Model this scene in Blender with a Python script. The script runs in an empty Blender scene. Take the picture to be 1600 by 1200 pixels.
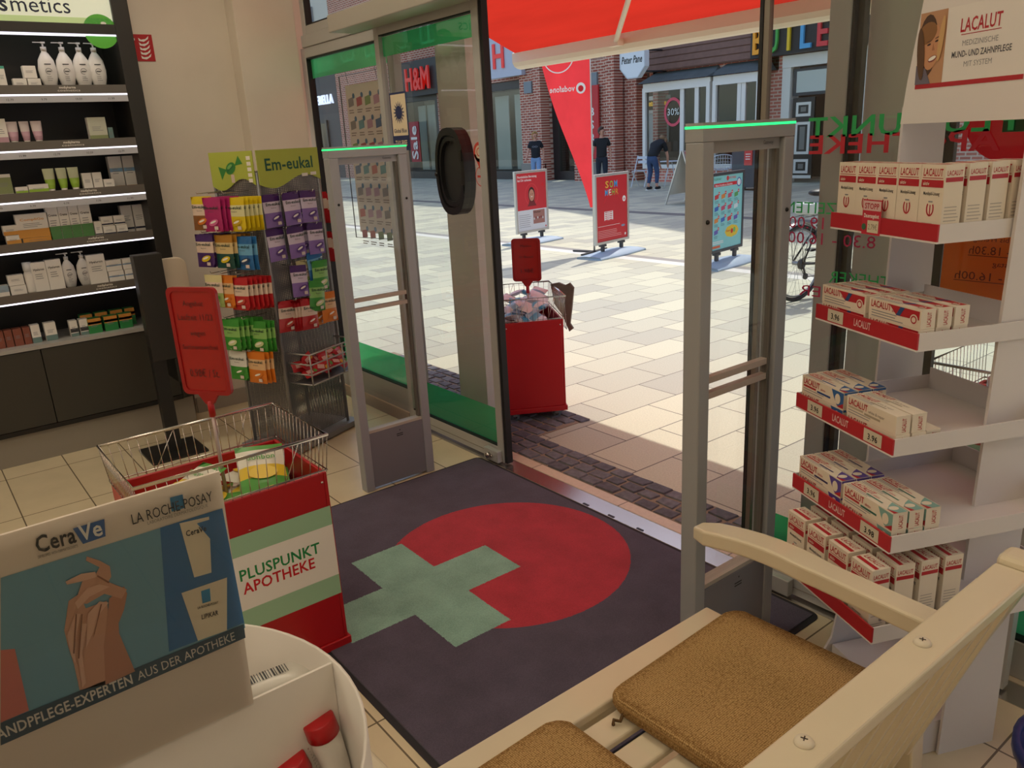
import bpy, math, random
from mathutils import Vector, Matrix
V = Vector
random.seed(7)
C = bpy.context.scene.collection
scn = bpy.context.scene

# ---------------------------------------------------------------- camera
YAW, PITCH, ROLL, FPX, CH = -0.92200143, 0.30075161, -0.05531332, 1241.3, 1.6
_cy, _sy, _cp, _sp = math.cos(YAW), math.sin(YAW), math.cos(PITCH), math.sin(PITCH)
FW = V((_sy*_cp, _cy*_cp, -_sp)); _r = V((_cy, -_sy, 0)); _u = _r.cross(FW)
RT = math.cos(ROLL)*_r + math.sin(ROLL)*_u
UP = -math.sin(ROLL)*_r + math.cos(ROLL)*_u
cam = bpy.data.cameras.new('camera'); co = bpy.data.objects.new('camera', cam); C.objects.link(co)
cam.sensor_width = 36; cam.lens = FPX/1600*36; cam.clip_start = 0.05; cam.clip_end = 400
M = Matrix((RT, UP, -FW)).transposed().to_4x4(); M.translation = V((0, 0, CH)); co.matrix_world = M
scn.camera = co

def ray(x, y): return FW + RT*((x-800)/FPX) - UP*((y-600)/FPX)
def onZ(x, y, z=0.0): d = ray(x, y); return V((0, 0, CH)) + d*((z-CH)/d.z)
def onY(x, y, yy): d = ray(x, y); return V((0, 0, CH)) + d*(yy/d.y)
def onX(x, y, xx): d = ray(x, y); return V((0, 0, CH)) + d*(xx/d.x)

# ---------------------------------------------------------------- light
scn.view_settings.view_transform = 'Standard'; scn.view_settings.look = 'None'
scn.view_settings.gamma = 1; scn.view_settings.use_curve_mapping = False
scn.view_settings.exposure = 0.0
w = bpy.data.worlds.new('sky'); scn.world = w; w.use_nodes = True
nt = w.node_tree; bg = nt.nodes['Background']
sky = nt.nodes.new('ShaderNodeTexSky'); sky.sky_type = 'NISHITA'; sky.sun_disc = False
SUN_DIR = V((0.38, -0.92, -1.43))     # direction the sunlight travels
sky.sun_elevation = math.radians(55); sky.sun_rotation = math.atan2(-SUN_DIR.x, -SUN_DIR.y)
sky.air_density = 1.0; sky.dust_density = 1.5; sky.ozone_density = 1.0
nt.links.new(sky.outputs[0], bg.inputs[0]); bg.inputs[1].default_value = 0.30
sl = bpy.data.lights.new('sun', 'SUN'); sl.energy = 3.3; sl.angle = math.radians(0.6); sl.color = (1, .96, .89)
so = bpy.data.objects.new('sun', sl); C.objects.link(so)
so.rotation_euler = SUN_DIR.to_track_quat('-Z', 'Y').to_euler(); so.location = (-8, 20, 25)
INDOOR_W = 4.0   # watts of each ceiling panel

# ---------------------------------------------------------------- materials
def lin(c):
    if isinstance(c, str):
        c = [int(c[i:i+2], 16)/255 for i in (0, 2, 4)]
    return tuple((x/12.92 if x <= .04045 else ((x+.055)/1.055)**2.4) for x in c)
_m = {}
def mat(c, rough=.5, metal=0, name=None, emit=0, spec=.5, noise=0, nscale=30, bump=0, coat=0):
    k = (c, rough, metal, emit, noise, nscale, bump, coat)
    if k in _m: return _m[k]
    m = bpy.data.materials.new(name or ('mat_%s' % c)); m.use_nodes = True
    n = m.node_tree.nodes; l = m.node_tree.links; b = n['Principled BSDF']
    col = lin(c)+(1,)
    b.inputs['Base Color'].default_value = col
    b.inputs['Roughness'].default_value = rough; b.inputs['Metallic'].default_value = metal
    b.inputs['Coat Weight'].default_value = coat
    if emit:
        b.inputs['Emission Color'].default_value = col; b.inputs['Emission Strength'].default_value = emit
    if noise or bump:
        tc = n.new('ShaderNodeTexCoord'); nz = n.new('ShaderNodeTexNoise'); nz.inputs['Scale'].default_value = nscale
        nz.inputs['Detail'].default_value = 5
        l.new(tc.outputs['Object'], nz.inputs['Vector'])
        if noise:
            mr = n.new('ShaderNodeMapRange'); l.new(nz.outputs[0], mr.inputs[0])
            mr.inputs[1].default_value = .3; mr.inputs[2].default_value = .7
            mr.inputs[3].default_value = 1-noise; mr.inputs[4].default_value = 1+noise
            hv = n.new('ShaderNodeHueSaturation'); hv.inputs['Color'].default_value = col
            l.new(mr.outputs[0], hv.inputs['Value']); l.new(hv.outputs[0], b.inputs['Base Color'])
        if bump:
            bp = n.new('ShaderNodeBump'); bp.inputs['Strength'].default_value = bump; bp.inputs['Distance'].default_value = .003
            l.new(nz.outputs[0], bp.inputs['Height']); l.new(bp.outputs[0], b.inputs['Normal'])
    _m[k] = m
    return m

def glass_mat(tint=(.93, .96, .94), refl=1.0, name='glass'):
    m = bpy.data.materials.new(name); m.use_nodes = True
    n = m.node_tree.nodes; l = m.node_tree.links; n.remove(n['Principled BSDF'])
    t = n.new('ShaderNodeBsdfTransparent'); t.inputs[0].default_value = tint+(1,)
    g = n.new('ShaderNodeBsdfGlossy'); g.inputs['Roughness'].default_value = .01
    fr = n.new('ShaderNodeFresnel'); fr.inputs[0].default_value = 1.5
    mx = n.new('ShaderNodeMixShader')
    mu = n.new('ShaderNodeMath'); mu.operation = 'MULTIPLY'; mu.inputs[1].default_value = refl
    l.new(fr.outputs[0], mu.inputs[0]); l.new(mu.outputs[0], mx.inputs[0])
    l.new(t.outputs[0], mx.inputs[1]); l.new(g.outputs[0], mx.inputs[2])
    l.new(mx.outputs[0], n['Material Output'].inputs[0])
    return m
GLASS = glass_mat()
GLASS_D = glass_mat((.80, .84, .82), 1.0, 'door_glass')
ACRYL = glass_mat((.95, .96, .96), .8, 'clear_acrylic')

def film_mat(c, name, alpha=.75):     # translucent coloured film on glass
    m = bpy.data.materials.new(name); m.use_nodes = True
    n = m.node_tree.nodes; l = m.node_tree.links; n.remove(n['Principled BSDF'])
    d = n.new('ShaderNodeBsdfDiffuse'); d.inputs[0].default_value = lin(c)+(1,)
    tl = n.new('ShaderNodeBsdfTranslucent'); tl.inputs[0].default_value = lin(c)+(1,)
    t = n.new('ShaderNodeBsdfTransparent'); t.inputs[0].default_value = lin(c)+(1,)
    a = n.new('ShaderNodeMixShader'); a.inputs[0].default_value = .72
    l.new(d.outputs[0], a.inputs[1]); l.new(tl.outputs[0], a.inputs[2])
    b2 = n.new('ShaderNodeMixShader'); b2.inputs[0].default_value = alpha
    l.new(t.outputs[0], b2.inputs[1]); l.new(a.outputs[0], b2.inputs[2])
    l.new(b2.outputs[0], n['Material Output'].inputs[0])
    return m
FILM = film_mat('4fd58a', 'green_film', .72)

def fabric_trans(c, name, tr=.5):
    m = bpy.data.materials.new(name); m.use_nodes = True
    n = m.node_tree.nodes; l = m.node_tree.links; n.remove(n['Principled BSDF'])
    d = n.new('ShaderNodeBsdfDiffuse'); d.inputs[0].default_value = lin(c)+(1,)
    tl = n.new('ShaderNodeBsdfTranslucent'); tl.inputs[0].default_value = lin(c)+(1,)
    nz = n.new('ShaderNodeTexNoise'); nz.inputs['Scale'].default_value = 3.0; nz.inputs['Detail'].default_value = 6
    tc = n.new('ShaderNodeTexCoord'); mp = n.new('ShaderNodeMapping'); mp.inputs['Scale'].default_value = (.4, 3, 1)
    mp.inputs['Rotation'].default_value = (0, 0, .5)
    l.new(tc.outputs['Object'], mp.inputs[0]); l.new(mp.outputs[0], nz.inputs['Vector'])
    mr = n.new('ShaderNodeMapRange'); l.new(nz.outputs[0], mr.inputs[0]); mr.inputs[3].default_value = .75; mr.inputs[4].default_value = 1.1
    hv = n.new('ShaderNodeHueSaturation'); hv.inputs['Color'].default_value = lin(c)+(1,)
    l.new(mr.outputs[0], hv.inputs['Value']); l.new(hv.outputs[0], d.inputs[0]); l.new(hv.outputs[0], tl.inputs[0])
    a = n.new('ShaderNodeMixShader'); a.inputs[0].default_value = tr
    l.new(d.outputs[0], a.inputs[1]); l.new(tl.outputs[0], a.inputs[2]); l.new(a.outputs[0], n['Material Output'].inputs[0])
    return m

WHITE = mat('e6e0d6', .45); PAPER = mat('f0ece4', .55); BLACK = mat('101010', .4); ALU = mat('bdbdba', .42, .3)
ALUD = mat('8c867c', .4, .5); CHROME = mat('cfcac2', .18, 1.0); RUBBER = mat('15171a', .6); RED = mat('b0141c', .35)
DKGREY = mat('3a3a3c', .5); GREY = mat('8d8d90', .5); STEEL = mat('9a9a9c', .35, .8); GRN = mat('1f8a4c', .5)
PALEG = mat('9fc7a4', .5)

# ---------------------------------------------------------------- text glyph cache
_g = {}
def _strmesh(s, off):
    cu = bpy.data.curves.new('t', 'FONT'); cu.body = s; cu.resolution_u = 2; cu.offset = off; cu.size = 1
    o = bpy.data.objects.new('t', cu); me = o.to_mesh()
    vs = [v.co.copy() for v in me.vertices]; fs = [tuple(p.vertices) for p in me.polygons]
    o.to_mesh_clear(); bpy.data.objects.remove(o); bpy.data.curves.remove(cu)
    return vs, fs
def glyph(c, bold):
    k = (c, bold)
    if k in _g: return _g[k]
    off = .018 if bold else 0
    if c == ' ':
        _g[k] = ([], [], .28); return _g[k]
    vs, fs = _strmesh(c, off)
    w1 = max(v.x for v in _strmesh('I'+c+'I', 0)[0])-max(v.x for v in _strmesh('II', 0)[0])
    _g[k] = (vs, fs, w1+(.02 if bold else 0)); return _g[k]
CAP = .70
def textgeo(s, h, sx=1, bold=True):
    sc = h/CAP; x = 0; V_ = []; F_ = []
    for c in s:
        vs, fs, a = glyph(c, bold); b = len(V_)
        V_ += [((v.x+x)*sc*sx, v.y*sc) for v in vs]; F_ += [tuple(i+b for i in f) for f in fs]; x += a
    return V_, F_, x*sc*sx

# ---------------------------------------------------------------- mesh builder
class MB:
    def __init__(s): s.v = []; s.f = []; s.mi = []; s.m = []; s.sm = []
    def idx(s, m):
        if m not in s.m: s.m.append(m)
        return s.m.index(m)
    def add(s, vs, fs, m, smooth=False):
        b = len(s.v); s.v += [V(v) for v in vs]; i = s.idx(m)
        for f in fs: s.f.append(tuple(k+b for k in f)); s.mi.append(i); s.sm.append(smooth)
        return s
    def box(s, a, b, m, R=None, o=None):
        x0, y0, z0 = a; x1, y1, z1 = b
        vs = [V(p) for p in ((x0,y0,z0),(x1,y0,z0),(x1,y1,z0),(x0,y1,z0),(x0,y0,z1),(x1,y0,z1),(x1,y1,z1),(x0,y1,z1))]
        if R is not None: vs = [R @ v for v in vs]
        if o is not None: vs = [v+V(o) for v in vs]
        return s.add(vs, [(0,3,2,1),(4,5,6,7),(0,1,5,4),(1,2,6,5),(2,3,7,6),(3,0,4,7)], m)
    def bar(s, p, q, w, t, m, up=(0,0,1)):
        p, q = V(p), V(q); d = (q-p).normalized(); a = d.cross(V(up))
        if a.length < 1e-4: a = d.cross(V((1,0,0)))
        a.normalize(); b = a.cross(d)
        vs = [c+a*(i*w/2)+b*(j*t/2) for c in (p, q) for i, j in ((-1,-1),(1,-1),(1,1),(-1,1))]
        return s.add(vs, [(0,1,2,3),(7,6,5,4),(0,4,5,1),(1,5,6,2),(2,6,7,3),(3,7,4,0)], m)
    def tube(s, pts, r, m, n=8, closed=False, caps=True):
        pts = [V(p) for p in pts]; N = len(pts); vs = []; fs = []
        rr = r if isinstance(r, (list, tuple)) else [r]*N
        prev = None
        for i, p in enumerate(pts):
            if closed: d = pts[(i+1) % N]-pts[i-1]
            else: d = pts[min(i+1, N-1)]-pts[max(i-1, 0)]
            d.normalize()
            if prev is None:
                a = d.cross(V((0,0,1)));
                if a.length < .05: a = d.cross(V((1,0,0)))
            else: a = prev-d*prev.dot(d)
            a.normalize(); prev = a; b = d.cross(a)
            vs += [p+(a*math.cos(2*math.pi*k/n)+b*math.sin(2*math.pi*k/n))*rr[i] for k in range(n)]
        for i in range(N if closed else N-1):
            j = (i+1) % N
            fs += [(i*n+k, i*n+(k+1) % n, j*n+(k+1) % n, j*n+k) for k in range(n)]
        if caps and not closed: fs += [tuple(range(n))[::-1], tuple((N-1)*n+k for k in range(n))]
        return s.add(vs, fs, m, True)
    def cyl(s, p, q, r, m, n=16, r2=None): return s.tube([p, q], [r, r if r2 is None else r2], m, n)
    def lathe(s, prof, m, n=24, o=(0,0,0), a0=0, a1=2*math.pi, sx=1, sy=1, smooth=True):
        o = V(o); full = abs(a1-a0-2*math.pi) < 1e-5; K = n if full else n+1
        vs = [o+V((r*math.cos(a0+(a1-a0)*k/n)*sx, r*math.sin(a0+(a1-a0)*k/n)*sy, z)) for r, z in prof for k in range(K)]
        fs = []
        for i in range(len(prof)-1):
            for k in range(n):
                k2 = (k+1) % K; fs.append((i*K+k, i*K+k2, (i+1)*K+k2, (i+1)*K+k))
        return s.add(vs, fs, m, smooth)
    def prism(s, poly, m, ex, ey, o=(0,0,0), t=.01):        # extrude a 2D outline along ex x ey
        ex, ey, o = V(ex), V(ey), V(o); nn = ex.cross(ey).normalized(); N = len(poly)
        a = [o+ex*x+ey*y for x, y in poly]; vs = a+[p-nn*t for p in a]
        fs = [tuple(range(N)), tuple(range(2*N-1, N-1, -1))]+[(i, i+N, (i+1) % N+N, (i+1) % N) for i in range(N)]
        return s.add(vs, fs, m)
    def sph(s, c, r, m, n=12, sc=(1,1,1)):
        c = V(c); vs = []; fs = []
        for i in range(n//2+1):
            th = math.pi*i/(n//2)
            for k in range(n): ph = 2*math.pi*k/n; vs.append(c+V((r*sc[0]*math.sin(th)*math.cos(ph), r*sc[1]*math.sin(th)*math.sin(ph), r*sc[2]*math.cos(th))))
        for i in range(n//2):
            for k in range(n): fs.append((i*n+k, (i+1)*n+k, (i+1)*n+(k+1) % n, i*n+(k+1) % n))
        return s.add(vs, fs, m, True)
    def build(s, name, parent=None, loc=None, rz=0, bevel=0, seg=2, rot=None):
        me = bpy.data.meshes.new(name); me.from_pydata([tuple(v) for v in s.v], [], s.f)
        for m in s.m: me.materials.append(m)
        me.polygons.foreach_set('material_index', s.mi); me.polygons.foreach_set('use_smooth', s.sm)
        me.validate(); me.update()
        o = bpy.data.objects.new(name, me); C.objects.link(o)
        if parent is not None: o.parent = parent
        if loc is not None: o.location = loc
        o.rotation_euler = rot if rot is not None else (0, 0, rz)
        if bevel:
            md = o.modifiers.new('bevel', 'BEVEL'); md.width = bevel; md.segments = seg; md.limit_method = 'ANGLE'
            md.angle_limit = math.radians(50)
        return o

class Pan:          # a flat printed surface: things drawn on it lie in thin layers
    def __init__(s, mb, o, ex, ey): s.mb = mb; s.o = V(o); s.ex = V(ex).normalized(); s.ey = V(ey).normalized(); s.n = s.ex.cross(s.ey)
    def P(s, x, y, L=1): return s.o+s.ex*x+s.ey*y+s.n*(.0004*L)
    def poly(s, pts, m, L=1): s.mb.add([s.P(x, y, L) for x, y in pts], [tuple(range(len(pts)))], m); return s
    def rect(s, x0, y0, x1, y1, m, L=1): return s.poly([(x0,y0),(x1,y0),(x1,y1),(x0,y1)], m, L)
    def disc(s, x, y, r, m, L=1, ry=None, n=20, ang=0):
        ry = ry or r; ca, sa = math.cos(ang), math.sin(ang); pts = []
        for k in range(n):
            u, v = r*math.cos(2*math.pi*k/n), ry*math.sin(2*math.pi*k/n); pts.append((x+u*ca-v*sa, y+u*sa+v*ca))
        return s.poly(pts, m, L)
    def ring(s, x, y, r, t, m, L=1, n=24, ry=None, a0=0, a1=2*math.pi):
        ry = ry or r; vs = []; fs = []
        for k in range(n+1):
            a = a0+(a1-a0)*k/n; c, d = math.cos(a), math.sin(a)
            vs += [s.P(x+r*c, y+ry*d, L), s.P(x+(r-t)*c, y+(ry-t)*d, L)]
        for k in range(n): fs.append((2*k, 2*k+2, 2*k+3, 2*k+1))
        s.mb.add(vs, fs, m); return s
    def text(s, st, x, y, h, m, L=2, sx=1, al='l', bold=True, mir=False, w=None, ang=0):
        V_, F_, W = textgeo(st, h, sx, bold)
        if w: k = w/W; V_ = [(a*k, b) for a, b in V_]; W = w
        dx = {'l': 0, 'c': -W/2, 'r': -W}[al]; ca, sa = math.cos(ang), math.sin(ang); out = []
        for a, b in V_:
            a += dx
            if mir: a = -a
            out.append(s.P(x+a*ca-b*sa, y+a*sa+b*ca, L))
        s.mb.add(out, F_, m); return s
    def lines(s, x0, y0, x1, n, dy, h, m, L=2):
        for k in range(n):
            xx = x1-(x1-x0)*random.uniform(0, .3); s.rect(x0, y0-k*dy-h, xx, y0-k*dy, m, L)
        return s

def tag(o, label=None, cat=None, group=None, kind=None):
    if label: o['label'] = label
    if cat: o['category'] = cat
    if group: o['group'] = group
    if kind: o['kind'] = kind
    return o
def empty(name, loc=(0,0,0), rz=0):
    o = bpy.data.objects.new(name, None); C.objects.link(o); o.location = loc; o.rotation_euler = (0,0,rz); o.empty_display_size = .05
    return o
def copy_tree(o, parent=None):
    c = o.copy(); C.objects.link(c); c.parent = parent
    for ch in list(o.children): copy_tree(ch, c)
    return c
ORD = ['first', 'second', 'third', 'fourth', 'fifth', 'sixth', 'seventh', 'eighth', 'ninth', 'tenth', 'eleventh', 'twelfth']
def struct(o): return tag(o, kind='structure')

# ================================================================ STRUCTURE
def tile_mat(name, c1, c2, cm, w, h, off, mort, x0=0, y0=0, swap=False, vert=False, rough=.4, speck=.06, sscale=60, bump=.2, bias=0, bands=()):
    m = bpy.data.materials.new(name); m.use_nodes = True; n = m.node_tree.nodes; l = m.node_tree.links; b = n['Principled BSDF']
    tc = n.new('ShaderNodeTexCoord'); sp = n.new('ShaderNodeSeparateXYZ'); l.new(tc.outputs['Object'], sp.inputs[0])
    cb = n.new('ShaderNodeCombineXYZ')
    a, c = ('X', 'Z') if vert else (('Y', 'X') if swap else ('X', 'Y'))
    l.new(sp.outputs[a], cb.inputs[0]); l.new(sp.outputs[c], cb.inputs[1])
    mp = n.new('ShaderNodeMapping'); mp.inputs['Location'].default_value = (-x0, -y0, 0); l.new(cb.outputs[0], mp.inputs[0])
    br = n.new('ShaderNodeTexBrick'); l.new(mp.outputs[0], br.inputs['Vector'])
    br.inputs['Scale'].default_value = 1; br.inputs['Brick Width'].default_value = w; br.inputs['Row Height'].default_value = h
    br.offset = off; br.inputs['Mortar Size'].default_value = mort; br.inputs['Mortar Smooth'].default_value = .1; br.inputs['Bias'].default_value = bias
    br.inputs['Color1'].default_value = lin(c1)+(1,); br.inputs['Color2'].default_value = lin(c2)+(1,); br.inputs['Mortar'].default_value = lin(cm)+(1,)
    nz = n.new('ShaderNodeTexNoise'); nz.inputs['Scale'].default_value = sscale; nz.inputs['Detail'].default_value = 4; l.new(tc.outputs['Object'], nz.inputs['Vector'])
    mr = n.new('ShaderNodeMapRange'); l.new(nz.outputs[0], mr.inputs[0]); mr.inputs[1].default_value = .3; mr.inputs[2].default_value = .7
    mr.inputs[3].default_value = 1-speck; mr.inputs[4].default_value = 1+speck
    hv = n.new('ShaderNodeHueSaturation'); l.new(br.outputs['Color'], hv.inputs['Color']); l.new(mr.outputs[0], hv.inputs['Value'])
    out = hv.outputs[0]
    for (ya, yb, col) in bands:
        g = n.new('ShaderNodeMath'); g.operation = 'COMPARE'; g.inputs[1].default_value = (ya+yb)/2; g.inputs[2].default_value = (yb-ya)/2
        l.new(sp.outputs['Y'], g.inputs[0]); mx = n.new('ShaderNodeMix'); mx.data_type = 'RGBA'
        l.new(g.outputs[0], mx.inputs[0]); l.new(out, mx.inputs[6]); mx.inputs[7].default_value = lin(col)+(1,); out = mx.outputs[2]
    l.new(out, b.inputs['Base Color']); b.inputs['Roughness'].default_value = rough
    bp = n.new('ShaderNodeBump'); bp.inputs['Strength'].default_value = bump; bp.inputs['Distance'].default_value = .004; bp.invert = True
    l.new(br.outputs['Fac'], bp.inputs['Height']); l.new(bp.outputs[0], b.inputs['Normal'])
    return m

FLOORM = tile_mat('floor_tiles', 'd6c8a8', 'cfc09f', '6f6350', .596, .2965, 0, .003, -.606, 1.99, rough=.22, speck=.05, sscale=6)
struct(MB().box((-5.36, -3, -.1), (2.5, 2.2, 0), FLOORM).build('floor'))
WALLM = mat('ddd3c4', .8, noise=.04, nscale=3, bump=.1)
wl = MB(); wl.box((-5.6, -3, 0), (-5.37, 1.33, 3.1), WALLM).box((-5.6, 1.33, 0), (-5.15, 2.4, 3.1), WALLM)
struct(wl.build('wall_left'))
struct(MB().box((-5.149, 1.9, 0), (-5.02, 2.28, 3.1), WALLM).build('trim_1', bevel=.004))
struct(MB().box((-5.6, -3.2, 0), (2.7, -3, 3.1), WALLM).build('wall_back'))
struct(MB().box((2.5, -3, 0), (2.7, 2.4, 3.1), WALLM).build('wall_right'))
struct(MB().box((-5.6, -3.2, 3.1), (2.7, 2.6, 3.25), mat('e9e4da', .8)).build('ceiling'))
struct(MB().box((-5.6, 2.42, 2.95), (2.7, 2.7, 14), mat('c9bda6', .8, noise=.05)).build('wall_front'))
SK = mat('a8a093', .5)
struct(MB().box((-5.149, 1.335, 0), (-5.135, 1.895, .1), SK).build('baseboard_left'))

# threshold
th = MB(); th.box((-3.95, 2.2, -.1), (2.4, 2.30, .002), mat('c9c4be', .22, .9))
for x in (-2.43, -2.27, -2.1): th.box((x, 2.205, .0021), (x+.035, 2.215, .004), BLACK)
struct(th.build('trim_2'))
struct(MB().box((-5.6, 2.3, -.1), (2.4, 2.362, .004), tile_mat('sill_stone', 'd9c6ae', 'd2bfa6', '7b6d5c', .6, 2, 0, .003, -2.3, 0, speck=.05)).build('trim_3'))

# street
yb1 = onZ(1064, 406).y; yb2 = onZ(1064, 410).y; yb3 = onZ(1064, 415).y
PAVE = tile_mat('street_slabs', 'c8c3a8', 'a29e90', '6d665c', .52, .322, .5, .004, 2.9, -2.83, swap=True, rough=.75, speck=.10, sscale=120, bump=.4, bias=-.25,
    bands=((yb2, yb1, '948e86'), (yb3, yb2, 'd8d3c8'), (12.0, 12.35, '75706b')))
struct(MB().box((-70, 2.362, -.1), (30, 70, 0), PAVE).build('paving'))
# row of rough granite setts in front of the sill
COB = mat('6c6b70', .75, noise=.25, nscale=40, bump=.6, name='granite_sett'); COB2 = mat('5b5a60', .75, noise=.25, nscale=40, bump=.6)
struct(MB().box((-5.5, 2.363, 0), (1.0, 2.60, .003), mat('8d7c68', .9, noise=.1)).box((-5.5, 2.6, 0), (-3.22, 3.0, .003), mat('8d7c68', .9, noise=.1)).build('trim_4'))
cb = MB()
rows = [(2.37+.079*k, -5.4, .2 if k < 3 else -3.25) for k in range(8)]
for k, (y, xa, xb) in enumerate(rows):
    x = xa+random.uniform(0, .05)
    while x < xb:
        wd = random.uniform(.085, .115); j = lambda s=.006: random.uniform(-s, s)
        b0 = [(x+j(), y+j()), (x+wd+j(), y+j()), (x+wd+j(), y+.064+j()), (x+j(), y+.064+j())]
        cx = sum(p[0] for p in b0)/4; cy = sum(p[1] for p in b0)/4; zt = .010+j(.002)
        vs = [(a, b, .002) for a, b in b0]+[(a+(cx-a)*.08, b+(cy-b)*.08, zt) for a, b in b0]+[(cx+j(.01), cy+j(.01), zt+.003)]
        cb.add(vs, [(0,1,5,4),(1,2,6,5),(2,3,7,6),(3,0,4,7),(4,5,8),(5,6,8),(6,7,8),(7,4,8)], random.choice((COB, COB2)))
        x += wd+.014
struct(cb.build('trim_5'))

# ---- shop front: frames, fixed windows, sliding leaves
def window(name, x0, x1, z0, z1, y, fw=.05, bot=.05, glass=GLASS, frame=ALU, films=(), seal=True, d=.05):
    r = struct(empty(name, (0, y, 0)))
    f = MB(); f.box((x0, -d/2, z0), (x0+fw, d/2, z1), frame).box((x1-fw, -d/2, z0), (x1, d/2, z1), frame)
    f.box((x0+fw, -d/2, z1-fw), (x1-fw, d/2, z1), frame).box((x0+fw, -d/2, z0), (x1-fw, d/2, z0+bot), frame)
    f.build('window_frame', r, bevel=.004)
    a, b, c, e = x0+fw, x1-fw, z0+bot, z1-fw
    if seal:
        s = MB(); t = .008
        s.box((a, -d/2+.004, c), (a+t, d/2-.004, e), RUBBER).box((b-t, -d/2+.004, c), (b, d/2-.004, e), RUBBER)
        s.box((a+t, -d/2+.004, c), (b-t, d/2-.004, c+t), RUBBER).box((a+t, -d/2+.004, e-t), (b-t, d/2-.004, e), RUBBER)
        s.build('rubber_seal', r)
    MB().add([(a, .002, c), (b, .002, c), (b, .002, e), (a, .002, e)], [(0,1,2,3)], glass).build('pane', r)
    for (za, zb) in films:
        MB().add([(a+.009, .006, za), (b-.009, .006, za), (b-.009, .006, zb), (a+.009, .006, zb)], [(0,1,2,3)], FILM).build('green_film', r)
    return r
w1 = window('window_1', -5.06, -3.93, .004, 2.2, 2.335, fw=.06, bot=.15, films=((.16, .34), (2.02, 2.13)))
w3 = window('window_3', -5.0, -3.1, 2.27, 3.09, 2.335, fw=.055, bot=.05)
w4 = window('window_4', -3.1, -1.3, 2.27, 3.09, 2.335, fw=.055, bot=.05)
w5 = window('window_5', -1.3, 2.4, 2.27, 3.09, 2.335, fw=.055, bot=.05)
struct(MB().box((-5.01, 2.3, 2.2), (2.4, 2.37, 2.27), ALU).build('trim_6', bevel=.004))
w2 = window('window_2', -1.42, 2.4, .004, 2.2, 2.345, fw=.07, bot=.12, films=((.13, .27), (2.02, 2.11)))
# mullions of the right window
MB().box((-1.065, -.008, .12), (-1.035, .012, 2.13), mat('3a3833', .5)).build('mullion', w2)
MB().box((-1.349, -.0, .12), (-1.325, .028, 2.13), mat('45423c', .5)).build('mullion', w2)

def leaf(name, x0, x1, dark_right):
    y = 2.245; r = struct(empty(name, (0, y, 0))); f = MB(); d = .018
    sw = .045 if dark_right else .02; f.box((x0, -d*(1 if dark_right else .6), .012), (x0+sw, d*(1 if dark_right else .6), 2.2), ALU if dark_right else ALUD).box((x1-.045, -d, .012), (x1, d, 2.2), ALU)  # leading stile of the right leaf: backlit shade put into a darker metal colour
    f.box((x0+sw, -d, 2.14), (x1-.045, d, 2.2), ALU).box((x0+sw, -d, .012), (x1-.045, d, .088), ALU)
    f.box((x0+.045, -d-.002, .04), (x1-.045, -d+.001, .043), ALUD)
    f.build('door_frame', r, bevel=.003)
    a, b, c, e = x0+sw, x1-.045, .088, 2.14
    MB().add([(a, 0, c), (b, 0, c), (b, 0, e), (a, 0, e)], [(0,1,2,3)], GLASS_D).build('pane', r)
    s = MB(); s.box((a, -d+.003, c), (b, d-.003, c+.006), RUBBER).box((a, -d+.003, e-.006), (b, d-.003, e), RUBBER)
    s.build('rubber_seal', r)
    for za, zb in ((.095, .285), (2.035, 2.13)):
        MB().add([(a+.002, .004, za), (b-.002, .004, za), (b-.002, .004, zb), (a+.002, .004, zb)], [(0,1,2,3)], FILM).build('green_film', r)
    e0, e1 = (x1, x1+.03) if dark_right else (x0-.012, x0)
    g = MB(); g.box((e0, -.014, .012), (e1, .012 if not dark_right else .02, 2.2), RUBBER)
    if dark_right: g.box((e0, -.02, .012), (e0+.008, -.014, 2.2), ALU)
    g.build('edge_seal', r)
    return r
d1 = leaf('door_1', -3.965, -3.045, True)
d2 = leaf('door_2', -1.585, -.69, False)
# floor lock blocks
def lock(par, x0, x1):
    k = MB(); k.box((x0, -.05, .014), (x1, -.0185, .075), ALU); o = k.build('lock_block', par, bevel=.003)
    h = MB(); h.tube([(x0+.05, -.052, .045), (x0+.05, -.07, .045)], .014, CHROME, 14).tube([(x0+.075, -.052, .045), (x0+.075, -.06, .045)], .006, CHROME, 10)
    h.build('lock_cylinder', o)
lock(d1, -3.17, -3.05); lock(d2, -1.53, -1.37)
# oval night-service hatch in the left leaf
hx, hz = onY(712, 268, 2.245).x, onY(712, 268, 2.245).z
hb = MB(); N = 32; oval = []
HW, HH = .125, .205
for k in range(N):
    a = 2*math.pi*k/N; c, s_ = math.cos(a), math.sin(a)
    oval.append((HW*abs(c)**.75*(1 if c > 0 else -1), HH*abs(s_)**.9*(1 if s_ > 0 else -1)))
def ovring(mb, k1, k2, ya, yb, m):
    n = len(oval); vs = []
    for (x, z) in oval:
        vs += [(hx+x*k1, ya, hz+z*k1), (hx+x*k2, ya, hz+z*k2), (hx+x*k1, yb, hz+z*k1), (hx+x*k2, yb, hz+z*k2)]
    fs = []
    for i in range(n):
        a, b = 4*i, 4*((i+1) % n)
        fs += [(a, b, b+1, a+1), (a+2, a+3, b+3, b+2), (a, a+2, b+2, b), (a+1, b+1, b+3, a+3)]
    mb.add(vs, fs, m)
HM = mat('1c1d1f', .35)
ovring(hb, 1, .84, -.035, .03, HM); ho = hb.build('service_hatch', d1)
fl = MB(); ovring(fl, .80, .70, -.028, .0, HM); fl.prism([(hx+x*.8, hz+z*.8) for x, z in oval], mat('2b2c2e', .45), (1,0,0), (0,0,1), (0, -.006, 0), .008)
fl.build('hatch_flap', ho)
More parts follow.
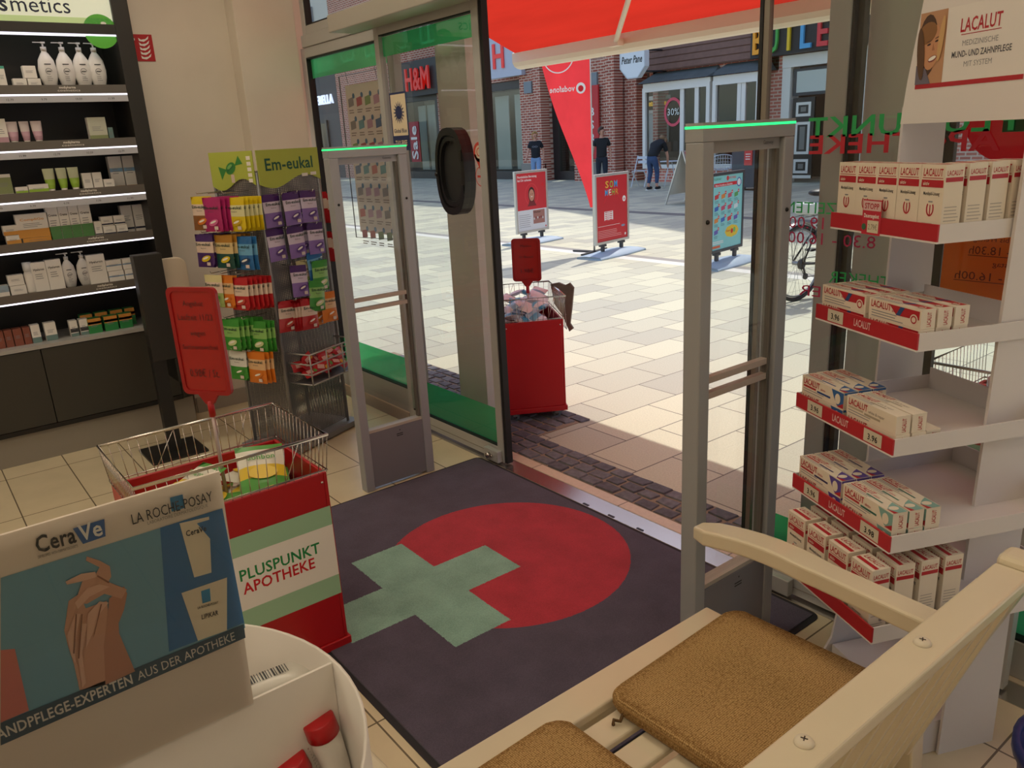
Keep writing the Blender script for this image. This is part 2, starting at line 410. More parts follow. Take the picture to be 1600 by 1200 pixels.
hg = MB(); hg.box((hx+.093, -.04, hz+.05), (hx+.112, -.028, hz+.1), HM).box((hx+.093, -.04, hz-.11), (hx+.112, -.028, hz-.06), HM).cyl((hx-.118, -.04, hz-.01), (hx-.118, -.028, hz-.01), .01, HM)
hg.build('hatch_hinge', ho)
# stickers on the left leaf glass
p0 = onY(625, 190, 2.243)
st = MB(); pn = Pan(st, (p0.x-.085, -.003, p0.z-.145), (1,0,0), (0,0,1))
NAVY = mat('23305e', .5); CREAM = mat('e6d6b8', .5)
pn.rect(0, 0, .17, .29, NAVY, 1); pn.rect(.01, .075, .16, .28, CREAM, 2)
for k in range(16):
    a = k*math.pi/8; pn.poly([(.085+.036*math.cos(a-.15), .19+.036*math.sin(a-.15)), (.085+.058*math.cos(a), .19+.058*math.sin(a)), (.085+.036*math.cos(a+.15), .19+.036*math.sin(a+.15))], NAVY, 3)
pn.disc(.085, .19, .034, NAVY, 4, n=24)
pn.text('Global Blue', .085, .09, .02, NAVY, 3, al='c', w=.13); pn.text('TAX FREE', .085, .025, .026, CREAM, 3, al='c', w=.12)
st.build('tax_free_sticker', d1)
p0 = onY(750, 255, 2.243); st = MB(); pn = Pan(st, (p0.x, -.003, p0.z), (1,0,0), (0,0,1)); RS = mat('c9473c', .5)
pn.disc(0, .05, .045, RS, 1, n=24); pn.poly([(-.043, .04), (.043, .04), (0, -.03)], RS, 1); pn.disc(0, .05, .03, mat('d8c5b0', .5), 2); pn.ring(0, .05, .02, .005, RS, 3)
pn.ring(0, -.06, .04, .004, RS, 1, ry=.045); pn.rect(-.025, -.065, .025, -.055, RS, 1)
st.build('pin_sticker', d1)
# mirrored shop lettering on the right leaf and the right window glass
st = MB(); pn = Pan(st, (0, -.003, 0), (1,0,0), (0,0,1)); GT = mat('1f9a52', .5); RT_ = mat('b01a2c', .5); MG = mat('a0214e', .5)
zP = onY(1330, 195, 2.245).z; zA = onY(1330, 222, 2.245).z
st2 = MB(); q = Pan(st2, (0, -.004, 0), (1,0,0), (0,0,1))
# the words read from the street, so from inside they run right to left, ending at the left side of the leaf
q.text('PLUSPUNKT', -.85, zP-.03, .055, GT, 1, mir=True, w=.57); q.text('APOTHEKE', -.885, zA-.03, .052, RT_, 1, mir=True, w=.53)
q.text('ÖFFNUNGSZEITEN', -1.02, onY(1260, 325, 2.245).z-.015, .034, GT, 1, mir=True, w=.47, bold=False)
z1 = onY(1270, 349, 2.245).z; z2 = onY(1270, 373, 2.245).z
q.text('MO - FR', -.98, z1-.016, .036, MG, 1, mir=True, w=.13, bold=False); q.text('8.30 - 19.00', -1.18, z1-.016, .036, MG, 1, mir=True, w=.29, bold=False)
q.text('SA', -1.055, z2-.028, .036, MG, 1, mir=True, w=.06, bold=False); q.text('8.30 - 16.00', -1.18, z2-.016, .036, MG, 1, mir=True, w=.29, bold=False)
q.text('APOTHEKER', -1.02, onY(1350, 432, 2.245).z-.028, .036, GT, 1, mir=True, w=.30, bold=False)
q.text('HOLGER', -1.14, onY(1290, 440, 2.245).z-.05, .034, MG, 1, mir=True, w=.28, bold=False)
st2.build('glass_lettering', d2)
lg = MB(); q = Pan(lg, (0, -.004, 0), (1,0,0), (0,0,1)); cx, cz = -.96+.10, 1.585
q.disc(cx-.04, cz, .115, film_mat('c3202c', 'red_film', .9), 1, n=40)
G2 = film_mat('159a4d', 'logo_green_film', .95)
q.rect(cx-.06, cz-.04, cx+.17, cz+.045, G2, 2); q.rect(cx+.02, cz-.12, cx+.10, cz+.12, G2, 3); lg.build('logo_sticker', w2)

# operator housing over the doors and outside pillars
op = MB(); op.box((-4.12, 2.05, 2.17), (-.5, 2.2, 2.255), mat('b3aca1', .4, .3)); struct(op.build('trim_7', bevel=.004))
PIL = mat('dedacf', .7, noise=.05, nscale=2)
for i, (a, b) in enumerate(((-3.72, -3.45), (-1.36, -1.15))):
    struct(MB().box((a, 2.44, .003), (b, 2.58, 2.94), PIL).build('trim_%d' % (8+i)))

# ceiling light panels
def clight(x, y, label, pw=1.0):
    r = tag(empty('ceiling_light', (x, y, 3.098)), label, 'light', 'square panel lights in the shop ceiling')
    MB().box((-.31, -.31, -.03), (.31, .31, 0), mat('dedbd4', .5)).build('frame', r)
    MB().box((-.28, -.28, -.034), (.28, .28, -.0305), mat('fff0d8', .5, emit=3.0)).build('diffuser', r)
    a = bpy.data.lights.new('panel_lamp', 'AREA'); a.shape = 'SQUARE'; a.size = .55; a.energy = INDOOR_W*pw; a.color = (1, .85, .66)
    o = bpy.data.objects.new('panel_lamp', a); C.objects.link(o); o.parent = r; o.location = (0, 0, -.04)
for x, xs in ((-4.0, 'nearest the shelf wall'), (-2.2, 'in the middle row'), (-.4, 'in the row over the bench'), (1.3, 'nearest the right wall')):
    for y, ys in ((1.2, 'closest to the door'), (-.6, 'in the second row from the door'), (-2.2, 'at the back of the shop')):
        clight(x, y, 'white light panel %s, %s' % (xs, ys), {-4.0: 1.35, -2.2: 1.15, -.4: .75, 1.3: .5}[x])

# ================================================================ STREET: buildings across
BRK = tile_mat('brick_wall', 'b0604c', '94493a', 'd0b49e', .26, .09, .5, .016, vert=True, rough=.85, speck=.12, sscale=3, bump=.3)
BRK2 = tile_mat('brick_wall_light', 'cf7c69', 'bd6d5c', 'dcc0ac', .26, .09, .5, .016, vert=True, rough=.85, speck=.1, sscale=3, bump=.3)
TIM = mat('7d5c50', .7, noise=.1, nscale=6); DKF = mat('332c2a', .4); WHF = mat('e3ded4', .5); LEAD = mat('5c615e', .6, noise=.1, nscale=4)
SHOPGL = glass_mat((.75, .8, .78), 1.2, 'shop_glass'); SHOPIN = mat('8f9a90', .8); SHOPLT = mat('d8dcd2', .8); SHOPDK = mat('2c2625', .8)
FY = 20.0
def fx(x, y): return onY(x, y, FY)

def shopwin(par, x0, x1, z0, z1, nm=1, frame=WHF, fw=.12, y=FY, glass=SHOPGL, deep=.25, back=SHOPIN):
    f = MB()
    f.box((x0, y-.08, z0), (x0+fw, y+deep, z1), frame).box((x1-fw, y-.08, z0), (x1, y+deep, z1), frame)
    f.box((x0+fw, y-.08, z0), (x1-fw, y+deep, z0+fw), frame).box((x0+fw, y-.08, z1-fw), (x1-fw, y+deep, z1), frame)
    for k in range(1, nm):
        xx = x0+(x1-x0)*k/nm; f.box((xx-fw/2, y-.06, z0+fw), (xx+fw/2, y+.06, z1-fw), frame)
    w_ = f.build('window', par)
    MB().add([(x0+fw, y, z0+fw), (x1-fw, y, z0+fw), (x1-fw, y, z1-fw), (x0+fw, y, z1-fw)], [(0,1,2,3)], glass).build('pane', w_)
    return w_

# --- brick building with the clothes shop
A = tag(empty('shop_building', (0, 0, 0)), 'red brick shop building with dark framed display windows behind the beach flag', 'building')
b = MB(); X0, X1 = -40.0, -18.9; H1 = 13.6
def wallseg(mb, x0, x1, z0, z1, m=BRK, y=FY, d=.5): mb.box((x0, y, z0), (x1, y+d, z1), m)
wins = [(-38.6, -35.2), (-34.0, -30.6), (-29.3, -24.45), (-23.15, -20.95)]
wallseg(b, X0, X1, 3.66, H1)
px = X0
for a, c in wins: wallseg(b, px, a, 0, 3.66); px = c
wallseg(b, px, X1, 0, 3.66)
for a, c in ((-24.45, -23.15), (-20.95, -19.75)): b.box((a, FY-.35, 0), (c, FY, 3.9), BRK)
for x in (-23.3, -21.2, -19.6): b.box((x-.2, FY-.5, 0), (x+.2, FY-.1, 5.4), BRK)
b.box((X0, FY+.5, H1), (X1, FY+8, H1+.3), mat('5a4a44', .8)); b.build('wall', A)
for a, c in ((-24.5, -23.1), (-21.0, -19.7)): MB().box((a, FY-.4, 0), (c, FY-.351, .62), mat('8d857a', .8, noise=.1)).build('stone_base', A)
for x in (-23.9, -21.0+.5): MB().box((x-.22, FY-.42, 3.1), (x+.22, FY-.351, 3.5), mat('7f868a', .6)).build('wall_lamp', A)
for i, (a, c) in enumerate(wins):
    ww = shopwin(A, a, c, 0.0, 3.66, 1, DKF, .3, y=FY+.15)
    inn = MB(); inn.box((a+.3, FY+1.3, .3), (c-.3, FY+1.35, 3.4), SHOPIN)
    if i < 3:
        for k in range(3):
            xx = a+.5+k*(c-a-1)/3; inn.box((xx, FY+.8, .35), (xx+(c-a)/5.5, FY+.84, 3.2), SHOPLT)
    inn.build('shop_display', A)
for k in range(8):
    x = -38.9+k*2.5; shopwin(A, x, x+1.3, 5.6, 7.6, 2, WHF, .1, y=FY-.03, deep=.02); shopwin(A, x, x+1.3, 9.4, 11.2, 2, WHF, .1, y=FY-.03, deep=.02)
# mannequins' and stock silhouettes are simple racks inside
for sx_, sz_ in ((-31.55, 4.28),):
    s = MB(); s.box((-33.0, FY-.3, 3.55), (-29.9, FY-.22, 5.0), mat('2d2a2b', .5)); s.build('sign_backing', A)
RL = mat('d42a24', .4, emit=.25)
def letters(par, st, x, z, h, m, y, t=.08, sx=1, w=None, name='sign_letters', bold=True, ang=0, al='l'):
    mb = MB(); pn = Pan(mb, (x, y, z), (1,0,0), (0,0,1)); pn.text(st, 0, 0, h, m, 1, sx=sx, w=w, bold=bold, ang=ang, al=al)
    n0 = len(mb.v); fs = list(mb.f)
    vs = [v+V((0, t, 0)) for v in mb.v]; mb.add(vs, [tuple(reversed(f)) for f in fs], m)
    from collections import Counter
    e = Counter(); dire = {}
    for f in fs:
        for i in range(len(f)):
            a, b2 = f[i], f[(i+1) % len(f)]; e[frozenset((a, b2))] += 1; dire[frozenset((a, b2))] = (a, b2)
    mi = mb.idx(m)
    for k2, c in e.items():
        if c == 1:
            a, b2 = dire[k2]; mb.f.append((b2, a, a+n0, b2+n0)); mb.mi.append(mi); mb.sm.append(False)
    return mb.build(name, par)
letters(A, 'H&M', -32.45, 3.8, .9, RL, FY-.45, w=2.05)
# vertical sale banner
s = MB(); s.box((-32.95, FY-.1, .75), (-32.15, FY-.06, 2.5), mat('a52a33', .6)); s.build('sale_banner', A)
letters(A, 'Sale', -32.3, .85, .5, mat('e8ddd5', .6), FY-.14, t=.01, ang=math.pi/2, w=1.5, name='banner_letters')
# hanging sign at the street corner of the shop
hs = MB(); q0 = fx(785, 100); hs.box((-25.95, FY-.55, 3.75), (-24.05, FY-.37, 5.2), mat('b9bcc9', .5)); o = hs.build('hanging_sign', A)
letters(A, 'H', -25.75, 4.1, .85, RL, FY-.6, t=.03, sx=.9, name='hanging_sign_letter')
s = MB(); s.box((-20.75, FY-.5, .75), (-20.15, FY-.44, 3.1), mat('c42026', .5)); pn = Pan(s, (-20.45, FY-.501, 0), (1,0,0), (0,0,1))
for k, ch in enumerate('HANDEL'[::-1][:0]+'BSR'): pn.text(ch, 0, 2.15-k*.42, .26, PAPER, 1, al='c')
s.build('vertical_banner', A)

MB().box((-39.9, FY+2.5, 0), (-19.9, FY+2.6, 3.9), mat('4a4744', .9)).build('shop_back', A)
# --- pale house further left, with the shoe shop
B = tag(empty('corner_building', (0, 0, 0)), 'dark shop front with a lit blue and white name sign, far down the street', 'building')
b = MB(); b.box((-62, FY, 0), (-40.02, FY+.5, 3.3), mat('4d4a48', .6)).box((-62, FY, 3.3), (-40.02, FY+.5, 5.4), mat('3e3d3f', .6)).box((-62, FY, 5.4), (-40.02, FY+.5, 13.5), mat('cfc8ba', .8)); b.build('wall', B)
letters(B, 'CINDERELLA', -43.75, 3.80, .45, mat('dfe8ff', .4, emit=.9), FY-.2, w=3.55)
for k in range(4): shopwin(B, -60+k*5, -56.4+k*5, .3, 3.0, 1, DKF, .15, y=FY-.03, deep=.02)
for k in range(7): shopwin(B, -61+k*3, -59.7+k*3, 6.4, 8.6, 1, GREY, .1, y=FY-.03, deep=.02)

# --- half timbered house with the furnishing shop
Bt = tag(empty('half_timbered_building', (0, 0, 0)), 'red brick half-timbered shop building with a brown clad beam and white bay windows', 'building')
b = MB(); XA, XB, H2 = -18.88, -2.0, 15.0
wallseg(b, XA, XB, 4.05, 11.5, BRK2); wallseg(b, XA+.9, -18.19, 0, 4.05, BRK2); wallseg(b, -18.19, -13.65, 2.95, 4.05, BRK2); wallseg(b, -18.19, -13.9, 0, .42, BRK2)
wallseg(b, -13.9, -13.45, 0, 4.05, BRK2); wallseg(b, -11.0, XB, 0, 4.05, BRK2); wallseg(b, -13.45, -11.0, 3.3, 4.05, BRK2)
wallseg(b, XA, XA+.9, 2.75, 4.05, BRK2, y=FY+.6)
b.add([(XA, FY, 11.5), (XB, FY, 11.5), (XB, FY+.01, 15.8), ((XA*.6+XB*.4), FY+.01, 15.8)], [(0,1,2,3)], BRK2)
b.box((XA, FY+.5, 11.5), (XB, FY+8, 11.7), LEAD); b.build('wall', Bt)
t = MB(); t.box((XA, FY-.16, 3.30), (XB, FY-.001, 4.06), TIM)
for k in range(4): t.box((XA, FY-.2, 3.33+k*.185), (XB, FY-.161, 3.33+k*.185+.15), TIM)
t.build('clad_beam', Bt)
t = MB(); t.box((XA, FY-.08, 5.25), (XB, FY-.001, 5.5), TIM); t.box((XA, FY-.08, 4.07), (XB, FY-.001, 4.27), TIM)
for px_, py_ in ((1028, 75), (1087, 62), (1112, 58), (1177, 42), (1255, 25), (1030+280, 20)):
    x = fx(px_, py_).x; t.box((x-.13, FY-.079, 4.28), (x+.13, FY-.002, 5.24), TIM)
for x in (-17, -14.5, -12, -9.5, -7): t.box((x-.13, FY-.079, 5.51), (x+.13, FY-.002, 11), TIM)
t.build('timber_frame', Bt)
def bay(x0, x1, cols):
    w_ = shopwin(Bt, x0, x1, .42, 2.82, 1, WHF, .12, y=FY-.45, deep=.02)
    f = MB()
    for c_ in cols: f.box((c_-.07, FY-.49, .54), (c_+.07, FY-.4, 2.70), WHF)
    f.box((x0, FY-.5, 2.82), (x1, FY-.35, 2.95), WHF); f.build('mullion', w_)
    s = MB(); s.box((x0, FY-.43, .0), (x1, FY-.001, .42), BRK2); s.build('bay_base', Bt)
    for xx in (x0+.06, x1-.06): MB().bar((xx, FY-.4, .42), (xx, FY-.4, 2.8), .1, .1, WHF).build('post', w_)
    r = MB(); r.add([(x0-.15, FY-.6, 2.96), (x1+.15, FY-.6, 2.96), (x1-.1, FY-.0, 3.28), (x0+.1, FY-.0, 3.28)], [(0,1,2,3)], LEAD)
    r.add([(x0-.15, FY-.6, 2.96), (x0+.1, FY, 3.28), (x0-.15, FY, 2.96)], [(0,1,2)], LEAD).add([(x1+.15, FY-.6, 2.96), (x1+.15, FY, 2.96), (x1-.1, FY, 3.28)], [(0,1,2)], LEAD)
    r.build('bay_roof', w_)
bay(-18.15, -15.55, (-16.6, -16.05)); bay(-15.45, -13.1-.75, (-14.55, -14.42))
# goods in the bay windows
g = MB()
g.box((-18.1, FY+1.2, .4), (-13.9, FY+1.25, 2.9), mat('77837a', .9)); g.box((-18.0, FY+.1, .5), (-14.0, FY+1.1, .9), mat('5b4a3a', .8))
for k in range(14):
    x = -17.9+k*.29; g.box((x, FY+.3, .9), (x+.2, FY+.5, .9+random.uniform(.1, .5)), mat(random.choice(('6b4433', 'b9a888', '7c8f86', '3b2f2b', 'c4b9a5')), .7))
g.build('shop_display', Bt)
p0 = onY(1052, 175, FY-.46); g = MB(); pn = Pan(g, (p0.x, FY-.47, p0.z), (1,0,0), (0,0,1)); PK = mat('d34a5c', .5)
pn.ring(0, 0, .36, .085, PK, 1, ry=.42); pn.text('30%', 0, -.09, .2, mat('dfe6de', .5), 2, al='c', bold=False); g.build('window_sticker', Bt)
MB().box((-18.0, FY+2.2, 0), (-2.2, FY+2.3, 4), mat('55504a', .9)).build('shop_back', Bt)
MB().box((-18.02, FY+.51, 0), (-17.97, FY+2.19, 4), mat('55504a', .9)).build('shop_side_wall', Bt)
# shop entrance
e = MB(); e.box((-13.45, FY-.12, 0), (-13.2, FY+.3, 3.15), WHF).box((-11.25, FY-.12, 0), (-11.0, FY+.3, 3.15), WHF).box((-13.45, FY-.14, 2.98), (-11.0, FY+.3, 3.28), WHF)
e.build('door_surround', Bt)
e = MB(); e.box((-13.15, FY-.05, 2.25), (-11.3, FY+.05, 2.93), DKGREY); pn = Pan(e, (0, FY-.051, 0), (1,0,0), (0,0,1)); pn.rect(-13.05, 2.33, -11.4, 2.86, mat('c3c8bf', .4), 1); e.build('fanlight', Bt)
def door(x0, x1, y0):
    e = MB(); e.box((x0, y0, .12), (x1, y0+.06, 2.2), BLACK); pn = Pan(e, (0, y0-.001, 0), (1,0,0), (0,0,1)); wd = x1-x0
    for za, zb in ((.25, .62), (.75, 1.58), (1.72, 2.08)):
        pn.rect(x0+.16*wd, za, x1-.16*wd, zb, WHF, 1); pn.rect(x0+.27*wd, za+.07, x1-.27*wd, zb-.07, BLACK, 2); pn.rect(x0+.38*wd, za+.12, x1-.38*wd, zb-.12, mat('77766f', .5), 3)
    pn.rect(x0, .12, x1, .2, WHF, 1); e.build('door', Bt)
door(-13.1, -12.45, FY-.1)
MB().box((-12.4, FY+1.8, 0), (-11.3, FY+1.85, 2.3), mat('453332', .8)).build('shop_interior', Bt)
# side passage door
e = MB(); e.box((-18.84, FY+.5, .1), (-18.02, FY+.56, 2.1), mat('d6d9d4', .5)).box((-18.9, FY+.42, 0), (-18.85, FY+.6, 2.2), WHF).box((-18.02, FY+.42, 0), (-17.97, FY+.6, 2.2), WHF).box((-18.9, FY+.42, 2.1), (-17.97, FY+.6, 2.2), WHF)
pn = Pan(e, (0, FY+.499, 0), (1,0,0), (0,0,1))
for k, ch in enumerate('PO'): pn.text(ch, -18.25, 1.2-k*.5, .22, BLACK, 1, al='c')
e.build('passage_door', Bt)
MB().box((-18.86, FY+.35, 2.5), (-17.9, FY+.5, 2.62), WHF).build('passage_lintel', Bt)
yl = mat('e8b82a', .5, emit=.3); q = fx(1000, 158); letters(Bt, 'Peter Pane', -18.75, 2.32, .17, yl, FY+.3, t=.02, w=.85, name='small_sign')
# BUTLERS sign: one coloured letter each
bk = MB(); bk.box((-14.35, FY-.32, 3.30), (-10.7, FY-.21, 4.15), mat('1b1c20', .5)); bo = bk.build('sign_board', Bt)
for k, (ch, c_) in enumerate(zip('BUTLERS', ('f0a020', '3fae49', 'f2c81f', '4fa8dc', 'e0343c', '8a5aa8', 'f0a020'))):
    letters(bo, ch, -14.27+k*.48, 3.40, .66, mat(c_, .5), FY-.40, t=.07, w=.36, name='sign_letter')
# octagonal blade sign
oc = MB(); pc = onY(991, 94, 18.6); pts = [(.55*math.cos(math.pi/8+k*math.pi/4), .55*math.sin(math.pi/8+k*math.pi/4)) for k in range(8)]
pc = V((pc.x, 18.6, pc.z))
Sg = tag(empty('hanging_sign', pc), 'white octagonal shop sign with black script hanging over the passage', 'sign')
mb = MB(); mb.prism(pts, mat('dfe3e6', .5), (1,0,0), (0,0,1), (0, -.09, 0), -.18 if False else .18); mb2 = MB()
mb.build('sign_box', Sg); pn = Pan(mb2, (0, -.095, 0), (1,0,0), (0,0,1))
for i in range(8):
    a, c_ = pts[i], pts[(i+1) % 8]; pn.poly([a, c_, (c_[0]*.94, c_[1]*.94), (a[0]*.94, a[1]*.94)], mat('c4c9cc', .5), 2)
V_, F_, W_ = textgeo('Peter Pane', .2, 1, True); V_ = [((x+y*.25)*.84/W_-.44, y-.08) for x, y in V_]; mb2.add([pn.P(x, y, 3) for x, y in V_], F_, BLACK)
mb2.build('sign_face', Sg)
mb3 = MB(); mb3.tube([(-.0, .09, .3), (0, 1.4, .3)], .025, DKGREY).tube([(0, .09, -.3), (0, 1.4, -.3)], .025, DKGREY); mb3.build('bracket', Sg)

# --- house at the right end of the street (only glimpsed)
D_ = tag(empty('brick_house', (0, 0, 0)), 'plain brick house at the far right end of the street', 'building')
MB().box((-1.9, FY, 0), (25, FY+.5, 13.5), BRK2).build('wall', D_)
for k in range(5): shopwin(D_, -1+k*4, 1.8+k*4, .4, 3.0, 1, WHF, .12, y=FY-.03, deep=.02)

# ================================================================ AWNING
AW = fabric_trans('d8382a', 'awning_cloth', .36)
aw = tag(empty('awning', (-2.5, 2.72, 2.9)), 'large red fabric awning with cream front rail over the shop door', 'awning')
def L3(x, y, z): return (x+2.5, y-2.72, z-2.9)
xa, xb = -5.36, .9; yf, zf, zt = 4.3, 2.17, 2.98
c_ = MB(); n1 = 24; vs = []; fs = []
for i in range(n1+1):
    for j in range(13):
        t_ = j/12; sag = -.03*math.sin(math.pi*t_)
        vs.append(L3(xa+(xb-xa)*i/n1, 2.75+(yf-2.75)*t_, zt+(zf+.06-zt)*t_+sag))
for i in range(n1):
    for j in range(12): a = i*13+j; fs.append((a, a+1, a+14, a+13))
c_.add(vs, fs, AW, True); c_.build('awning_cloth', aw)
CRM = mat('e2d8c2', .45); c_ = MB()
prof = [(0, .0), (.02, -.03), (.05, -.045), (.09, -.05), (.095, -.035), (.06, -.02), (.055, .03), (.09, .05), (.085, .075), (.03, .085), (0, .07)]
vs = [L3(x, yf-.03+py, zf+pz) for x in (xa-.03, xb) for py, pz in prof]; n_ = len(prof)
fs = [tuple(range(n_)), tuple(range(2*n_-1, n_-1, -1))]+[(i, i+n_, (i+1) % n_+n_, (i+1) % n_) for i in range(n_)]
c_.add(vs, fs, CRM); c_.build('front_rail', aw)
c_ = MB(); c_.box(L3(xa-.05, 2.701, 2.9), L3(xb, 2.85, 3.1), CRM); c_.build('cassette', aw)
for x in (-4.2, -.4):
    a_ = MB(); e1 = V(L3(x, yf-.06, zf+.015)); e0 = V(L3(x+.02, 2.86, 2.93))
    el = V(L3(x+1.05, 3.45, 2.6)); e0 = V(L3(x+.1, 2.86, 2.93)); a_.tube([e0, el], .02, CRM, 10).tube([el, e1], .018, CRM, 10).sph(el, .03, CRM); a_.box(e1-V((.05, .03, .025)), e1+V((.05, .03, .02)), CRM); a_.build('arm', aw)

# ================================================================ STREET FURNITURE
PLB = mat('9fb0bf', .55); SIL = mat('c9c7c0', .35, .6)
def board(loc, ang, w_, z0, z1, frame, label, base=PLB, draw=None, cat='pavement sign', fw=.035):
    r = tag(empty('pavement_sign', loc, ang), label, cat)         # local x runs along the board, -y is the front
    f = MB(); f.box((-w_/2, -.02, z0), (-w_/2+fw, .02, z1), frame).box((w_/2-fw, -.02, z0), (w_/2, .02, z1), frame)
    f.box((-w_/2+fw, -.02, z0), (w_/2-fw, .02, z0+fw), frame).box((-w_/2+fw, -.02, z1-fw), (w_/2-fw, .02, z1), frame)
    f.build('frame', r, bevel=.003)
    p = MB(); p.box((-w_/2+fw, -.008, z0+fw), (w_/2-fw, .008, z1-fw), PAPER)
    pn = Pan(p, (0, -.0085, z0+fw), (1,0,0), (0,0,1)); draw(pn, w_/2-fw, z1-z0-2*fw); p.build('poster', r)
    for sx_ in (-1, 1):
        l = MB(); l.box((sx_*w_*.28-.022, -.018, .07), (sx_*w_*.28+.022, .018, z0-.001), DKGREY).box((sx_*w_*.28-.05, -.03, z0-.03), (sx_*w_*.28+.05, .03, z0-.0005), DKGREY); l.build('leg', r)
    bm = MB(); L_, Wd = w_*.68, .24; nx = 16; vs = []; 
    for i in range(nx+1):
        u = -1+2*i/nx; hh = .075-.035*abs(u)**1.6; ww = Wd*(1-.15*abs(u))
        for (yy, zz) in ((-ww, .0), (-ww*.95, .025), (-ww*.35, hh), (ww*.35, hh), (ww*.95, .025), (ww, .0)): vs.append((u*L_, yy, zz))
    fs = [tuple(range(6))[::-1], tuple(nx*6+k for k in range(6))]
    for i in range(nx): fs += [(i*6+k, (i+1)*6+k, (i+1)*6+(k+1) % 6, i*6+(k+1) % 6) for k in range(6)]
    bm.add(vs, fs, base, True); bm.build('water_base', r)
    return r
VR = mat('d9202c', .45); SKIN = mat('c98d72', .6); WT = PAPER
def d_sommehr(p, hw, h):
    p.rect(-hw, 0, hw, h, mat('c9242c', .45), 1)
    for k, (ch, c) in enumerate(zip('SOM', ('e8b53a', '8fc24a', '3fa7d8'))): p.text(ch, -.15+k*.1, h-.15, .085, mat(c, .5), 2, w=.085)
    for k, (ch, c) in enumerate(zip('MEHR', ('3fa7d8', 'e9e5d8', '8fc24a', 'e8903a'))): p.text(ch, -.16+k*.08, h-.25, .075, mat(c, .5), 2, w=.07)
    p.disc(hw-.07, h-.32, .04, WT, 2, n=16); p.text('GB', hw-.07, h-.335, .025, VR, 3, al='c')
    p.ring(.02, h*.45, .24, .012, VR, 2, a0=.3, a1=2.6); p.rect(-.18, h*.32, .02, h*.46, WT, 3); p.rect(-.085, h*.32, -.075, h*.46, VR, 4)
    for k in range(5): p.rect(-.165, h*.44-k*.025, -.1, h*.44-k*.025+.01, VR, 4); p.rect(-.06, h*.44-k*.025, .0, h*.44-k*.025+.01, VR, 4)
    p.rect(-hw+.03, h*.235, hw*.5, h*.24, WT, 2); p.lines(-hw+.03, h*.17, hw*.7, 5, .022, .008, mat('e79a94', .5)); p.disc(hw-.1, h*.2, .045, mat('8892a8', .5), 2, ry=.015)
    p.disc(hw-.05, .05, .018, WT, 2, n=12)
def d_beratung(p, hw, h):
    p.rect(-hw, h*.36, hw, h, mat('d03038', .45), 1); p.rect(-hw, 0, hw, h*.36, mat('dfe0e2', .5), 1)
    p.text('Persönliche Beratung', -hw+.03, h-.07, .034, WT, 2, w=hw*1.3); p.text('bei Dir zuhause.', -hw+.03, h-.12, .034, WT, 2, w=hw*.95)
    p.ring(.0, h*.62, .15, .01, mat('e64a4c', .5), 2, ry=.17); p.disc(0, h*.62, .075, mat('2b1d1a', .6), 3, ry=.115); p.disc(0, h*.61, .06, SKIN, 4, ry=.09)
    p.disc(-.02, h*.63, .007, BLACK, 5); p.disc(.02, h*.63, .007, BLACK, 5); p.disc(0, h*.585, .02, WT, 5, ry=.006)
    p.poly([(-.1, h*.42), (.1, h*.42), (.05, h*.52), (-.05, h*.52)], mat('7d2a2c', .6), 3)
    p.disc(hw-.07, h*.78, .03, VR, 2); p.rect(hw*.05, h*.1, hw-.05, h*.34, mat('a8756a', .6), 2); p.text('Dunav', hw*.1, h*.29, .03, BLACK, 3, w=.16)
    for k in range(6): p.disc(hw*.12+k*.04, h*.2+random.uniform(-.01, .01), .018, mat(random.choice(('d8b8a8', '884444', 'c9c0bc')), .6), 3)
    p.lines(-hw+.03, h*.28, -.02, 7, .03, .009, mat('a9a9ac', .5)); p.disc(hw-.03, .03, .014, VR, 2)
def d_flyer(p, hw, h):
    p.rect(-hw, 0, hw, h, mat('8fd3d0', .45), 1); p.text('PLUSPUNKT', -hw+.03, h-.05, .024, GRN, 2, w=.17); p.text('APOTHEKE', .02, h-.05, .024, VR, 2, w=.17); p.disc(-.01, h-.04, .028, VR, 2)
    p.rect(-hw+.03, h-.125, hw-.03, h-.085, VR, 2); p.text('Meine Vorteile im Überblick', -hw+.06, h-.118, .02, WT, 3, w=.4); p.disc(hw-.09, h-.1, .055, mat('3b6fae', .5), 3); p.disc(hw-.09, h-.1, .04, WT, 4)
    for r_ in range(4):
        for c in range(4):
            if r_ == 3 and c > 0: continue
            x = -hw+.05+c*.155; y = h-.27-r_*.135; col = random.choice(('3d66b8', 'e58a3a', 'd63a3a', '5ba65b', 'dfe7e6', 'c84b6a', '6a5bb0'))
            p.poly([(x, y), (x+.09, y+.015), (x+.09, y+.065), (x, y+.05)], mat(col, .5), 2); p.disc(x+.1, y+.07, .02, VR, 3, n=12); p.rect(x+.085, y+.066, x+.115, y+.073, WT, 4); p.lines(x, y-.01, x+.1, 3, .012, .005, mat('4e7f86', .5))
    p.disc(.12, h*.22, .17, mat('f0c93a', .5), 2, ry=.075, n=8); p.disc(.12, h*.22, .03, VR, 3); p.disc(.18, h*.23, .03, mat('6fbf6a', .5), 3); p.text('Rezept', -.02, h*.22, .025, VR, 3, w=.1)
    p.rect(-hw+.02, .02, -hw+.2, .05, mat('e0653a', .5), 2); p.lines(-hw+.02, .1, -hw+.35, 2, .02, .01, WT)
s1 = board((-7.78, 7.74, 0), math.radians(100), .78, .165, 1.08, SIL, 'silver framed red poster stand with colourful SOMMEHR lettering beside the flag pole', draw=d_sommehr)
s2 = board((-9.79, 8.0, 0), math.radians(98), .74, .165, 1.10, SIL, 'silver framed poster stand with a portrait and grey lower part, behind the outdoor sale cart', draw=d_beratung)
s3 = board((-6.02, 7.9, 0), math.radians(99), .78, .165, 1.085, mat('3c3f44', .4), 'dark framed poster stand with a turquoise offer poster, seen through the right gate', draw=d_flyer)

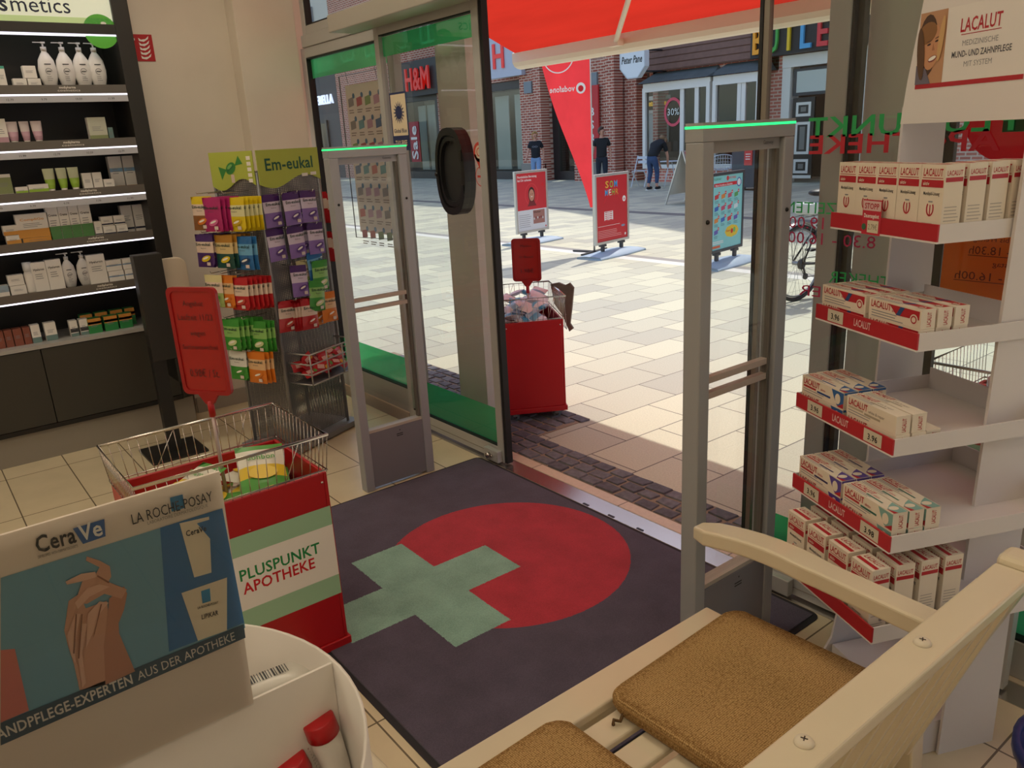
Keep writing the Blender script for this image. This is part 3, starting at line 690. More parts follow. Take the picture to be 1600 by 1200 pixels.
# A-frame with pink poster
AF = tag(empty('a_frame_sign', (-11.75, 14.15, 0), math.radians(98)), 'white A-frame sign with a pink poster standing in the shade', 'pavement sign')
for sgn in (1, -1):
    p = MB(); a_, b_ = V((-.4, sgn*.42, 0)), V((-.4, sgn*.03, 1.13)); ex = V((1, 0, 0)) if sgn < 0 else V((-1, 0, 0)); ey = (b_-a_).normalized(); o_ = V((-.4 if sgn < 0 else .4, sgn*.42, 0))
    HH_ = (b_-a_).length
    p.prism([(0, .0), (.04, .0), (.04, HH_), (0, HH_)], SIL, ex, ey, o_, .025).prism([(.76, 0), (.8, 0), (.8, HH_), (.76, HH_)], SIL, ex, ey, o_, .025)
    p.prism([(.041, .22), (.759, .22), (.759, HH_), (.041, HH_)], mat('d9d4c6', .5) if sgn > 0 else SIL, ex, ey, o_, .015)
    if sgn < 0:
        q = Pan(p, o_+ex*.0, ex, ey); q.rect(.06, .26, .74, HH_-.03, mat('d8425e', .45), 2); q.text('SALE', .4, HH_-.2, .1, WT, 3, al='c'); q.rect(.15, .35, .6, .75, mat('e9b9bd', .5), 3); q.lines(.2, .7, .55, 6, .05, .015, VR, 4)
    p.build('panel', AF)

# feather flag
fp = V((-8.13, 7.74, 0)); top = onY(930, 70, 7.72)
FL = fabric_trans('f2484e', 'flag_cloth', .5)
fg = tag(empty('feather_flag', fp), 'tall red feather flag with a white logo in mirror writing', 'flag')
dirn = V((-.24, .0, 0)); hd = V((math.cos(math.radians(190)), math.sin(math.radians(190)), 0)); hd = V((-.93, -.36, 0))
Ht = 3.05; pl = MB(); pl.tube([(0,0,.03), (0,0,1.2), (0,0,2.4), (-.0,0,Ht)], [.014, .012, .009, .007], SIL, 8); pl.build('pole', fg)
fb = MB(); fb.poly = None; vs = []; fs = []; nv = 24; nh = 6
for j in range(nv+1):
    t_ = j/nv; z = .62+(Ht-.62)*t_; wd = .05+.86*t_**.95*(1 if t_ < .9 else 1-.5*(t_-.9)/.1)
    for i in range(nh+1):
        u = i/nh; vs.append(hd*(u*wd)+V((0, .03*math.sin(u*5+z*3)*u, z)))
for j in range(nv):
    for i in range(nh): a = j*(nh+1)+i; fs.append((a, a+1, a+nh+2, a+nh+1))
fb.add(vs, fs, FL, True); fb.build('flag_cloth', fg)
pr = MB(); exf = -hd; nrm = V((hd.y, -hd.x, 0)).normalized()
if nrm.dot(-fp) < 0: nrm = -nrm
exf = V((0,0,1)).cross(nrm)*-1
pn = Pan(pr, nrm*.035+V((0, 0, 0)), exf, (0,0,1)); sgn_ = 1 if exf.dot(hd) > 0 else -1
if pn.n.dot(nrm) < 0: pn.n = -pn.n
def FXY(u): return u*sgn_
zc = onY(915, 137, 7.7).z
pn.disc(FXY(.13), zc, .07, WT, 1); pn.disc(FXY(.13), zc-.005, .04, FL, 2); pn.text('vodafone', FXY(.22), zc-.03, .075, WT, 1, w=.38, mir=True, al='l') if sgn_ < 0 else pn.text('vodafone', FXY(.22), zc-.03, .075, WT, 1, w=.38)
pn.ring(FXY(.45), 2.62, .24, .015, WT, 1, a0=math.pi, a1=2*math.pi); pr.build('flag_print', fg)
bs = MB()
for a_ in (.3, 1.87, 3.44, 5.0): bs.bar((0,0,.015), (.34*math.cos(a_), .34*math.sin(a_), .015), .04, .02, DKGREY)
bs.build('cross_base', fg)

# ================================================================ SALE CARTS
def cart(label, loc, rz, Lx, Ly, zb, zr, decal=True, stripe_x0=0, group=None):
    r = tag(empty('sale_cart', loc, rz), label, 'sale cart', group); hx_, hy_ = Lx/2, Ly/2; low = Ly == .54 and Lx == .41
    b = MB(); t = .012; zf_ = .035 if low else .085
    b.box((-hx_, -hy_, zf_), (hx_, -hy_+t, zb), RED).box((-hx_, hy_-t, zf_), (hx_, hy_, zb), RED)
    b.box((-hx_, -hy_+t, zf_), (-hx_+t, hy_-t, zb), RED).box((hx_-t, -hy_+t, zf_), (hx_, hy_-t, zb), RED)
    b.box((-hx_+t, -hy_+t, zb-.13), (hx_-t, hy_-t, zb-.115), mat('d9cfc2', .6))
    b.box((-hx_-.008, -hy_-.008, zf_-.03), (hx_+.008, hy_+.008, zf_), RED); b.build('body', r, bevel=.003)
    for sx_ in (-1, 1):
        for sy_ in (-1, 1):
            if low: MB().box((sx_*(hx_-.05)-.02, sy_*(hy_-.05)-.02, 0), (sx_*(hx_-.05)+.02, sy_*(hy_-.05)+.02, .0045), BLACK).build('foot', r); continue
            c = MB(); x, y = sx_*(hx_-.05), sy_*(hy_-.05)
            c.cyl((x-.012, y, .026), (x+.012, y, .026), .026, mat('6d6e70', .4), 18).cyl((x-.0135, y, .026), (x+.0135, y, .026), .012, CHROME, 10)
            c.box((x-.02, y-.012, .03), (x-.015, y+.012, .0545), STEEL).box((x+.015, y-.012, .03), (x+.02, y+.012, .0545), STEEL); c.build('caster', r)
    k = MB(); ox = .012
    def loop(z, m_, rad, e=0): k.tube([(-hx_-e, -hy_-e, z), (hx_+e, -hy_-e, z), (hx_+e, hy_+e, z), (-hx_-e, hy_+e, z)], rad, m_, 8, closed=True)
    loop(zr, CHROME, .0055, ox); loop(zb+.008, CHROME, .003, .002)
    ny = int(Ly/.027); nx = int(Lx/.027)
    for i in range(ny+1):
        y = -hy_+Ly*i/ny
        for s_ in (-1, 1): k.tube([(s_*hx_, y, zb-.0), (s_*(hx_+ox), y*(1+ox/hy_), zr)], .0014, CHROME, 5)
    for i in range(nx+1):
        x = -hx_+Lx*i/nx
        for s_ in (-1, 1): k.tube([(x, s_*hy_, zb), (x*(1+ox/hx_), s_*(hy_+ox), zr)], .0014, CHROME, 5)
    for s_ in (-1, 1):
        k.tube([(s_*hx_, -hy_*.5, zb), (s_*(hx_+ox), -hy_*.2, zr)], .0014, CHROME, 5); k.tube([(s_*hx_, hy_*.5, zb), (s_*(hx_+ox), hy_*.7, zr)], .0014, CHROME, 5)
    k.build('wire_basket', r)
    s = MB()
    for sy_ in (-1, 1): s.sph((hx_+.001, sy_*(hy_-.02), zb-.03), .005, CHROME, 8)
    s.build('screw', r)
    if decal:
        d = MB(); pn = Pan(d, (hx_+.0006, 0, 0), (0,1,0), (0,0,1)); z0, z1 = (.20, .515) if low else (.215, .505)
        pn.rect(-hy_+.004, z0, hy_-.004, z1, PALEG, 1); pn.rect(-hy_+.004, z0+.07, hy_-.004, z1-.065, PAPER, 2)
        zc_ = (z0+z1)/2+.006; wd = Ly*.74
        if low: wd = .262
        xo = .083 if low else 0
        pn.text('PLUSPUNKT', xo, zc_+.006, .036, mat('178746', .5), 3, al='c', w=wd); pn.text('APOTHEKE', xo-.008, zc_-.040, .036, mat('c8141f', .5), 3, al='c', w=wd*.89)
        d.build('printed_sticker', r)
    return r
GC = 'red wheeled sale carts with wire baskets'
cart_in = cart('red sale cart with wire basket and lettered sticker, inside beside the door mat', (-2.405, .65, 0), 0, .41, .54, .63, .755, group=GC)
a_ = math.radians(-30); ex_ = V((math.cos(a_), math.sin(a_), 0)); ey_ = V((-math.sin(a_), math.cos(a_), 0))
mid = V((-3.32, 2.91, 0))-ey_*.175-ex_*.25
cart_o = cart('plain red sale cart full of face masks, outside in the shade of the awning', mid, a_, .48, .35, .60, .735, decal=False, group=GC)
cart_r = cart('sale cart with rolled packs seen outside through the right window', (-.93, 3.02, 0), -math.pi/2, .46, .60, .60, .77, group=GC)

# price signs on the carts
def price_sign(loc, rz, label, w_, h_, zb_, lines, tilt=0):
    r = tag(empty('price_sign', loc, rz), label, 'price sign')
    p = MB(); p.tube([(0, 0, 0), (0, 0, zb_-.02)], .006, mat('b9a9a4', .35, .6), 10); p.cyl((0, 0, zb_-.07), (0, 0, zb_-.02), .010, RED, 10).cyl((0,0,0), (0,0,.006), .03, mat('b9a9a4', .35, .6), 16); p.build('pole', r)
    c = MB(); R = Matrix.Rotation(tilt, 3, 'X'); z0, z1 = zb_, zb_+h_
    pts = []
    rr = .018
    for (cx_, cz_, a0) in ((w_/2-rr, z1-rr, 0), (-w_/2+rr, z1-rr, 90), (-w_/2+rr, z0+rr, 180), (w_/2-rr, z0+rr, 270)):
        for k in range(5): a = math.radians(a0+k*22.5); pts.append((cx_+rr*math.cos(a), cz_+rr*math.sin(a)))
    FR = mat('9c1217', .35); f = .012; n = len(pts)
    inn = [(x*(1-2*f/w_), (z-(z0+z1)/2)*(1-2*f/h_)+(z0+z1)/2) for x, z in pts]
    vs = [(x, -.006, z) for x, z in pts]+[(x, -.006, z) for x, z in inn]+[(x, .006, z) for x, z in pts]+[(x, .006, z) for x, z in inn]
    fs = []
    for i in range(n):
        j = (i+1) % n; fs += [(i, i+n, j+n, j), (i+2*n, j+2*n, j+3*n, i+3*n), (i, j, j+2*n, i+2*n), (i+n, i+3*n, j+3*n, j+n)]
    c.add(vs, fs, FR); c.add([(-w_*.2, -.006, z0), (w_*.2, -.006, z0), (.012, -.006, z0-.03), (-.012, -.006, z0-.03), (-w_*.2, .006, z0), (w_*.2, .006, z0), (.012, .006, z0-.03), (-.012, .006, z0-.03)], [(3,2,1,0), (4,5,6,7), (0,4,7,3), (1,2,6,5), (2,3,7,6)], FR)
    c.build('frame', r)
    q = MB(); q.prism([(x, z) for x, z in inn], mat('a81f1c', .25), (1,0,0), (0,0,1), (0, -.002, 0), .003)
    pn = Pan(q, (0, -.0025, z1), (1,0,0), (0,0,1)); ink = mat('53181a', .4)
    for (t_, y, hh, ww) in lines: pn.text(t_, 0, y*h_, hh, ink, 1, al='c', w=ww*w_, bold=False)
    q.build('card', r); return r
S1 = onX(318, 600, -2.4)
ls = (('Angebot', -.17, .016, .42), ('Laufzeit 11/23', -.30, .019, .72), ('wegen', -.44, .016, .32), ('Sortimentswechsel', -.57, .015, .72), ('0,98€ / St.', -.83, .024, .62))
price_sign((-2.37, .655, .517), math.radians(35), 'red framed price sign on a pole rising from the indoor sale cart', .17, .325, .395, ls)
price_sign((mid.x-.0, mid.y+.02, .487), math.radians(40), 'red framed price sign standing in the outdoor cart of face masks', .17, .25, .30, (('Maske', -.2, .014, .4), ('im Beutel', -.45, .014, .5), ('1,98€', -.8, .024, .5)))

# pillow bags / packs
def bag_mesh(w_, h_, d_, bands, deco=None, nx=6, nz=9):
    """pillow pack standing in the xz plane, front towards -y; bands = [(v, material)] from the top down"""
    mb = MB()
    def mt(v):
        for lim, m in bands:
            if v >= lim: return m
        return bands[-1][1]
    for sgn in (-1, 1):
        g = [[None]*(nx+1) for _ in range(nz+1)]
        for j in range(nz+1):
            for i in range(nx+1):
                u, v = i/nx, j/nz; bulge = (math.sin(math.pi*u)**.6)*(math.sin(math.pi*min(1, max(0, (v-.04)/.92)))**.6) if 0 < u < 1 and 0 < v < 1 else 0
                g[j][i] = V(((u-.5)*w_*(1-.04*math.sin(math.pi*v)), sgn*d_/2*bulge, v*h_))
        for j in range(nz):
            m = mt((j+.5)/nz)
            vs = [g[j][i] for i in range(nx+1)]+[g[j+1][i] for i in range(nx+1)]
            fs = [((i, i+1, i+nx+2, i+nx+1) if sgn < 0 else (i, i+nx+1, i+nx+2, i+1)) for i in range(nx)]
            mb.add(vs, fs, m, True)
    if deco:
        pn = Pan(mb, (0, -d_/2-.0008, 0), (1,0,0), (0,0,1)); deco(pn, w_, h_)
    return mb
def stand_in(src, name, loc, rot, label, cat, group, parent=None):
    o = bpy.data.objects.new(name, src); C.objects.link(o); o.location = loc; o.rotation_euler = rot
    tag(o, label, cat, group); return o
def mesh_of(mb, nm='m'):
    o = mb.build(nm); me = o.data; bpy.data.objects.remove(o); return me

# bags in the indoor cart
GR1, YL1, WH1 = mat('4f9a3d', .35), mat('d9b92c', .35), mat('dcd8c8', .35)
def dk(pn, w_, h_): pn.disc(0, h_*.4, w_*.3, YL1, 1, ry=h_*.12); pn.text('Bonbon', 0, h_*.66, h_*.09, GR1, 1, al='c', w=w_*.6)
bgs = [mesh_of(bag_mesh(.15, .21, .035, [(.85, GR1), (.55, WH1), (.3, YL1), (0, GR1)], dk)), mesh_of(bag_mesh(.14, .2, .035, [(.9, WH1), (.45, YL1), (0, WH1)], dk)), mesh_of(bag_mesh(.15, .2, .04, [(.8, WH1), (.6, GR1), (0, WH1)], dk))]
cols_ = ['green and yellow', 'yellow and white', 'white and green']
spots = [(-2.50, .50, .48, 0, .4), (-2.33, .50, .48, 1, 2.2), (-2.49, .66, .485, 1, 1.8), (-2.32, .66, .48, 2, .9), (-2.49, .80, .48, 0, 2.8), (-2.33, .81, .48, 2, .2), (-2.47, .57, .53, 2, 1.2), (-2.32, .60, .53, 0, 2.6), (-2.46, .76, .535, 1, .6), (-2.32, .75, .53, 1, 1.9), (-2.40, .55, .575, 0, .2), (-2.35, .77, .575, 0, 1.3)]
wh = ['bottom layer, front left', 'bottom layer, front right', 'bottom layer, middle left', 'bottom layer, middle right', 'bottom layer, far left', 'bottom layer, far right', 'second layer, near the pole', 'second layer, near the sticker side', 'second layer, far left', 'second layer, far right', 'on top, left of the pole', 'on top, right of the pole']
from mathutils import Euler
def lay(src, name, cpos, rot, hh, label, cat, grp):
    R = Euler(rot).to_matrix(); o = stand_in(src, name, V(cpos)-R @ V((0, 0, hh/2)), rot, label, cat, grp); return o
for i, (x, y, z, k, a) in enumerate(spots):
    tl_ = random.uniform(-.3, .3)+(.35 if i > 9 else 0)
    lay(bgs[k], 'sweets_bag', (x, y, z+.055), (math.radians(-90)+tl_, random.uniform(-.1, .1), a), .2, '%s sweets bag in the indoor cart, %s' % (cols_[k], wh[i]), 'bag', 'sweets bags in the indoor cart')

# masks in the outdoor cart
MW, MBl = mat('f0eff2', .35), mat('5fbbe0', .35)
mks = [mesh_of(bag_mesh(.10, .115, .03, [(.6, MW), (.3, m_), (0, MW)], None, 5, 6)) for m_ in (MBl, mat('8fc3da', .35), MW)]
for i in range(42):
    L_, r_ = divmod(i, 14); gx, gy = r_ % 4, r_//4; a = -.165+.11*gx+random.uniform(-.01, .01); b = -.095+.063*gy+random.uniform(-.01, .01)
    p = mid+ex_*a*.98+ey_*b+V((0, 0, .515+.075*L_+random.uniform(0, .025)))
    lay(mks[i % 3], 'face_mask_pack', p, (math.radians(-90)+random.uniform(-.5, .5), random.uniform(-.35, .35), random.uniform(0, 6.2)), .12, 'white and blue packed face mask heaped in the outdoor red cart', 'face mask', 'face mask packs in the outdoor cart')
# wire holder with grey folded bag on the side of the outdoor cart
wr = tag(empty('wire_bag_holder', mid-ex_*.25+ey_*.19), 'grey paper bags in a wire holder hooked to the outdoor red cart', 'bag holder')
g = MB(); 
for k in range(4):
    o_ = ex_*(.10+.035*k); g.tube([o_+V((0,0,.70)), o_+ey_*.05+V((0,0,.66)), o_+ey_*.06+V((0,0,.47))], .002, STEEL, 6)
for z in (.47, .56): g.tube([ex_*.10+ey_*.06+V((0,0,z)), ex_*.205+ey_*.06+V((0,0,z))], .002, STEEL, 6)
g.build('wire_frame', wr)
g = MB(); BG = mat('6e6258', .7, noise=.1)
g.prism([(-.02, .74), (.03, .75), (.07, .735), (.10, .75), (.125, .72), (.11, .60), (.095, .50), (.115, .47), (.09, .45), (.05, .55), (.0, .62)], BG, (ex_*.5+ey_*.87).normalized(), (0,0,1), ex_*.15+ey_*.0, .02)
g.build('paper_bag', wr)

# rolled packs in the right outdoor cart
RP, BP = mat('d5473f', .4), mat('3c5b9e', .4)
for i, (x, y, z, a, c, cn) in enumerate(((-1.03, 2.93, .66, .25, RP, 'red'), (-.97, 2.90, .70, .15, BP, 'blue'), (-.78, 2.93, .70, -.2, RP, 'red'), (-.84, 2.86, .64, -.15, RP, 'red'), (-1.08, 2.87, .60, .1, RP, 'red'), (-.80, 3.02, .62, .4, BP, 'blue'), (-.92, 2.84, .585, .05, BP, 'blue'))):
    r = tag(empty('tube_pack', (x, y, z), a), '%s cardboard tube pack, %s in the cart outside the right window' % (cn, ['upper left one', 'lying across the top', 'at the upper right', 'in front near the wires', 'at the bottom left', 'at the back right', 'at the very bottom'][i]), 'tube', 'tube packs in the right outdoor cart')
    MB().cyl((-.1, 0, 0), (.1, 0, 0), .027, c, 16).cyl((-.06, 0, 0), (-.02, 0, 0), .0275, PAPER, 16).build('tube', r)
    for s_ in (-1, 1): MB().cyl((s_*.1, 0, 0), (s_*.108, 0, 0), .0285, mat('d9c9c4', .4), 16).build('cap', r)
r = MB(); r.box((-.11, -.045, 0), (.11, .045, .15), mat('cfc4b8', .6)); pn = Pan(r, (0, -.0455, 0), (1,0,0), (0,0,1)); pn.rect(-.11, .115, .11, .15, mat('86a36a', .5), 1); pn.text('Halstabletten', 0, .085, .015, mat('6b4b6b', .5), 1, al='c')
pn.disc(-.04, .05, .03, mat('6a7080', .5), 1, ry=.015); pn.disc(.05, .045, .03, mat('a04a5a', .5), 1, ry=.013)
tag(r.build('carton', loc=(-.95, 3.12, .66), rz=.05), 'pale carton with a green top band behind the tube packs outside', 'box')

# ================================================================ BICYCLE
def bike(loc, rz):
    r = tag(empty('bicycle', loc, rz), 'dark bicycle with silver mudguard parked outside beyond the right gate', 'bicycle')   # rear wheel at origin, front along +x
    R_ = .335; BLK = mat('1a1a1c', .5)
    def wheel(cx_):
        t_ = MB(); t_.tube([(cx_+R_*math.cos(a), 0, R_+R_*math.sin(a)+.015) for a in [2*math.pi*k/40 for k in range(40)]], .018, BLK, 8, closed=True); wo = t_.build('tyre', r)
        t_ = MB(); t_.tube([(cx_+(R_-.028)*math.cos(a), 0, R_+.015+(R_-.028)*math.sin(a)) for a in [2*math.pi*k/40 for k in range(40)]], .009, STEEL, 6, closed=True); t_.build('rim', wo)
        t_ = MB()
        for k in range(32):
            a = 2*math.pi*k/32; b = a+(.45 if k % 2 else -.45); s_ = .03 if k % 4 < 2 else -.03
            t_.tube([(cx_+.025*math.cos(b), s_, R_+.015+.025*math.sin(b)), (cx_+(R_-.03)*math.cos(a), 0, R_+.015+(R_-.03)*math.sin(a))], .0012, STEEL, 4)
        t_.build('spokes', wo); t_ = MB(); t_.cyl((cx_, -.05, R_+.015), (cx_, .05, R_+.015), .02, STEEL, 12); t_.build('hub', wo)
        f = MB(); vs = []; fs = []
        for k in range(25):
            a = math.radians(20+k*6.5) if cx_ < .5 else math.radians(40+k*5.5)
            for yy, rr in ((-.03, R_+.03), (-.02, R_+.045), (.02, R_+.045), (.03, R_+.03)): vs.append((cx_+rr*math.cos(a), yy, R_+.015+rr*math.sin(a)))
        for k in range(24):
            for i in range(3): q = k*4+i; fs.append((q, q+1, q+5, q+4))
        f.add(vs, fs, SIL, True); f.build('mudguard', r)
    wheel(0); wheel(1.05); h = R_+.015
    fr = MB(); bb = V((.44, 0, h-.05)); st_ = V((.30, 0, .82)); hd_ = V((.83, 0, .86)); hb_ = V((.87, 0, .72))
    fr.tube([bb, st_], .016, BLK).tube([st_+V((0,0,-.06)), hd_], .016, BLK).tube([bb, hb_], .019, BLK).tube([hb_, hd_+V((-.01, 0, .05))], .019, BLK)
    for s_ in (-1, 1): fr.tube([V((0, s_*.06, h)), bb], .009, BLK).tube([V((0, s_*.06, h)), st_+V((0,0,-.08))], .008, BLK).tube([hb_+V((0, s_*.05, -.02)), V((1.05, s_*.055, h))], .011, BLK)
    fr.build('frame', r)
    MB().tube([st_, st_+V((-.03, 0, .12))], .012, STEEL).build('seat_post', r)
    s = MB(); s.sph(st_+V((-.05, 0, .15)), .12, BLK, 14, (1, .7, .28)); s.build('saddle', r)
    s = MB(); s.tube([hd_+V((-.01,0,.05)), hd_+V((-.02, 0, .18))], .013, STEEL).tube([V((.75, -.3, 1.05)), V((.84, -.15, 1.04)), V((.84, .15, 1.04)), V((.75, .3, 1.05))], .011, STEEL); s.build('handlebar', r)
    s = MB(); s.tube([(-.22, -.06, .76), (.22, -.06, .78), (.22, .06, .78), (-.22, .06, .76)], .005, STEEL, closed=True)
    for k in range(5): s.tube([(-.2+.09*k, -.06, .763+.003*k), (-.2+.09*k, .06, .763+.003*k)], .004, STEEL)
    for s_ in (-1, 1): s.tube([(-.05, s_*.06, .765), (0, s_*.06, h+.02)], .004, STEEL).tube([(.12, s_*.06, .77), (0, s_*.06, h+.02)], .004, STEEL)
    s.build('luggage_rack', r)
    s = MB(); s.cyl((0, -.052, h), (0, -.035, h), .05, DKGREY, 20).cyl((.44, -.06, h-.05), (.44, -.05, h-.05), .085, STEEL, 24).tube([(0, -.045, h+.05), (.44, -.055, h+.035)], .004, DKGREY).tube([(0, -.045, h-.05), (.05, -.05, h-.13), (.44, -.055, h-.135)], .004, DKGREY)
    s.cyl((.05, -.06, h-.12), (.05, -.045, h-.12), .03, DKGREY, 12); s.tube([(0, -.055, h), (.05, -.055, h-.12)], .01, DKGREY); s.build('drivetrain', r)
    s = MB(); s.tube([(.44, -.07, h-.05), (.55, -.08, h-.18)], .008, STEEL).box((.5, -.17, h-.195), (.6, -.08, h-.175), BLK).tube([(.44, .05, h-.05), (.33, .06, h+.08)], .008, STEEL).box((.28, .07, h+.07), (.38, .15, h+.09), BLK); s.build('pedal_crank', r)
    s = MB(); s.box((-.40, -.03, .62), (-.375, .03, .67), mat('c2574a', .3)); s.build('rear_reflector', r)
    s = MB(); s.box((.02, -.09, .79), (.22, .09, .89), mat('c9cec9', .5)); s.build('rack_bag', r, bevel=.02)
    return r
bike((-4.18, 6.55, 0), math.radians(84))

# ================================================================ PEOPLE
def skin_chain(verts, edges, mat_, name, parent, root=0, sub=2):
    me = bpy.data.meshes.new(name); me.from_pydata([v[0] for v in verts], edges, []); o = bpy.data.objects.new(name, me); C.objects.link(o)
    o.parent = parent; sk = o.modifiers.new('skin', 'SKIN'); sk.use_smooth_shade = True
    for i, v in enumerate(verts):
        d = me.skin_vertices[0].data[i]; r_ = v[1]; d.radius = (r_, r_) if not isinstance(r_, tuple) else r_; d.use_root = (i == root)
    sb_ = o.modifiers.new('sub', 'SUBSURF'); sb_.levels = sub; sb_.render_levels = sub; me.materials.append(mat_); return o
def person(loc, rz, label, joints, shirt, trousers, hair, hairlen, shoe, sandals=False):
    """joints: dict of 3D points, figure faces -y"""
    r = tag(empty('person', loc, rz), label, 'person'); J = {k: V(v) for k, v in joints.items()}; sk = mat('c9937a', .6)
    verts = []; edges = []
    def add(p, r_): verts.append((tuple(p), r_)); return len(verts)-1
    pel = add(J['pelvis'], .12); sp_ = add(J['waist'], .11); ch = add(J['chest'], (.12, .09) if J['neck'].y < -.2 else (.14, .10)); nk = add(J['neck'], .052); hb_ = add(J['neck']+(J['head']-J['neck'])*.45, .05); hd_ = add(J['head'], .088); ht = add(J['head']+(J['head']-J['neck']).normalized()*.09, .07)
    edges += [(pel, sp_), (sp_, ch), (ch, nk), (nk, hb_), (hb_, hd_), (hd_, ht)]
    for s_ in 'LR':
        a = add(J['sh'+s_], .055); b = add(J['el'+s_], .04); c = add(J['wr'+s_], .028); edges += [(ch, a), (a, b), (b, c)]
        fwd = (J['wr'+s_]-J['el'+s_]).normalized(); palm = add(J['wr'+s_]+fwd*.05, (.035, .02)); edges.append((c, palm))
        side = V((1, 0, 0)) if s_ == 'L' else V((-1, 0, 0))
        for k, ln in enumerate((.07, .085, .08, .065)):
            f = add(J['wr'+s_]+fwd*(.055+ln)+V((0, (k-1.5)*.018, 0)), .009); edges.append((palm, f))
        tmb = add(J['wr'+s_]+fwd*.07+V((0, -.045, 0)), .01); edges.append((c, tmb))
        h = add(J['hip'+s_], .085); k_ = add(J['kn'+s_], .055); n_ = add(J['an'+s_], .036); f_ = add(J['an'+s_]+V((0, -.13, -.05)), .03); edges += [(pel, h), (h, k_), (k_, n_), (n_, f_)]
    skin_chain(verts, edges, sk, 'body', r, 0, 2)
    # shirt
    v2 = []; e2 = []
    def a2(p, r_): v2.append((tuple(p), r_)); return len(v2)-1
    p00 = a2(J['pelvis']-(J['waist']-J['pelvis'])*.25, (.175, .15)); p0 = a2(J['pelvis']+(J['waist']-J['pelvis'])*.3, (.165, .14)); e2.append((p00, p0)); p1 = a2(J['waist'], (.155, .13)); ct = .185 if J['neck'].y < -.2 else .135; p2 = a2(J['chest'], (ct if ct > .15 else .165, ct)); p3 = a2(J['chest']+(J['neck']-J['chest'])*(.9 if ct > .15 else .72), (.12, .13) if ct > .15 else (.10, .08)); e2 += [(p0, p1), (p1, p2), (p2, p3)]
    for s_ in 'LR': a = a2(J['sh'+s_], .075); b = a2(J['sh'+s_]+(J['el'+s_]-J['sh'+s_])*.72, .064); e2 += [(p2, a), (a, b)]
    skin_chain(v2, e2, shirt, 'shirt', r, 0, 2)
    v2 = []; e2 = []
    p0 = a2(J['pelvis']+(J['waist']-J['pelvis'])*.35, (.15, .125)); p1 = a2(J['pelvis'], (.165, .14)); e2.append((p0, p1))
    for s_ in 'LR': h = a2(J['hip'+s_]+V((0, 0, -.04)), .10); k_ = a2(J['kn'+s_], .07); n_ = a2(J['an'+s_]+(J['kn'+s_]-J['an'+s_])*.15, .052); e2 += [(p1, h), (h, k_), (k_, n_)]
    skin_chain(v2, e2, trousers, 'trousers', r, 1, 2)
    up = (J['head']-J['neck']).normalized(); fc = V(joints.get('face', (0, -1, 0))).normalized(); fc = (fc-up*fc.dot(up)).normalized(); rt = fc.cross(up)
    hm = MB(); hc = J['head']+up*.03-fc*.015
    hm.sph(hc, .112, hair, 16, (.93, 1, 1.05))
    for v in hm.v:                                    # open the hair over the face
        d = (v-hc)
        if d.dot(fc) > .03 and d.dot(up) < .06: v -= fc*(d.dot(fc)-.0)*.9
    if hairlen: hm.tube([hc-fc*.06-up*.02, hc-fc*.10-up*.1, hc-fc*.09-up*(.1+hairlen)], [.08, .065, .03], hair, 10)
    hm.build('hair', r)
    fm = MB(); hcp = J['head']
    for s_ in (-1, 1):
        fm.sph(hcp+fc*.078+rt*(s_*.032)+up*.012, .012, mat('2b1e1a', .3), 8); fm.sph(hcp+rt*(s_*.088)-up*.005, .022, sk, 8, (.6, .8, 1.2))
        fm.tube([hcp+fc*.086+rt*(s_*.018)+up*.036, hcp+fc*.08+rt*(s_*.048)+up*.034], .004, hair, 5)
    fm.tube([hcp+fc*.088+up*.012, hcp+fc*.106-up*.02, hcp+fc*.088-up*.026], [.008, .013, .008], sk, 8); fm.tube([hcp+fc*.084-rt*.024-up*.05, hcp+fc*.093-up*.048, hcp+fc*.084+rt*.024-up*.05], [.004, .007, .004], mat('a2554d', .5), 6)
    fm.build('face', r)
    for s_ in 'LR':
        s = MB(); an = J['an'+s_]; s.sph(an+V((0, -.06, -.045)), .13, shoe, 14, (.37, 1, .38)); s.box((an.x-.045, an.y-.19, an.z-.098), (an.x+.045, an.y+.07, an.z-.082), PAPER); s.build('shoe', r)
    return r, J
def stand(walk=.18, arm=.12):
    return dict(pelvis=(0, 0, .93), waist=(0, 0, 1.10), chest=(0, -.01, 1.30), neck=(0, -.01, 1.47), head=(0, -.03, 1.60),
        shL=(.165, 0, 1.385), elL=(.24, arm*.6, 1.14), wrL=(.25, arm*.1, .92), shR=(-.165, 0, 1.385), elR=(-.24, -arm*.3, 1.14), wrR=(-.27, -arm*1.6, .94),
        hipL=(.09, 0, .88), knL=(.10, -walk*.6, .50), anL=(.10, -walk*.7, .098), hipR=(-.09, 0, .88), knR=(-.10, walk*.1, .50), anR=(-.10, walk*1.1, .12))
TEE = mat('15171f', .8, noise=.15); TEE2 = mat('17181b', .8, noise=.1); JL = mat('7d9cc4', .8, noise=.1); JD = mat('34486a', .8, noise=.2, nscale=8); DT = mat('1d2330', .8)
j = stand(); j['face'] = (.5, -1, 0)
r, J = person((-20.6, 17.1, 0), math.radians(40), 'person with tied blond hair in a navy t-shirt and light jeans, walking', j, TEE, JL, mat('b58e57', .7), .12, mat('e0dedb', .6))
s = MB(); pn = Pan(s, (0, -.135, 1.27), (1,0,0), (0,0,1)); pn.ring(-.04, 0, .045, .008, mat('8c8f9c', .6), 1, ry=.025); pn.ring(.05, 0, .045, .008, mat('8c8f9c', .6), 1, ry=.025); s.build('shirt_print', r)
j = stand(.1, .1); j['face'] = (.8, -.6, 0); j['head'] = (.01, -.03, 1.61)
person((-17.05, 16.6, 0), math.radians(45), 'person with short dark hair in a black shirt and dark trousers beside the feather flag', j, TEE2, DT, mat('4c3a30', .7), 0, BLACK)
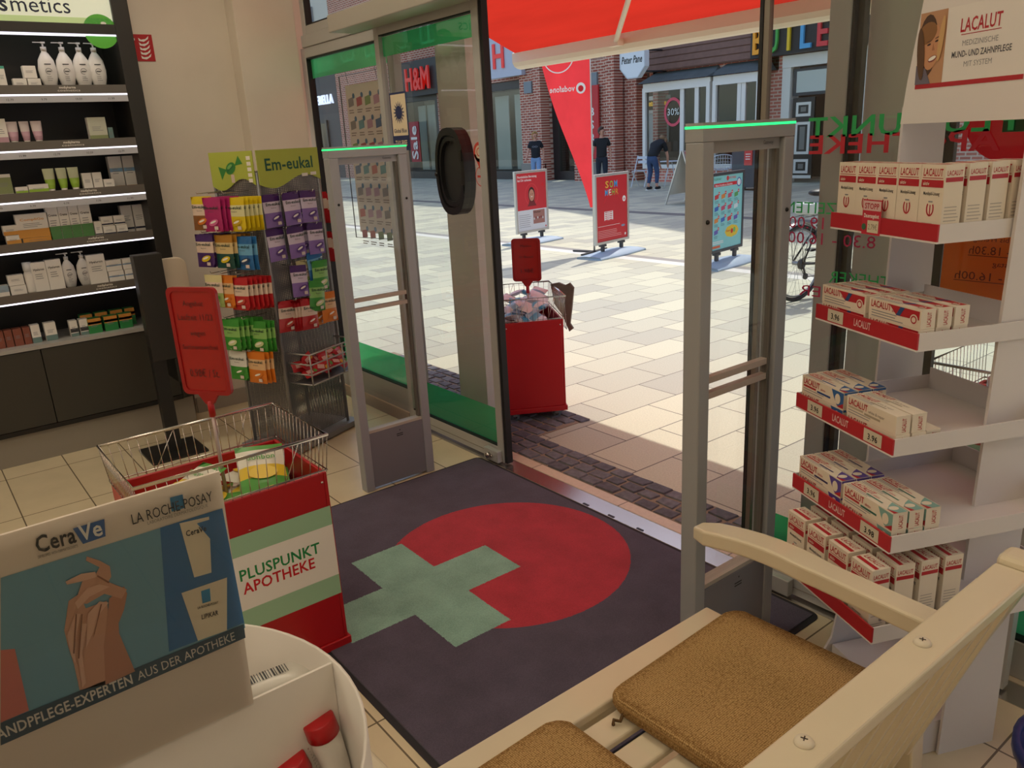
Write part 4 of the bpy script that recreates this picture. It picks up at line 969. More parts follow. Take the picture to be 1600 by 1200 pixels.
j = dict(pelvis=(0, .05, .88), waist=(0, -.05, 1.03), chest=(0, -.24, 1.15), neck=(0, -.39, 1.17), head=(0, -.50, 1.10), shL=(.17, -.30, 1.14), elL=(.2, -.36, .88), wrL=(.14, -.45, .66), shR=(-.17, -.30, 1.14), elR=(-.2, -.38, .88), wrR=(-.14, -.47, .68),
    hipL=(.09, .05, .84), knL=(.09, .0, .48), anL=(.1, .1, .098), hipR=(-.09, .05, .84), knR=(-.09, -.06, .48), anR=(-.10, -.02, .098), face=(0, -.6, -1))
j['chest'] = (0, -.20, 1.20); j['neck'] = (0, -.33, 1.27); j['head'] = (0, -.44, 1.27); j['shL'] = (.17, -.25, 1.24); j['shR'] = (-.17, -.25, 1.24)
person((-15.45, 17.0, 0), math.radians(-175), 'person in black t-shirt and blue jeans bending over, seen from behind', j, TEE2, JD, mat('8d6f50', .7), .05, BLACK)

# white bistro furniture by the bay window
WI = mat('d9dde2', .4)
def wire_chair(loc, rz, label):
    r = tag(empty('wire_chair', loc, rz), label, 'chair', 'white wire chairs outside the shop across')
    s = MB(); n_ = 8; grid = []
    for j_ in range(n_+1):
        t_ = j_/n_; row = []
        for i in range(n_+1):
            u = -1+2*i/n_
            if t_ < .45: y = -.25+.5*t_/.45; z = .46-.03*math.sin(math.pi*t_/.45)+.06*u*u
            else: q = (t_-.45)/.55; y = .25+.10*q-.07*u*u; z = .44+.42*q-.05*u*u*q
            row.append(V((u*.27*(1-.25*max(0, t_-.8)*5*.3), y, z)))
        grid.append(row)
    for row in grid: s.tube(row, .006, WI, 5)
    for i in range(n_+1): s.tube([grid[j_][i] for j_ in range(n_+1)], .006, WI, 5)
    s.tube([grid[0][i] for i in range(n_+1)]+[grid[j_][n_] for j_ in range(1, n_+1)]+[grid[n_][i] for i in range(n_-1, -1, -1)]+[grid[j_][0] for j_ in range(n_-1, 0, -1)], .012, WI, 6, closed=True); s.build('wire_seat', r)
    for sx_ in (-1, 1):
        for sy_ in (-1, 1): MB().tube([(sx_*.15, sy_*.14, .43), (sx_*.21, sy_*.22, 0)], .010, WI, 6).build('leg', r)
    return r
for (px_, py_), a, lb in (((1096, 278), .4, 'white wire chair nearest the gate post, in the row by the bay window'), ((1128, 280), .7, 'white wire chair in the middle of the row by the bay window'), ((1158, 278), .3, 'white wire chair next to the grey cabinet, in the row by the bay window')):
    p = onY(px_, py_, 18.3); wire_chair((p.x+({1096: -.12, 1128: 0, 1158: .1}[px_]), 18.3, 0), a+math.pi, lb)
ft = tag(empty('folding_chair', (-16.75, 17.9, 0), .3), 'white slatted folding chair beside the bending person', 'chair')
s = MB(); 
for k in range(5): s.box((-.2, -.2+.085*k, .45), (.2, -.13+.085*k, .465), WI)
s.build('seat', ft); s = MB()
for k in range(2): s.box((-.2, .21, .66+.12*k), (.2, .23, .74+.12*k), WI)
s.build('backrest', ft)
for sx_ in (-1, 1): MB().bar((sx_*.21, -.22, 0), (sx_*.21, .24, .88), .02, .02, WI).build('leg', ft); MB().bar((sx_*.19, .25, 0), (sx_*.19, -.2, .45), .02, .02, WI).build('leg', ft)
tb = tag(empty('folding_table', (-15.75, 18.05, 0)), 'small white round bistro table in front of the bending person', 'table')
MB().cyl((0,0,.7), (0,0,.72), .3, WI, 24).build('tabletop', tb)
for a in (0, 1.57, 3.14, 4.71): MB().tube([(.05*math.cos(a), .05*math.sin(a), .7), (.25*math.cos(a), .25*math.sin(a), 0)], .01, WI, 6).build('leg', tb)
# grey cabinet with giant cups
cbp = V((-12.65, 17.6, 0)); gc = tag(empty('cabinet', cbp, .1), 'dark grey wheeled cabinet with a red tag standing outside the shop entrance', 'cabinet')
MB().box((-.42, -.3, .08), (.42, .3, 1.0), mat('4d4f52', .5)).build('body', gc, bevel=.01)
for sx_ in (-1, 1):
    for sy_ in (-1, 1): MB().cyl((sx_*.34-.02, sy_*.22, .04), (sx_*.34+.02, sy_*.22, .04), .04, BLACK, 12).build('caster', gc)
s = MB(); s.box((-.41, -.29, 1.001), (-.1, -.02, 1.03), mat('9fb0c4', .3)); s.build('screen', gc); s = MB(); s.box((-.05, -.33, .62), (.16, -.301, 1.0), mat('d8453c', .5)); pn = Pan(s, (.055, -.3305, .7), (1,0,0), (0,0,1)); pn.lines(-.07, .2, .07, 3, .06, .02, WT); s.build('red_tag', gc)
for k in range(2):
    c_ = tag(empty('giant_cup', cbp+V((.16, .02, 1.001+.232*k)), .1*k-.2), ['large cream patterned cup, lower of the two stacked on the grey cabinet', 'large cream patterned cup, upper of the two stacked on the grey cabinet'][k], 'cup', 'giant cups on the cabinet')
    CU = mat('d9cdb4', .5, noise=.3, nscale=25); m_ = MB(); m_.lathe([(0, 0), (.15, 0), (.19, .06), (.21, .2), (.21, .228), (.19, .22), (.16, .05), (0, .03)], CU, 24); m_.build('cup', c_)
    MB().tube([(-.2, 0, .19), (-.30, 0, .18), (-.31, 0, .1), (-.19, 0, .06)], .022, CU, 8).build('handle', c_)
# flyer board hanging outside behind the left window
fb_ = tag(empty('flyer_board', (0, 2.46, 0)), 'curved beige offer poster with rows of products, outside behind the left window', 'poster')
s = MB(); x0, x1, z0, z1 = -4.86, -4.34, 1.02, 2.02
s.box((x0+.06, .0, z0+.04), (x1, .006, z1-.06), mat('e6d8c4', .6)); pn = Pan(s, (0, -.0004, 0), (1,0,0), (0,0,1))
for r_ in range(7):
    for c in range(4):
        x = x0+.085+c*.108; z = z1-.19-r_*.135
        pn.poly([(x, z), (x+.07, z+.01), (x+.07, z+.06), (x, z+.05)], mat(random.choice(('c85a3c', '5c9a9a', 'b98a96', '7f9a4a', '8a8074', 'b23b3b', '3a5f86')), .5), 1); pn.disc(x+.075, z+.065, .016, mat('2d6a8a', .5), 2, n=12); pn.lines(x, z-.015, x+.08, 2, .014, .006, mat('8d7a66', .5), 2)
s.build('printed_sheet', fb_)
MB().tube([(x0, -.004, z0), (x1+.02, -.004, z0+.02), (x1+.02, -.004, z1), (x0, -.004, z1)], .004, BLACK, 6, closed=True).build('wire_frame', fb_)

for xx in (x0+.10, x1-.05): MB().tube([(xx, .003, z1-.05), (xx, -.02, z1+.08), (xx, -.092, 2.185)], .0015, BLACK, 5).build('hanging_wire', fb_)

# ================================================================ DOOR MAT
def mat_mat():
    m = bpy.data.materials.new('door_mat_pile'); m.use_nodes = True; n = m.node_tree.nodes; l = m.node_tree.links; b = n['Principled BSDF']
    tc = n.new('ShaderNodeTexCoord'); sp = n.new('ShaderNodeSeparateXYZ'); l.new(tc.outputs['Object'], sp.inputs[0])
    nz = n.new('ShaderNodeTexNoise'); nz.inputs['Scale'].default_value = 260; l.new(tc.outputs['Object'], nz.inputs['Vector'])
    def M_(op, a, bb):
        q = n.new('ShaderNodeMath'); q.operation = op
        for i, v in enumerate((a, bb)):
            if v is None: continue
            if isinstance(v, (int, float)): q.inputs[i].default_value = v
            else: l.new(v, q.inputs[i])
        return q.outputs[0]
    X, Y = sp.outputs['X'], sp.outputs['Y']
    wob = M_('MULTIPLY', M_('SUBTRACT', nz.outputs[0], .5), .012); Xw = M_('ADD', X, wob); Yw = M_('ADD', Y, wob)
    dx = M_('SUBTRACT', Xw, -2.28); dy = M_('SUBTRACT', Yw, 1.66)
    circ = M_('LESS_THAN', M_('ADD', M_('MULTIPLY', dx, dx), M_('MULTIPLY', dy, dy)), .485**2)
    ax = M_('ABSOLUTE', M_('SUBTRACT', Xw, -2.3), None); ay = M_('ABSOLUTE', M_('SUBTRACT', Yw, 1.285), None)
    a1 = M_('MULTIPLY', M_('LESS_THAN', ax, .37), M_('LESS_THAN', ay, .115)); a2 = M_('MULTIPLY', M_('LESS_THAN', ax, .117), M_('LESS_THAN', ay, .363))
    cross = M_('MAXIMUM', a1, a2)
    def mixc(f, c1, c2):
        q = n.new('ShaderNodeMix'); q.data_type = 'RGBA'; l.new(f, q.inputs[0])
        for i, v in ((6, c1), (7, c2)):
            if isinstance(v, str): q.inputs[i].default_value = lin(v)+(1,)
            else: l.new(v, q.inputs[i])
        return q.outputs[2]
    c = mixc(cross, mixc(circ, '524c5c', 'b03442'), '88b0a0')
    n2 = n.new('ShaderNodeTexNoise'); n2.inputs['Scale'].default_value = 9; n2.inputs['Detail'].default_value = 8; l.new(tc.outputs['Object'], n2.inputs['Vector'])
    mr = n.new('ShaderNodeMapRange'); l.new(M_('ADD', M_('MULTIPLY', nz.outputs[0], .5), M_('MULTIPLY', n2.outputs[0], .5)), mr.inputs[0]); mr.inputs[1].default_value = .35; mr.inputs[2].default_value = .65; mr.inputs[3].default_value = .78; mr.inputs[4].default_value = 1.2
    hv = n.new('ShaderNodeHueSaturation'); l.new(c, hv.inputs['Color']); l.new(mr.outputs[0], hv.inputs['Value']); l.new(hv.outputs[0], b.inputs['Base Color'])
    b.inputs['Roughness'].default_value = .95; b.inputs['Specular IOR Level'].default_value = .1; b.inputs['Sheen Weight'].default_value = .2
    bp = n.new('ShaderNodeBump'); bp.inputs['Strength'].default_value = .5; bp.inputs['Distance'].default_value = .002; l.new(nz.outputs[0], bp.inputs['Height']); l.new(bp.outputs[0], b.inputs['Normal'])
    return m
mm = MB(); x0, x1, y0, y1, rr = -3.22, -1.24, .83, 2.195, .03; pts = []
for (cx_, cy_, a0) in ((x1-rr, y1-rr, 0), (x0+rr, y1-rr, 90), (x0+rr, y0+rr, 180), (x1-rr, y0+rr, 270)):
    for k in range(5): a = math.radians(a0+22.5*k); pts.append((cx_+rr*math.cos(a), cy_+rr*math.sin(a)))
mm.prism(pts, mat('26242a', .8), (1,0,0), (0,1,0), (0,0,.0035), .003)
ins = [(max(x0+.02, min(x1-.02, x)), max(y0+.02, min(y1-.02, y))) for x, y in pts]
mm.prism(ins, mat_mat(), (1,0,0), (0,1,0), (0,0,.009), .0055)
tag(mm.build('door_mat'), 'dark grey-purple door mat with a red disc and a pale green cross', 'door mat')

# ================================================================ SECURITY GATES
LED = mat('25d06c', .4, emit=2.2)
def gate(loc, label, dirx=1):
    r = tag(empty('security_gate', loc), label, 'security gate'); W, H_ = .385, 1.60; d = .028; G = mat('a3a6aa', .45, .2)
    for y in (0, W-.045): 
        p = MB(); p.box((-d, y, .001), (d, y+.045, H_-.045), G); po = p.build('post', r, bevel=.004)
        MB().sph((d+.001, y+.022, 1.36), .006, BLACK, 8).build('screw_hole', po)
    p = MB(); p.box((-d, 0, H_-.045), (d, W, H_-.014), G).box((-d, 0, H_-.0075), (d, W, H_), G); p.box((-d*.9, .002, H_-.014), (d*.9, W-.002, H_-.0075), DKGREY); p.build('top_cap', r)
    p = MB(); p.box((-d-.001, -.001, H_-.0138), (d+.001, W+.001, H_-.0077), LED); p.build('light_strip', r)
    p = MB(); p.box((-.006, .047, .305), (.006, W-.047, H_-.07), mat('938f86', .5)) if False else None
    g = MB()
    for x in (-.008, .008): g.add([(x, .046, .305), (x, W-.046, .305), (x, W-.046, H_-.075), (x, .046, H_-.075)], [(0,1,2,3)], ACRYL)
    g.build('clear_panel', r)
    p = MB(); p.box((-.012, .046, H_-.075), (.012, W-.046, H_-.046), G); pn = Pan(p, (.0125, 0, 0), (0,1,0), (0,0,1)); pn.text('Gateway', W-.12, H_-.062, .01, DKGREY, 1, w=.045, bold=False); p.build('inner_frame', r)
    p = MB(); p.box((-.012, W-.057, .305), (.012, W-.046, H_-.076), mat('6a665f', .5)); p.build('cable_duct', r)
    for z in (.875, .92): MB().box((-.010, .046, z), (.010, W-.058, z+.018), mat('b8a99c', .5)).build('cross_bar', r)
    p = MB(); p.box((-.024, .0455, .015), (.024, W-.0455, .29), mat('84838a', .45, .2)); pn = Pan(p, (.0245, 0, 0), (0,1,0), (0,0,1))
    pn.rect(.19, .25, .225, .254, BLACK, 1).rect(.19, .241, .225, .245, BLACK, 1).disc(.21, .27, .003, BLACK, 1, n=8); p.build('base_panel', r)
    p = MB(); p.box((-.02, .046, .2905), (.02, W-.046, .304), mat('b9b1a4', .4)); p.build('shelf_strip', r)
    MB().box((-.03, -.004, 0), (.03, W+.004, .0145), mat('4a443f', .6)).build('foot_plate', r) if False else None
    return r
gate((-3.262, 1.545, 0), 'light grey security gate frame standing at the left edge of the door mat')
gate((-1.33, 1.61, .0092), 'grey security gate frame rising behind the white bench')

# ================================================================ WALL SHELF
XF = -4.95
ws = tag(empty('wall_shelf', (-5.15, 0, 0)), 'black wall shelving unit with lit shelves full of cosmetics', 'shelving unit')
def Lw(x, y, z): return (x+5.15, y, z)
BK = mat('1d1c1b', .45); BK2 = mat('2a2825', .4); YL_, YR = -.7, 1.215
S = [1.975, 1.70, 1.445, 1.19, .925, .65]
MB().box(Lw(-5.355, YL_, .18), Lw(-5.335, YR, 2.9), BK).build('back_panel', ws)
MB().box(Lw(-5.355, YR, .18), Lw(XF+.0, YR+.085, 2.9), BK2).build('side_panel', ws, bevel=.003)
MB().box(Lw(-5.355, YL_-.05, .18), Lw(XF, YL_, 2.9), BK2).build('side_panel', ws)
MB().box(Lw(-5.33, YL_, 0), Lw(XF-.02, YR+.06, .172), mat('8d867b', .6)).build('plinth', ws)
LEDW = mat('f4f1ff', .5, emit=1.6); LIP = mat('6b6661', .35, .3); STRIP = mat('b9bcc6', .4)
for k, z in enumerate(S):
    if k < 5:
        o = MB().box(Lw(-5.334, YL_+.001, z-.03), Lw(XF-.012, YR-.001, z), BK).build('shelf', ws)
        l = MB(); l.box(Lw(XF-.011, YL_+.001, z-.032), Lw(XF, YR-.001, z+.012), LIP); pn = Pan(l, Lw(XF+.0005, 0, z), (0,1,0), (0,0,1))
        yl_ = onX((92, 98, 126, 138, 152)[k], (137, 219, 298, 374, 446)[k], XF).y
        pn.text('medipharma', yl_, -.006, .012, PAPER, 1, w=.08); pn.text('cosmetics', yl_-.01, -.02, .010, PAPER, 1, w=.11, bold=False); l.build('shelf_lip', o)
        MB().box(Lw(XF-.006, YL_+.001, z-.040), Lw(XF+.001, YR-.001, z-.0325), LEDW).build('light_strip', o)
        if k < 3:
            l = MB(); l.box(Lw(XF-.004, YL_+.001, z-.074), Lw(XF, YR-.001, z-.0405), STRIP); pn = Pan(l, Lw(XF+.0005, 0, z), (0,1,0), (0,0,1))
            for j_ in range(7): pn.text(random.choice(('11.99', '7.79', '9.79', '8.79', '12.79', '10.59')), .15+j_*.16, -.064, .011, DKGREY, 1, bold=False)
            l.build('price_rail', o)
    else:
        MB().box(Lw(-5.334, YL_+.001, z-.02), Lw(XF+.004, YR-.001, z), mat('a7a5a2', .4)).build('shelf', ws)
for a, b in ((YL_+.003, -.1), (-.096, .523), (.527, YR-.003)):
    MB().box(Lw(-5.33, a, .20), Lw(XF-.002, b, .625), mat('383630', .5)).build('cabinet_door', ws, bevel=.002)
MB().box(Lw(-5.33, YL_, .1725), Lw(XF, YR-.001, .198), mat('14110f', .5)).build('bottom_rail', ws)
# illuminated header
zb = 2.29; hd = MB(); hd.box(Lw(-5.33, YL_+.001, zb), Lw(XF-.02, YR-.001, 2.85), mat('d9e0cb', .5, emit=.35)); pn = Pan(hd, Lw(XF-.0195, 0, 0), (0,1,0), (0,0,1))
pr = onX(112, 12, XF); NV = mat('18243f', .5); GRB = mat('5fae3a', .5, emit=.2)
pn.text('metics', pr.y, pr.z-.025, .075, NV, 1, al='r', w=.28, bold=False); pn.text('medicos', pr.y-.285, pr.z-.025, .075, NV, 1, al='r', w=.36)
pg = onX(155, 45, XF); pn.disc(pg.y+.01, pg.z-.01, .085, mat('4f9c31', .4, emit=.25), 1, n=32); pn.disc(pg.y+.03, pg.z+.03, .014, PAPER, 2, ry=.008)
pn.disc(.45, 2.62, .05, mat('86c04f', .4, emit=.25), 1); pn.rect(YL_+.01, zb+.001, YR-.01, zb+.03, mat('b9cf93', .5, emit=.3), 1); hd.build('header_panel', ws)
MB().box(Lw(XF-.06, YL_, zb-.05), Lw(XF, YR-.001, zb-.001), BK2).build('canopy', ws)
MB().box(Lw(XF-.05, YL_, zb-.058), Lw(XF-.01, YR-.001, zb-.051), LEDW).build('light_strip', ws)

def yof(px, k, xx=-5.03): 
    z = S[k]; p = onX(px, (131, 215, 296, 372, 447, 530)[k], xx); return p.y
names_s = ['top', 'second', 'third', 'fourth', 'fifth', 'lowest']
def shelf_box(name, k, px0, px1, h, label, cat='box', group=None, zoff=0, depth=.05, xx=-5.03, col=PAPER, bands=(), text=None, tcol=None, gap=.001):
    y0, y1 = yof(px0, k, xx), yof(px1, k, xx); w_ = y1-y0-2*gap; mb = MB(); mb.box((-depth, -w_/2, 0), (0, w_/2, h), col)
    pn = Pan(mb, (.0003, 0, 0), (0,1,0), (0,0,1))
    for a, b, c in bands: pn.rect(-w_/2+.0003, a*h, w_/2-.0003, b*h, c, 1)
    if text: pn.text(text, 0, h*.72, min(.012, h*.12), tcol or DKGREY, 3, al='c', w=w_*.75)
    pn.lines(-w_*.3, h*.6, w_*.3, 3, h*.07, h*.02, mat('8b8b90', .6), 2)
    o = mb.build(name, loc=(xx, (y0+y1)/2, S[k]+zoff+.0005)); tag(o, label, cat, group); return o
def shelf_tube(k, px0, px1, h, label, group, c1, c2, xx=-5.03):
    y0, y1 = yof(px0, k, xx), yof(px1, k, xx); w_ = (y1-y0)*.92; r = tag(empty('cream_tube', (xx-.02, (y0+y1)/2, S[k]+.0005)), label, 'tube', group)
    MB().cyl((0,0,0), (0,0,.018), w_*.30, PAPER, 16).build('cap', r)
    mb = MB(); n_ = 12; vs = []; hs = (.0185, .04, h*.55, h*.9, h)
    for z, wy, wx in ((hs[0], .33, .33), (hs[1], .40, .36), (hs[2], .46, .22), (hs[3], .5, .06), (hs[4], .5, .03)):
        vs += [(w_*wx*math.cos(2*math.pi*i/n_), w_*wy*math.sin(2*math.pi*i/n_), z) for i in range(n_)]
    for j_ in range(4): mb.add(vs[j_*n_:(j_+2)*n_], [(i, (i+1) % n_, (i+1) % n_+n_, i+n_) for i in range(n_)], c1 if j_ > 1 else c2, True)
    mb.build('tube_body', r)
def pump(k, px, h, label, group, xx=-5.05, w_=.09):
    y = yof(px, k, xx); r = tag(empty('pump_bottle', (xx, y, S[k]+.0005)), label, 'bottle', group); WB = mat('e3e1de', .3)
    b = MB(); b.lathe([(0, 0), (.27, .005), (.33, .03), (.47, .3), (.5, .5), (.42, .75), (.22, .92), (.15, .96), (.15, 1.0), (0, 1.0)], WB, 20, sx=w_*.62, sy=w_)
    for i in range(len(b.v)): b.v[i].z *= h*.80 if b.v[i].z > .2 or b.v[i].z > .031 else h*.80
    pn = Pan(b, (w_*.325, 0, 0), (0,1,0), (0,0,1)); pn.ring(0, h*.36, w_*.18, .003, GREY, 1, n=16, a1=5); pn.rect(-w_*.17, h*.5, w_*.17, h*.52, DKGREY, 1); pn.rect(-w_*.12, h*.35, w_*.12, h*.37, DKGREY, 2); pn.lines(-w_*.15, h*.25, w_*.15, 3, h*.04, h*.01, GREY, 1); b.build('bottle_body', r)
    p = MB(); p.cyl((0,0,h*.802), (0,0,h*.88), w_*.16, WB, 14).cyl((0,0,h*.88), (0,0,h*.95), w_*.05, WB, 8).box((-.008, -.008, h*.95), (.008, .012, h*.985), WB).box((-.005, -.045, h*.962), (.005, -.008, h*.98), WB); p.build('pump_head', r)
TEAL, PINK, OLV, LGR, ORG, BRN, GRY2 = mat('4fae97', .5), mat('c9a0ae', .5), mat('8f9a6a', .5), mat('a4cc4a', .4), mat('e0a04a', .5), mat('8a4e3d', .5), mat('6e8a87', .5)
for i, px in enumerate((79, 107, 133, 156)): pump(0, px, .235, 'white pump bottle on the top shelf, %s' % ['leftmost of four', 'second of four', 'third of four', 'rightmost of four, nearest the black side panel'][i], 'pump bottles on the top shelf')
shelf_box('cosmetics_box', 0, 0, 12, .11, 'white box with a teal top at the left picture edge of the top shelf', bands=((.88, 1, TEAL),))
shelf_box('cosmetics_box', 0, 21, 43, .05, 'low white box left of the two stacked boxes, top shelf')
shelf_box('cosmetics_box', 0, 44, 65, .05, 'lower white box of the stack beside the pump bottles, top shelf'); shelf_box('cosmetics_box', 0, 40, 61, .06, 'upper white box of the stack beside the pump bottles, top shelf', zoff=.052)
shelf_box('cosmetics_box', 1, -6, 14, .13, 'pink and white box at the left end of the second shelf', bands=((0, .3, PINK),))
for i, (a, b) in enumerate(((12, 33), (34, 51), (52, 71))): shelf_tube(1, a, b, .115, 'pale pink cream tube on the second shelf, %s' % ['leftmost of three', 'middle one of three', 'right one of three'][i], 'pink tubes on the second shelf', mat('e0d2d0', .4), PINK)
shelf_box('cosmetics_box', 1, 141, 170, .125, 'grey-green boxed cream alone at the right of the second shelf', bands=((0, .25, OLV), (.25, 1, mat('c9cbb8', .5)))); shelf_box('cosmetics_box', 1, 171, 179, .07, 'small grey box at the right side of the grey-green box, second shelf', col=GRY2)
shelf_box('cosmetics_box', 2, -4, 21, .11, 'olive box at the left end of the third shelf', bands=((.1, .85, OLV),)); shelf_box('cosmetics_box', 2, 24, 44, .04, 'small low box with a green band, third shelf', bands=((0, .5, LGR),)); shelf_box('cosmetics_box', 2, 45, 77, .048, 'wide low box with a green band, third shelf', bands=((0, .5, LGR),))
for i, (a, b) in enumerate(((72, 92), (93, 111), (111, 130))): shelf_tube(2, a, b, .125, 'lime green cream tube on the third shelf, %s' % ['leftmost of three', 'middle one of three', 'right one of three'][i], 'lime tubes on the third shelf', mat('d9e0b8', .4), LGR)
shelf_box('cosmetics_box', 2, 132, 147, .09, 'narrow white box just right of the lime tubes, third shelf'); shelf_box('cosmetics_box', 2, 148, 163, .09, 'second narrow white box right of the lime tubes, third shelf'); shelf_box('cosmetics_box', 2, 164, 181, .05, 'low white box before the tall boxes, third shelf', bands=((0, .12, ORG),))
for i, (a, b) in enumerate(((177, 198), (199, 219))): shelf_box('cosmetics_box', 2, a, b, .17, 'tall white box with a blue star on the third shelf, %s of the pair' % ('left', 'right')[i], group='tall boxes on the third shelf', xx=-5.10, bands=((0, .05, ORG), (.5, .62, mat('7fa8c9', .5))))
shelf_box('cosmetics_box', 3, 9, 33, .05, 'lower yellow and white box at the left of the fourth shelf', bands=((0, .5, ORG),)); shelf_box('cosmetics_box', 3, 7, 31, .05, 'upper yellow and white box at the left of the fourth shelf', zoff=.052, bands=((0, .4, ORG),))
shelf_box('cosmetics_box', 3, 35, 83, .028, 'flat orange box under the big yellow box, fourth shelf', bands=((0, 1, ORG),)); shelf_box('cosmetics_box', 3, 30, 82, .125, 'large white and yellow box on the fourth shelf', zoff=.029, bands=((0, .35, ORG),), text='CompliGo', tcol=ORG)
for i, (a, b) in enumerate(((80, 99), (99, 115), (115, 131), (131, 150))): shelf_box('cosmetics_box', 3, a, b, .18, 'tall white and green box on the fourth shelf, %s' % ['leftmost of four', 'second of four', 'third of four', 'rightmost of four'][i], group='green and white boxes on the fourth shelf', bands=((0, .42, mat('5a8f55', .5)),), text='Creme')
shelf_box('cosmetics_box', 3, 151, 163, .08, 'small blue-striped white box beside the green boxes, fourth shelf', bands=((.1, .17, NV),))
for i, (a, b, zo) in enumerate(((164, 184, 0), (185, 203, 0), (163, 182, .052), (183, 201, .052))): shelf_box('cosmetics_box', 3, a, b, .05, 'small blue-striped box on the fourth shelf, %s' % ['lower left of four stacked', 'lower right of four stacked', 'upper left of four stacked', 'upper right of four stacked'][i], group='stacked white boxes on the fourth shelf', zoff=zo, bands=((.1, .25, NV),))
for i, (a, b) in enumerate(((196, 214), (215, 233))): shelf_box('cosmetics_box', 3, a, b, .15, 'tall blue-striped box at the right end of the fourth shelf, %s' % ('left one', 'right one')[i], group='tall boxes on the fourth shelf', xx=-5.10, bands=((.1, .17, NV),))
shelf_box('cosmetics_box', 4, -5, 13, .06, 'blue and white box at the left edge of the fifth shelf', bands=((.4, 1, mat('9fb4c4', .5)),)); shelf_box('cosmetics_box', 4, 15, 41, .05, 'lower white box left of the spray bottle, fifth shelf'); shelf_box('cosmetics_box', 4, 14, 40, .055, 'upper white box left of the spray bottle, fifth shelf', zoff=.052)
y = yof(50, 4); r = tag(empty('spray_bottle', (-5.05, y, S[4]+.0005)), 'slim white spray bottle with teal print on the fifth shelf', 'bottle')
MB().lathe([(0,0), (.024,0), (.026,.01), (.026,.10), (.02,.115), (0,.115)], PAPER, 18).build('bottle_body', r); MB().lathe([(.02,.116), (.023,.12), (.023,.165), (0,.168)], mat('d9dadb', .3), 18).build('cap', r)
for i, (a, b, h) in enumerate(((54, 78, .16), (78, 103, .165), (143, 172, .165))): shelf_box('cosmetics_box', 4, a, b, h, 'box with a grey arc on the fifth shelf, %s' % ['left of the pump bottles', 'directly left of the pump bottles', 'right of the pump bottles'][i], group='arc print boxes on the fifth shelf', text='Hyaluron')
for i, px in enumerate((112, 136)): pump(4, px, .195, 'white pump bottle on the fifth shelf, %s of the pair' % ('left', 'right')[i], 'pump bottles on the fifth shelf', w_=.075)
for i, (a, b, zo) in enumerate(((173, 198, 0), (172, 197, .062), (199, 222, 0), (198, 221, .062))): shelf_box('cosmetics_box', 4, a, b, .06, 'box with a blue arc on the fifth shelf, %s' % ['lower of the left stack', 'upper of the left stack', 'lower of the right stack', 'upper of the right stack'][i], group='stacked boxes on the fifth shelf', zoff=zo, bands=((.45, .55, mat('6f9ac0', .5)),))
for i, (a, b) in enumerate(((-8, 7), (8, 21), (22, 37), (38, 50))): shelf_box('cosmetics_box', 5, a, b, .095, 'brown box on the lowest shelf, %s' % ['at the picture edge', 'second from the picture edge', 'third from the picture edge', 'last before the white boxes'][i], group='brown boxes on the lowest shelf', col=BRN)
shelf_box('cosmetics_box', 5, 51, 66, .10, 'white box with grey-green foot beside the brown boxes, lowest shelf', bands=((0, .3, GRY2),)); shelf_box('cosmetics_box', 5, 73, 92, .10, 'lone white box with grey-green foot, lowest shelf', bands=((0, .3, GRY2),))
for i, (a, b) in enumerate(((113, 126), (129, 143))): shelf_box('cosmetics_box', 5, a, b, .09, 'white box with dark stripes on the lowest shelf, %s' % ('left one', 'right one beside the green packs')[i], bands=((0, .2, GRY2), (.25, .5, DKGREY)))
GNP = mat('2f8a4a', .45)
for i, (a, b, xx) in enumerate(((142, 164, -5.02), (168, 190, -5.02), (192, 213, -5.02), (132, 152, -5.10), (156, 176, -5.10), (180, 200, -5.10), (203, 219, -5.10))):
    o = shelf_box('lip_care_pack', 5, a, b, .085 if i < 3 else .10, 'green and orange lip care pack on the lowest shelf, %s' % ['front row left', 'front row middle', 'front row right', 'back row far left', 'back row second', 'back row third', 'back row right end'][i], 'pack', 'green lip care packs on the lowest shelf', xx=xx, col=GNP, bands=((.55, 1, mat('c98a3c', .5)), (.62, .78, mat('c9402e', .5))), depth=.06)

# black stand with white board beside the shelf
ks = tag(empty('testing_stand', (-4.55, 1.02, 0)), 'black floor stand with a white rounded board, between the wall shelf and the sweets tower', 'stand')
def at_x(px, py, xx=-4.5): p = onX(px, py, xx); return V((p.x+4.55, p.y-1.02, p.z))
a_, b_ = at_x(258, 700), at_x(284, 700)
MB().box((.0, -.04, 0), (.05, .03, .62), BK).build('post', ks); 
p1, p2 = at_x(207, 400), at_x(244, 410); z_t = p1.z; z_b = at_x(240, 560).z
MB().box((-.02, p1.y, z_b-.02), (.06, p2.y+.03, z_t), BK2).build('upper_panel', ks, bevel=.004)
q0, q1 = at_x(250, 407), at_x(296, 415)
wb = MB(); rr = .05; y0_, y1_ = q0.y, q1.y; zt_, zb2 = q0.z, at_x(270, 550).z; pts = [(y0_, zb2), (y1_, zb2)]+[(y1_-rr+rr*math.cos(math.radians(t)), zt_-rr+rr*math.sin(math.radians(t))) for t in range(0, 91, 15)]+[(y0_, zt_)]
wb.prism(pts, mat('d9c9b4', .45), (0,1,0), (0,0,1), (.0, 0, 0), .03); wb.build('white_board', ks, bevel=.004)
MB().box((-.22, q0.y-.02, z_b-.16), (.06, q1.y+.10, z_b-.021), BK).build('box', ks, bevel=.006)
MB().box((-.14, -.16, 0), (.16, .14, .012), BK).build('base_plate', ks)

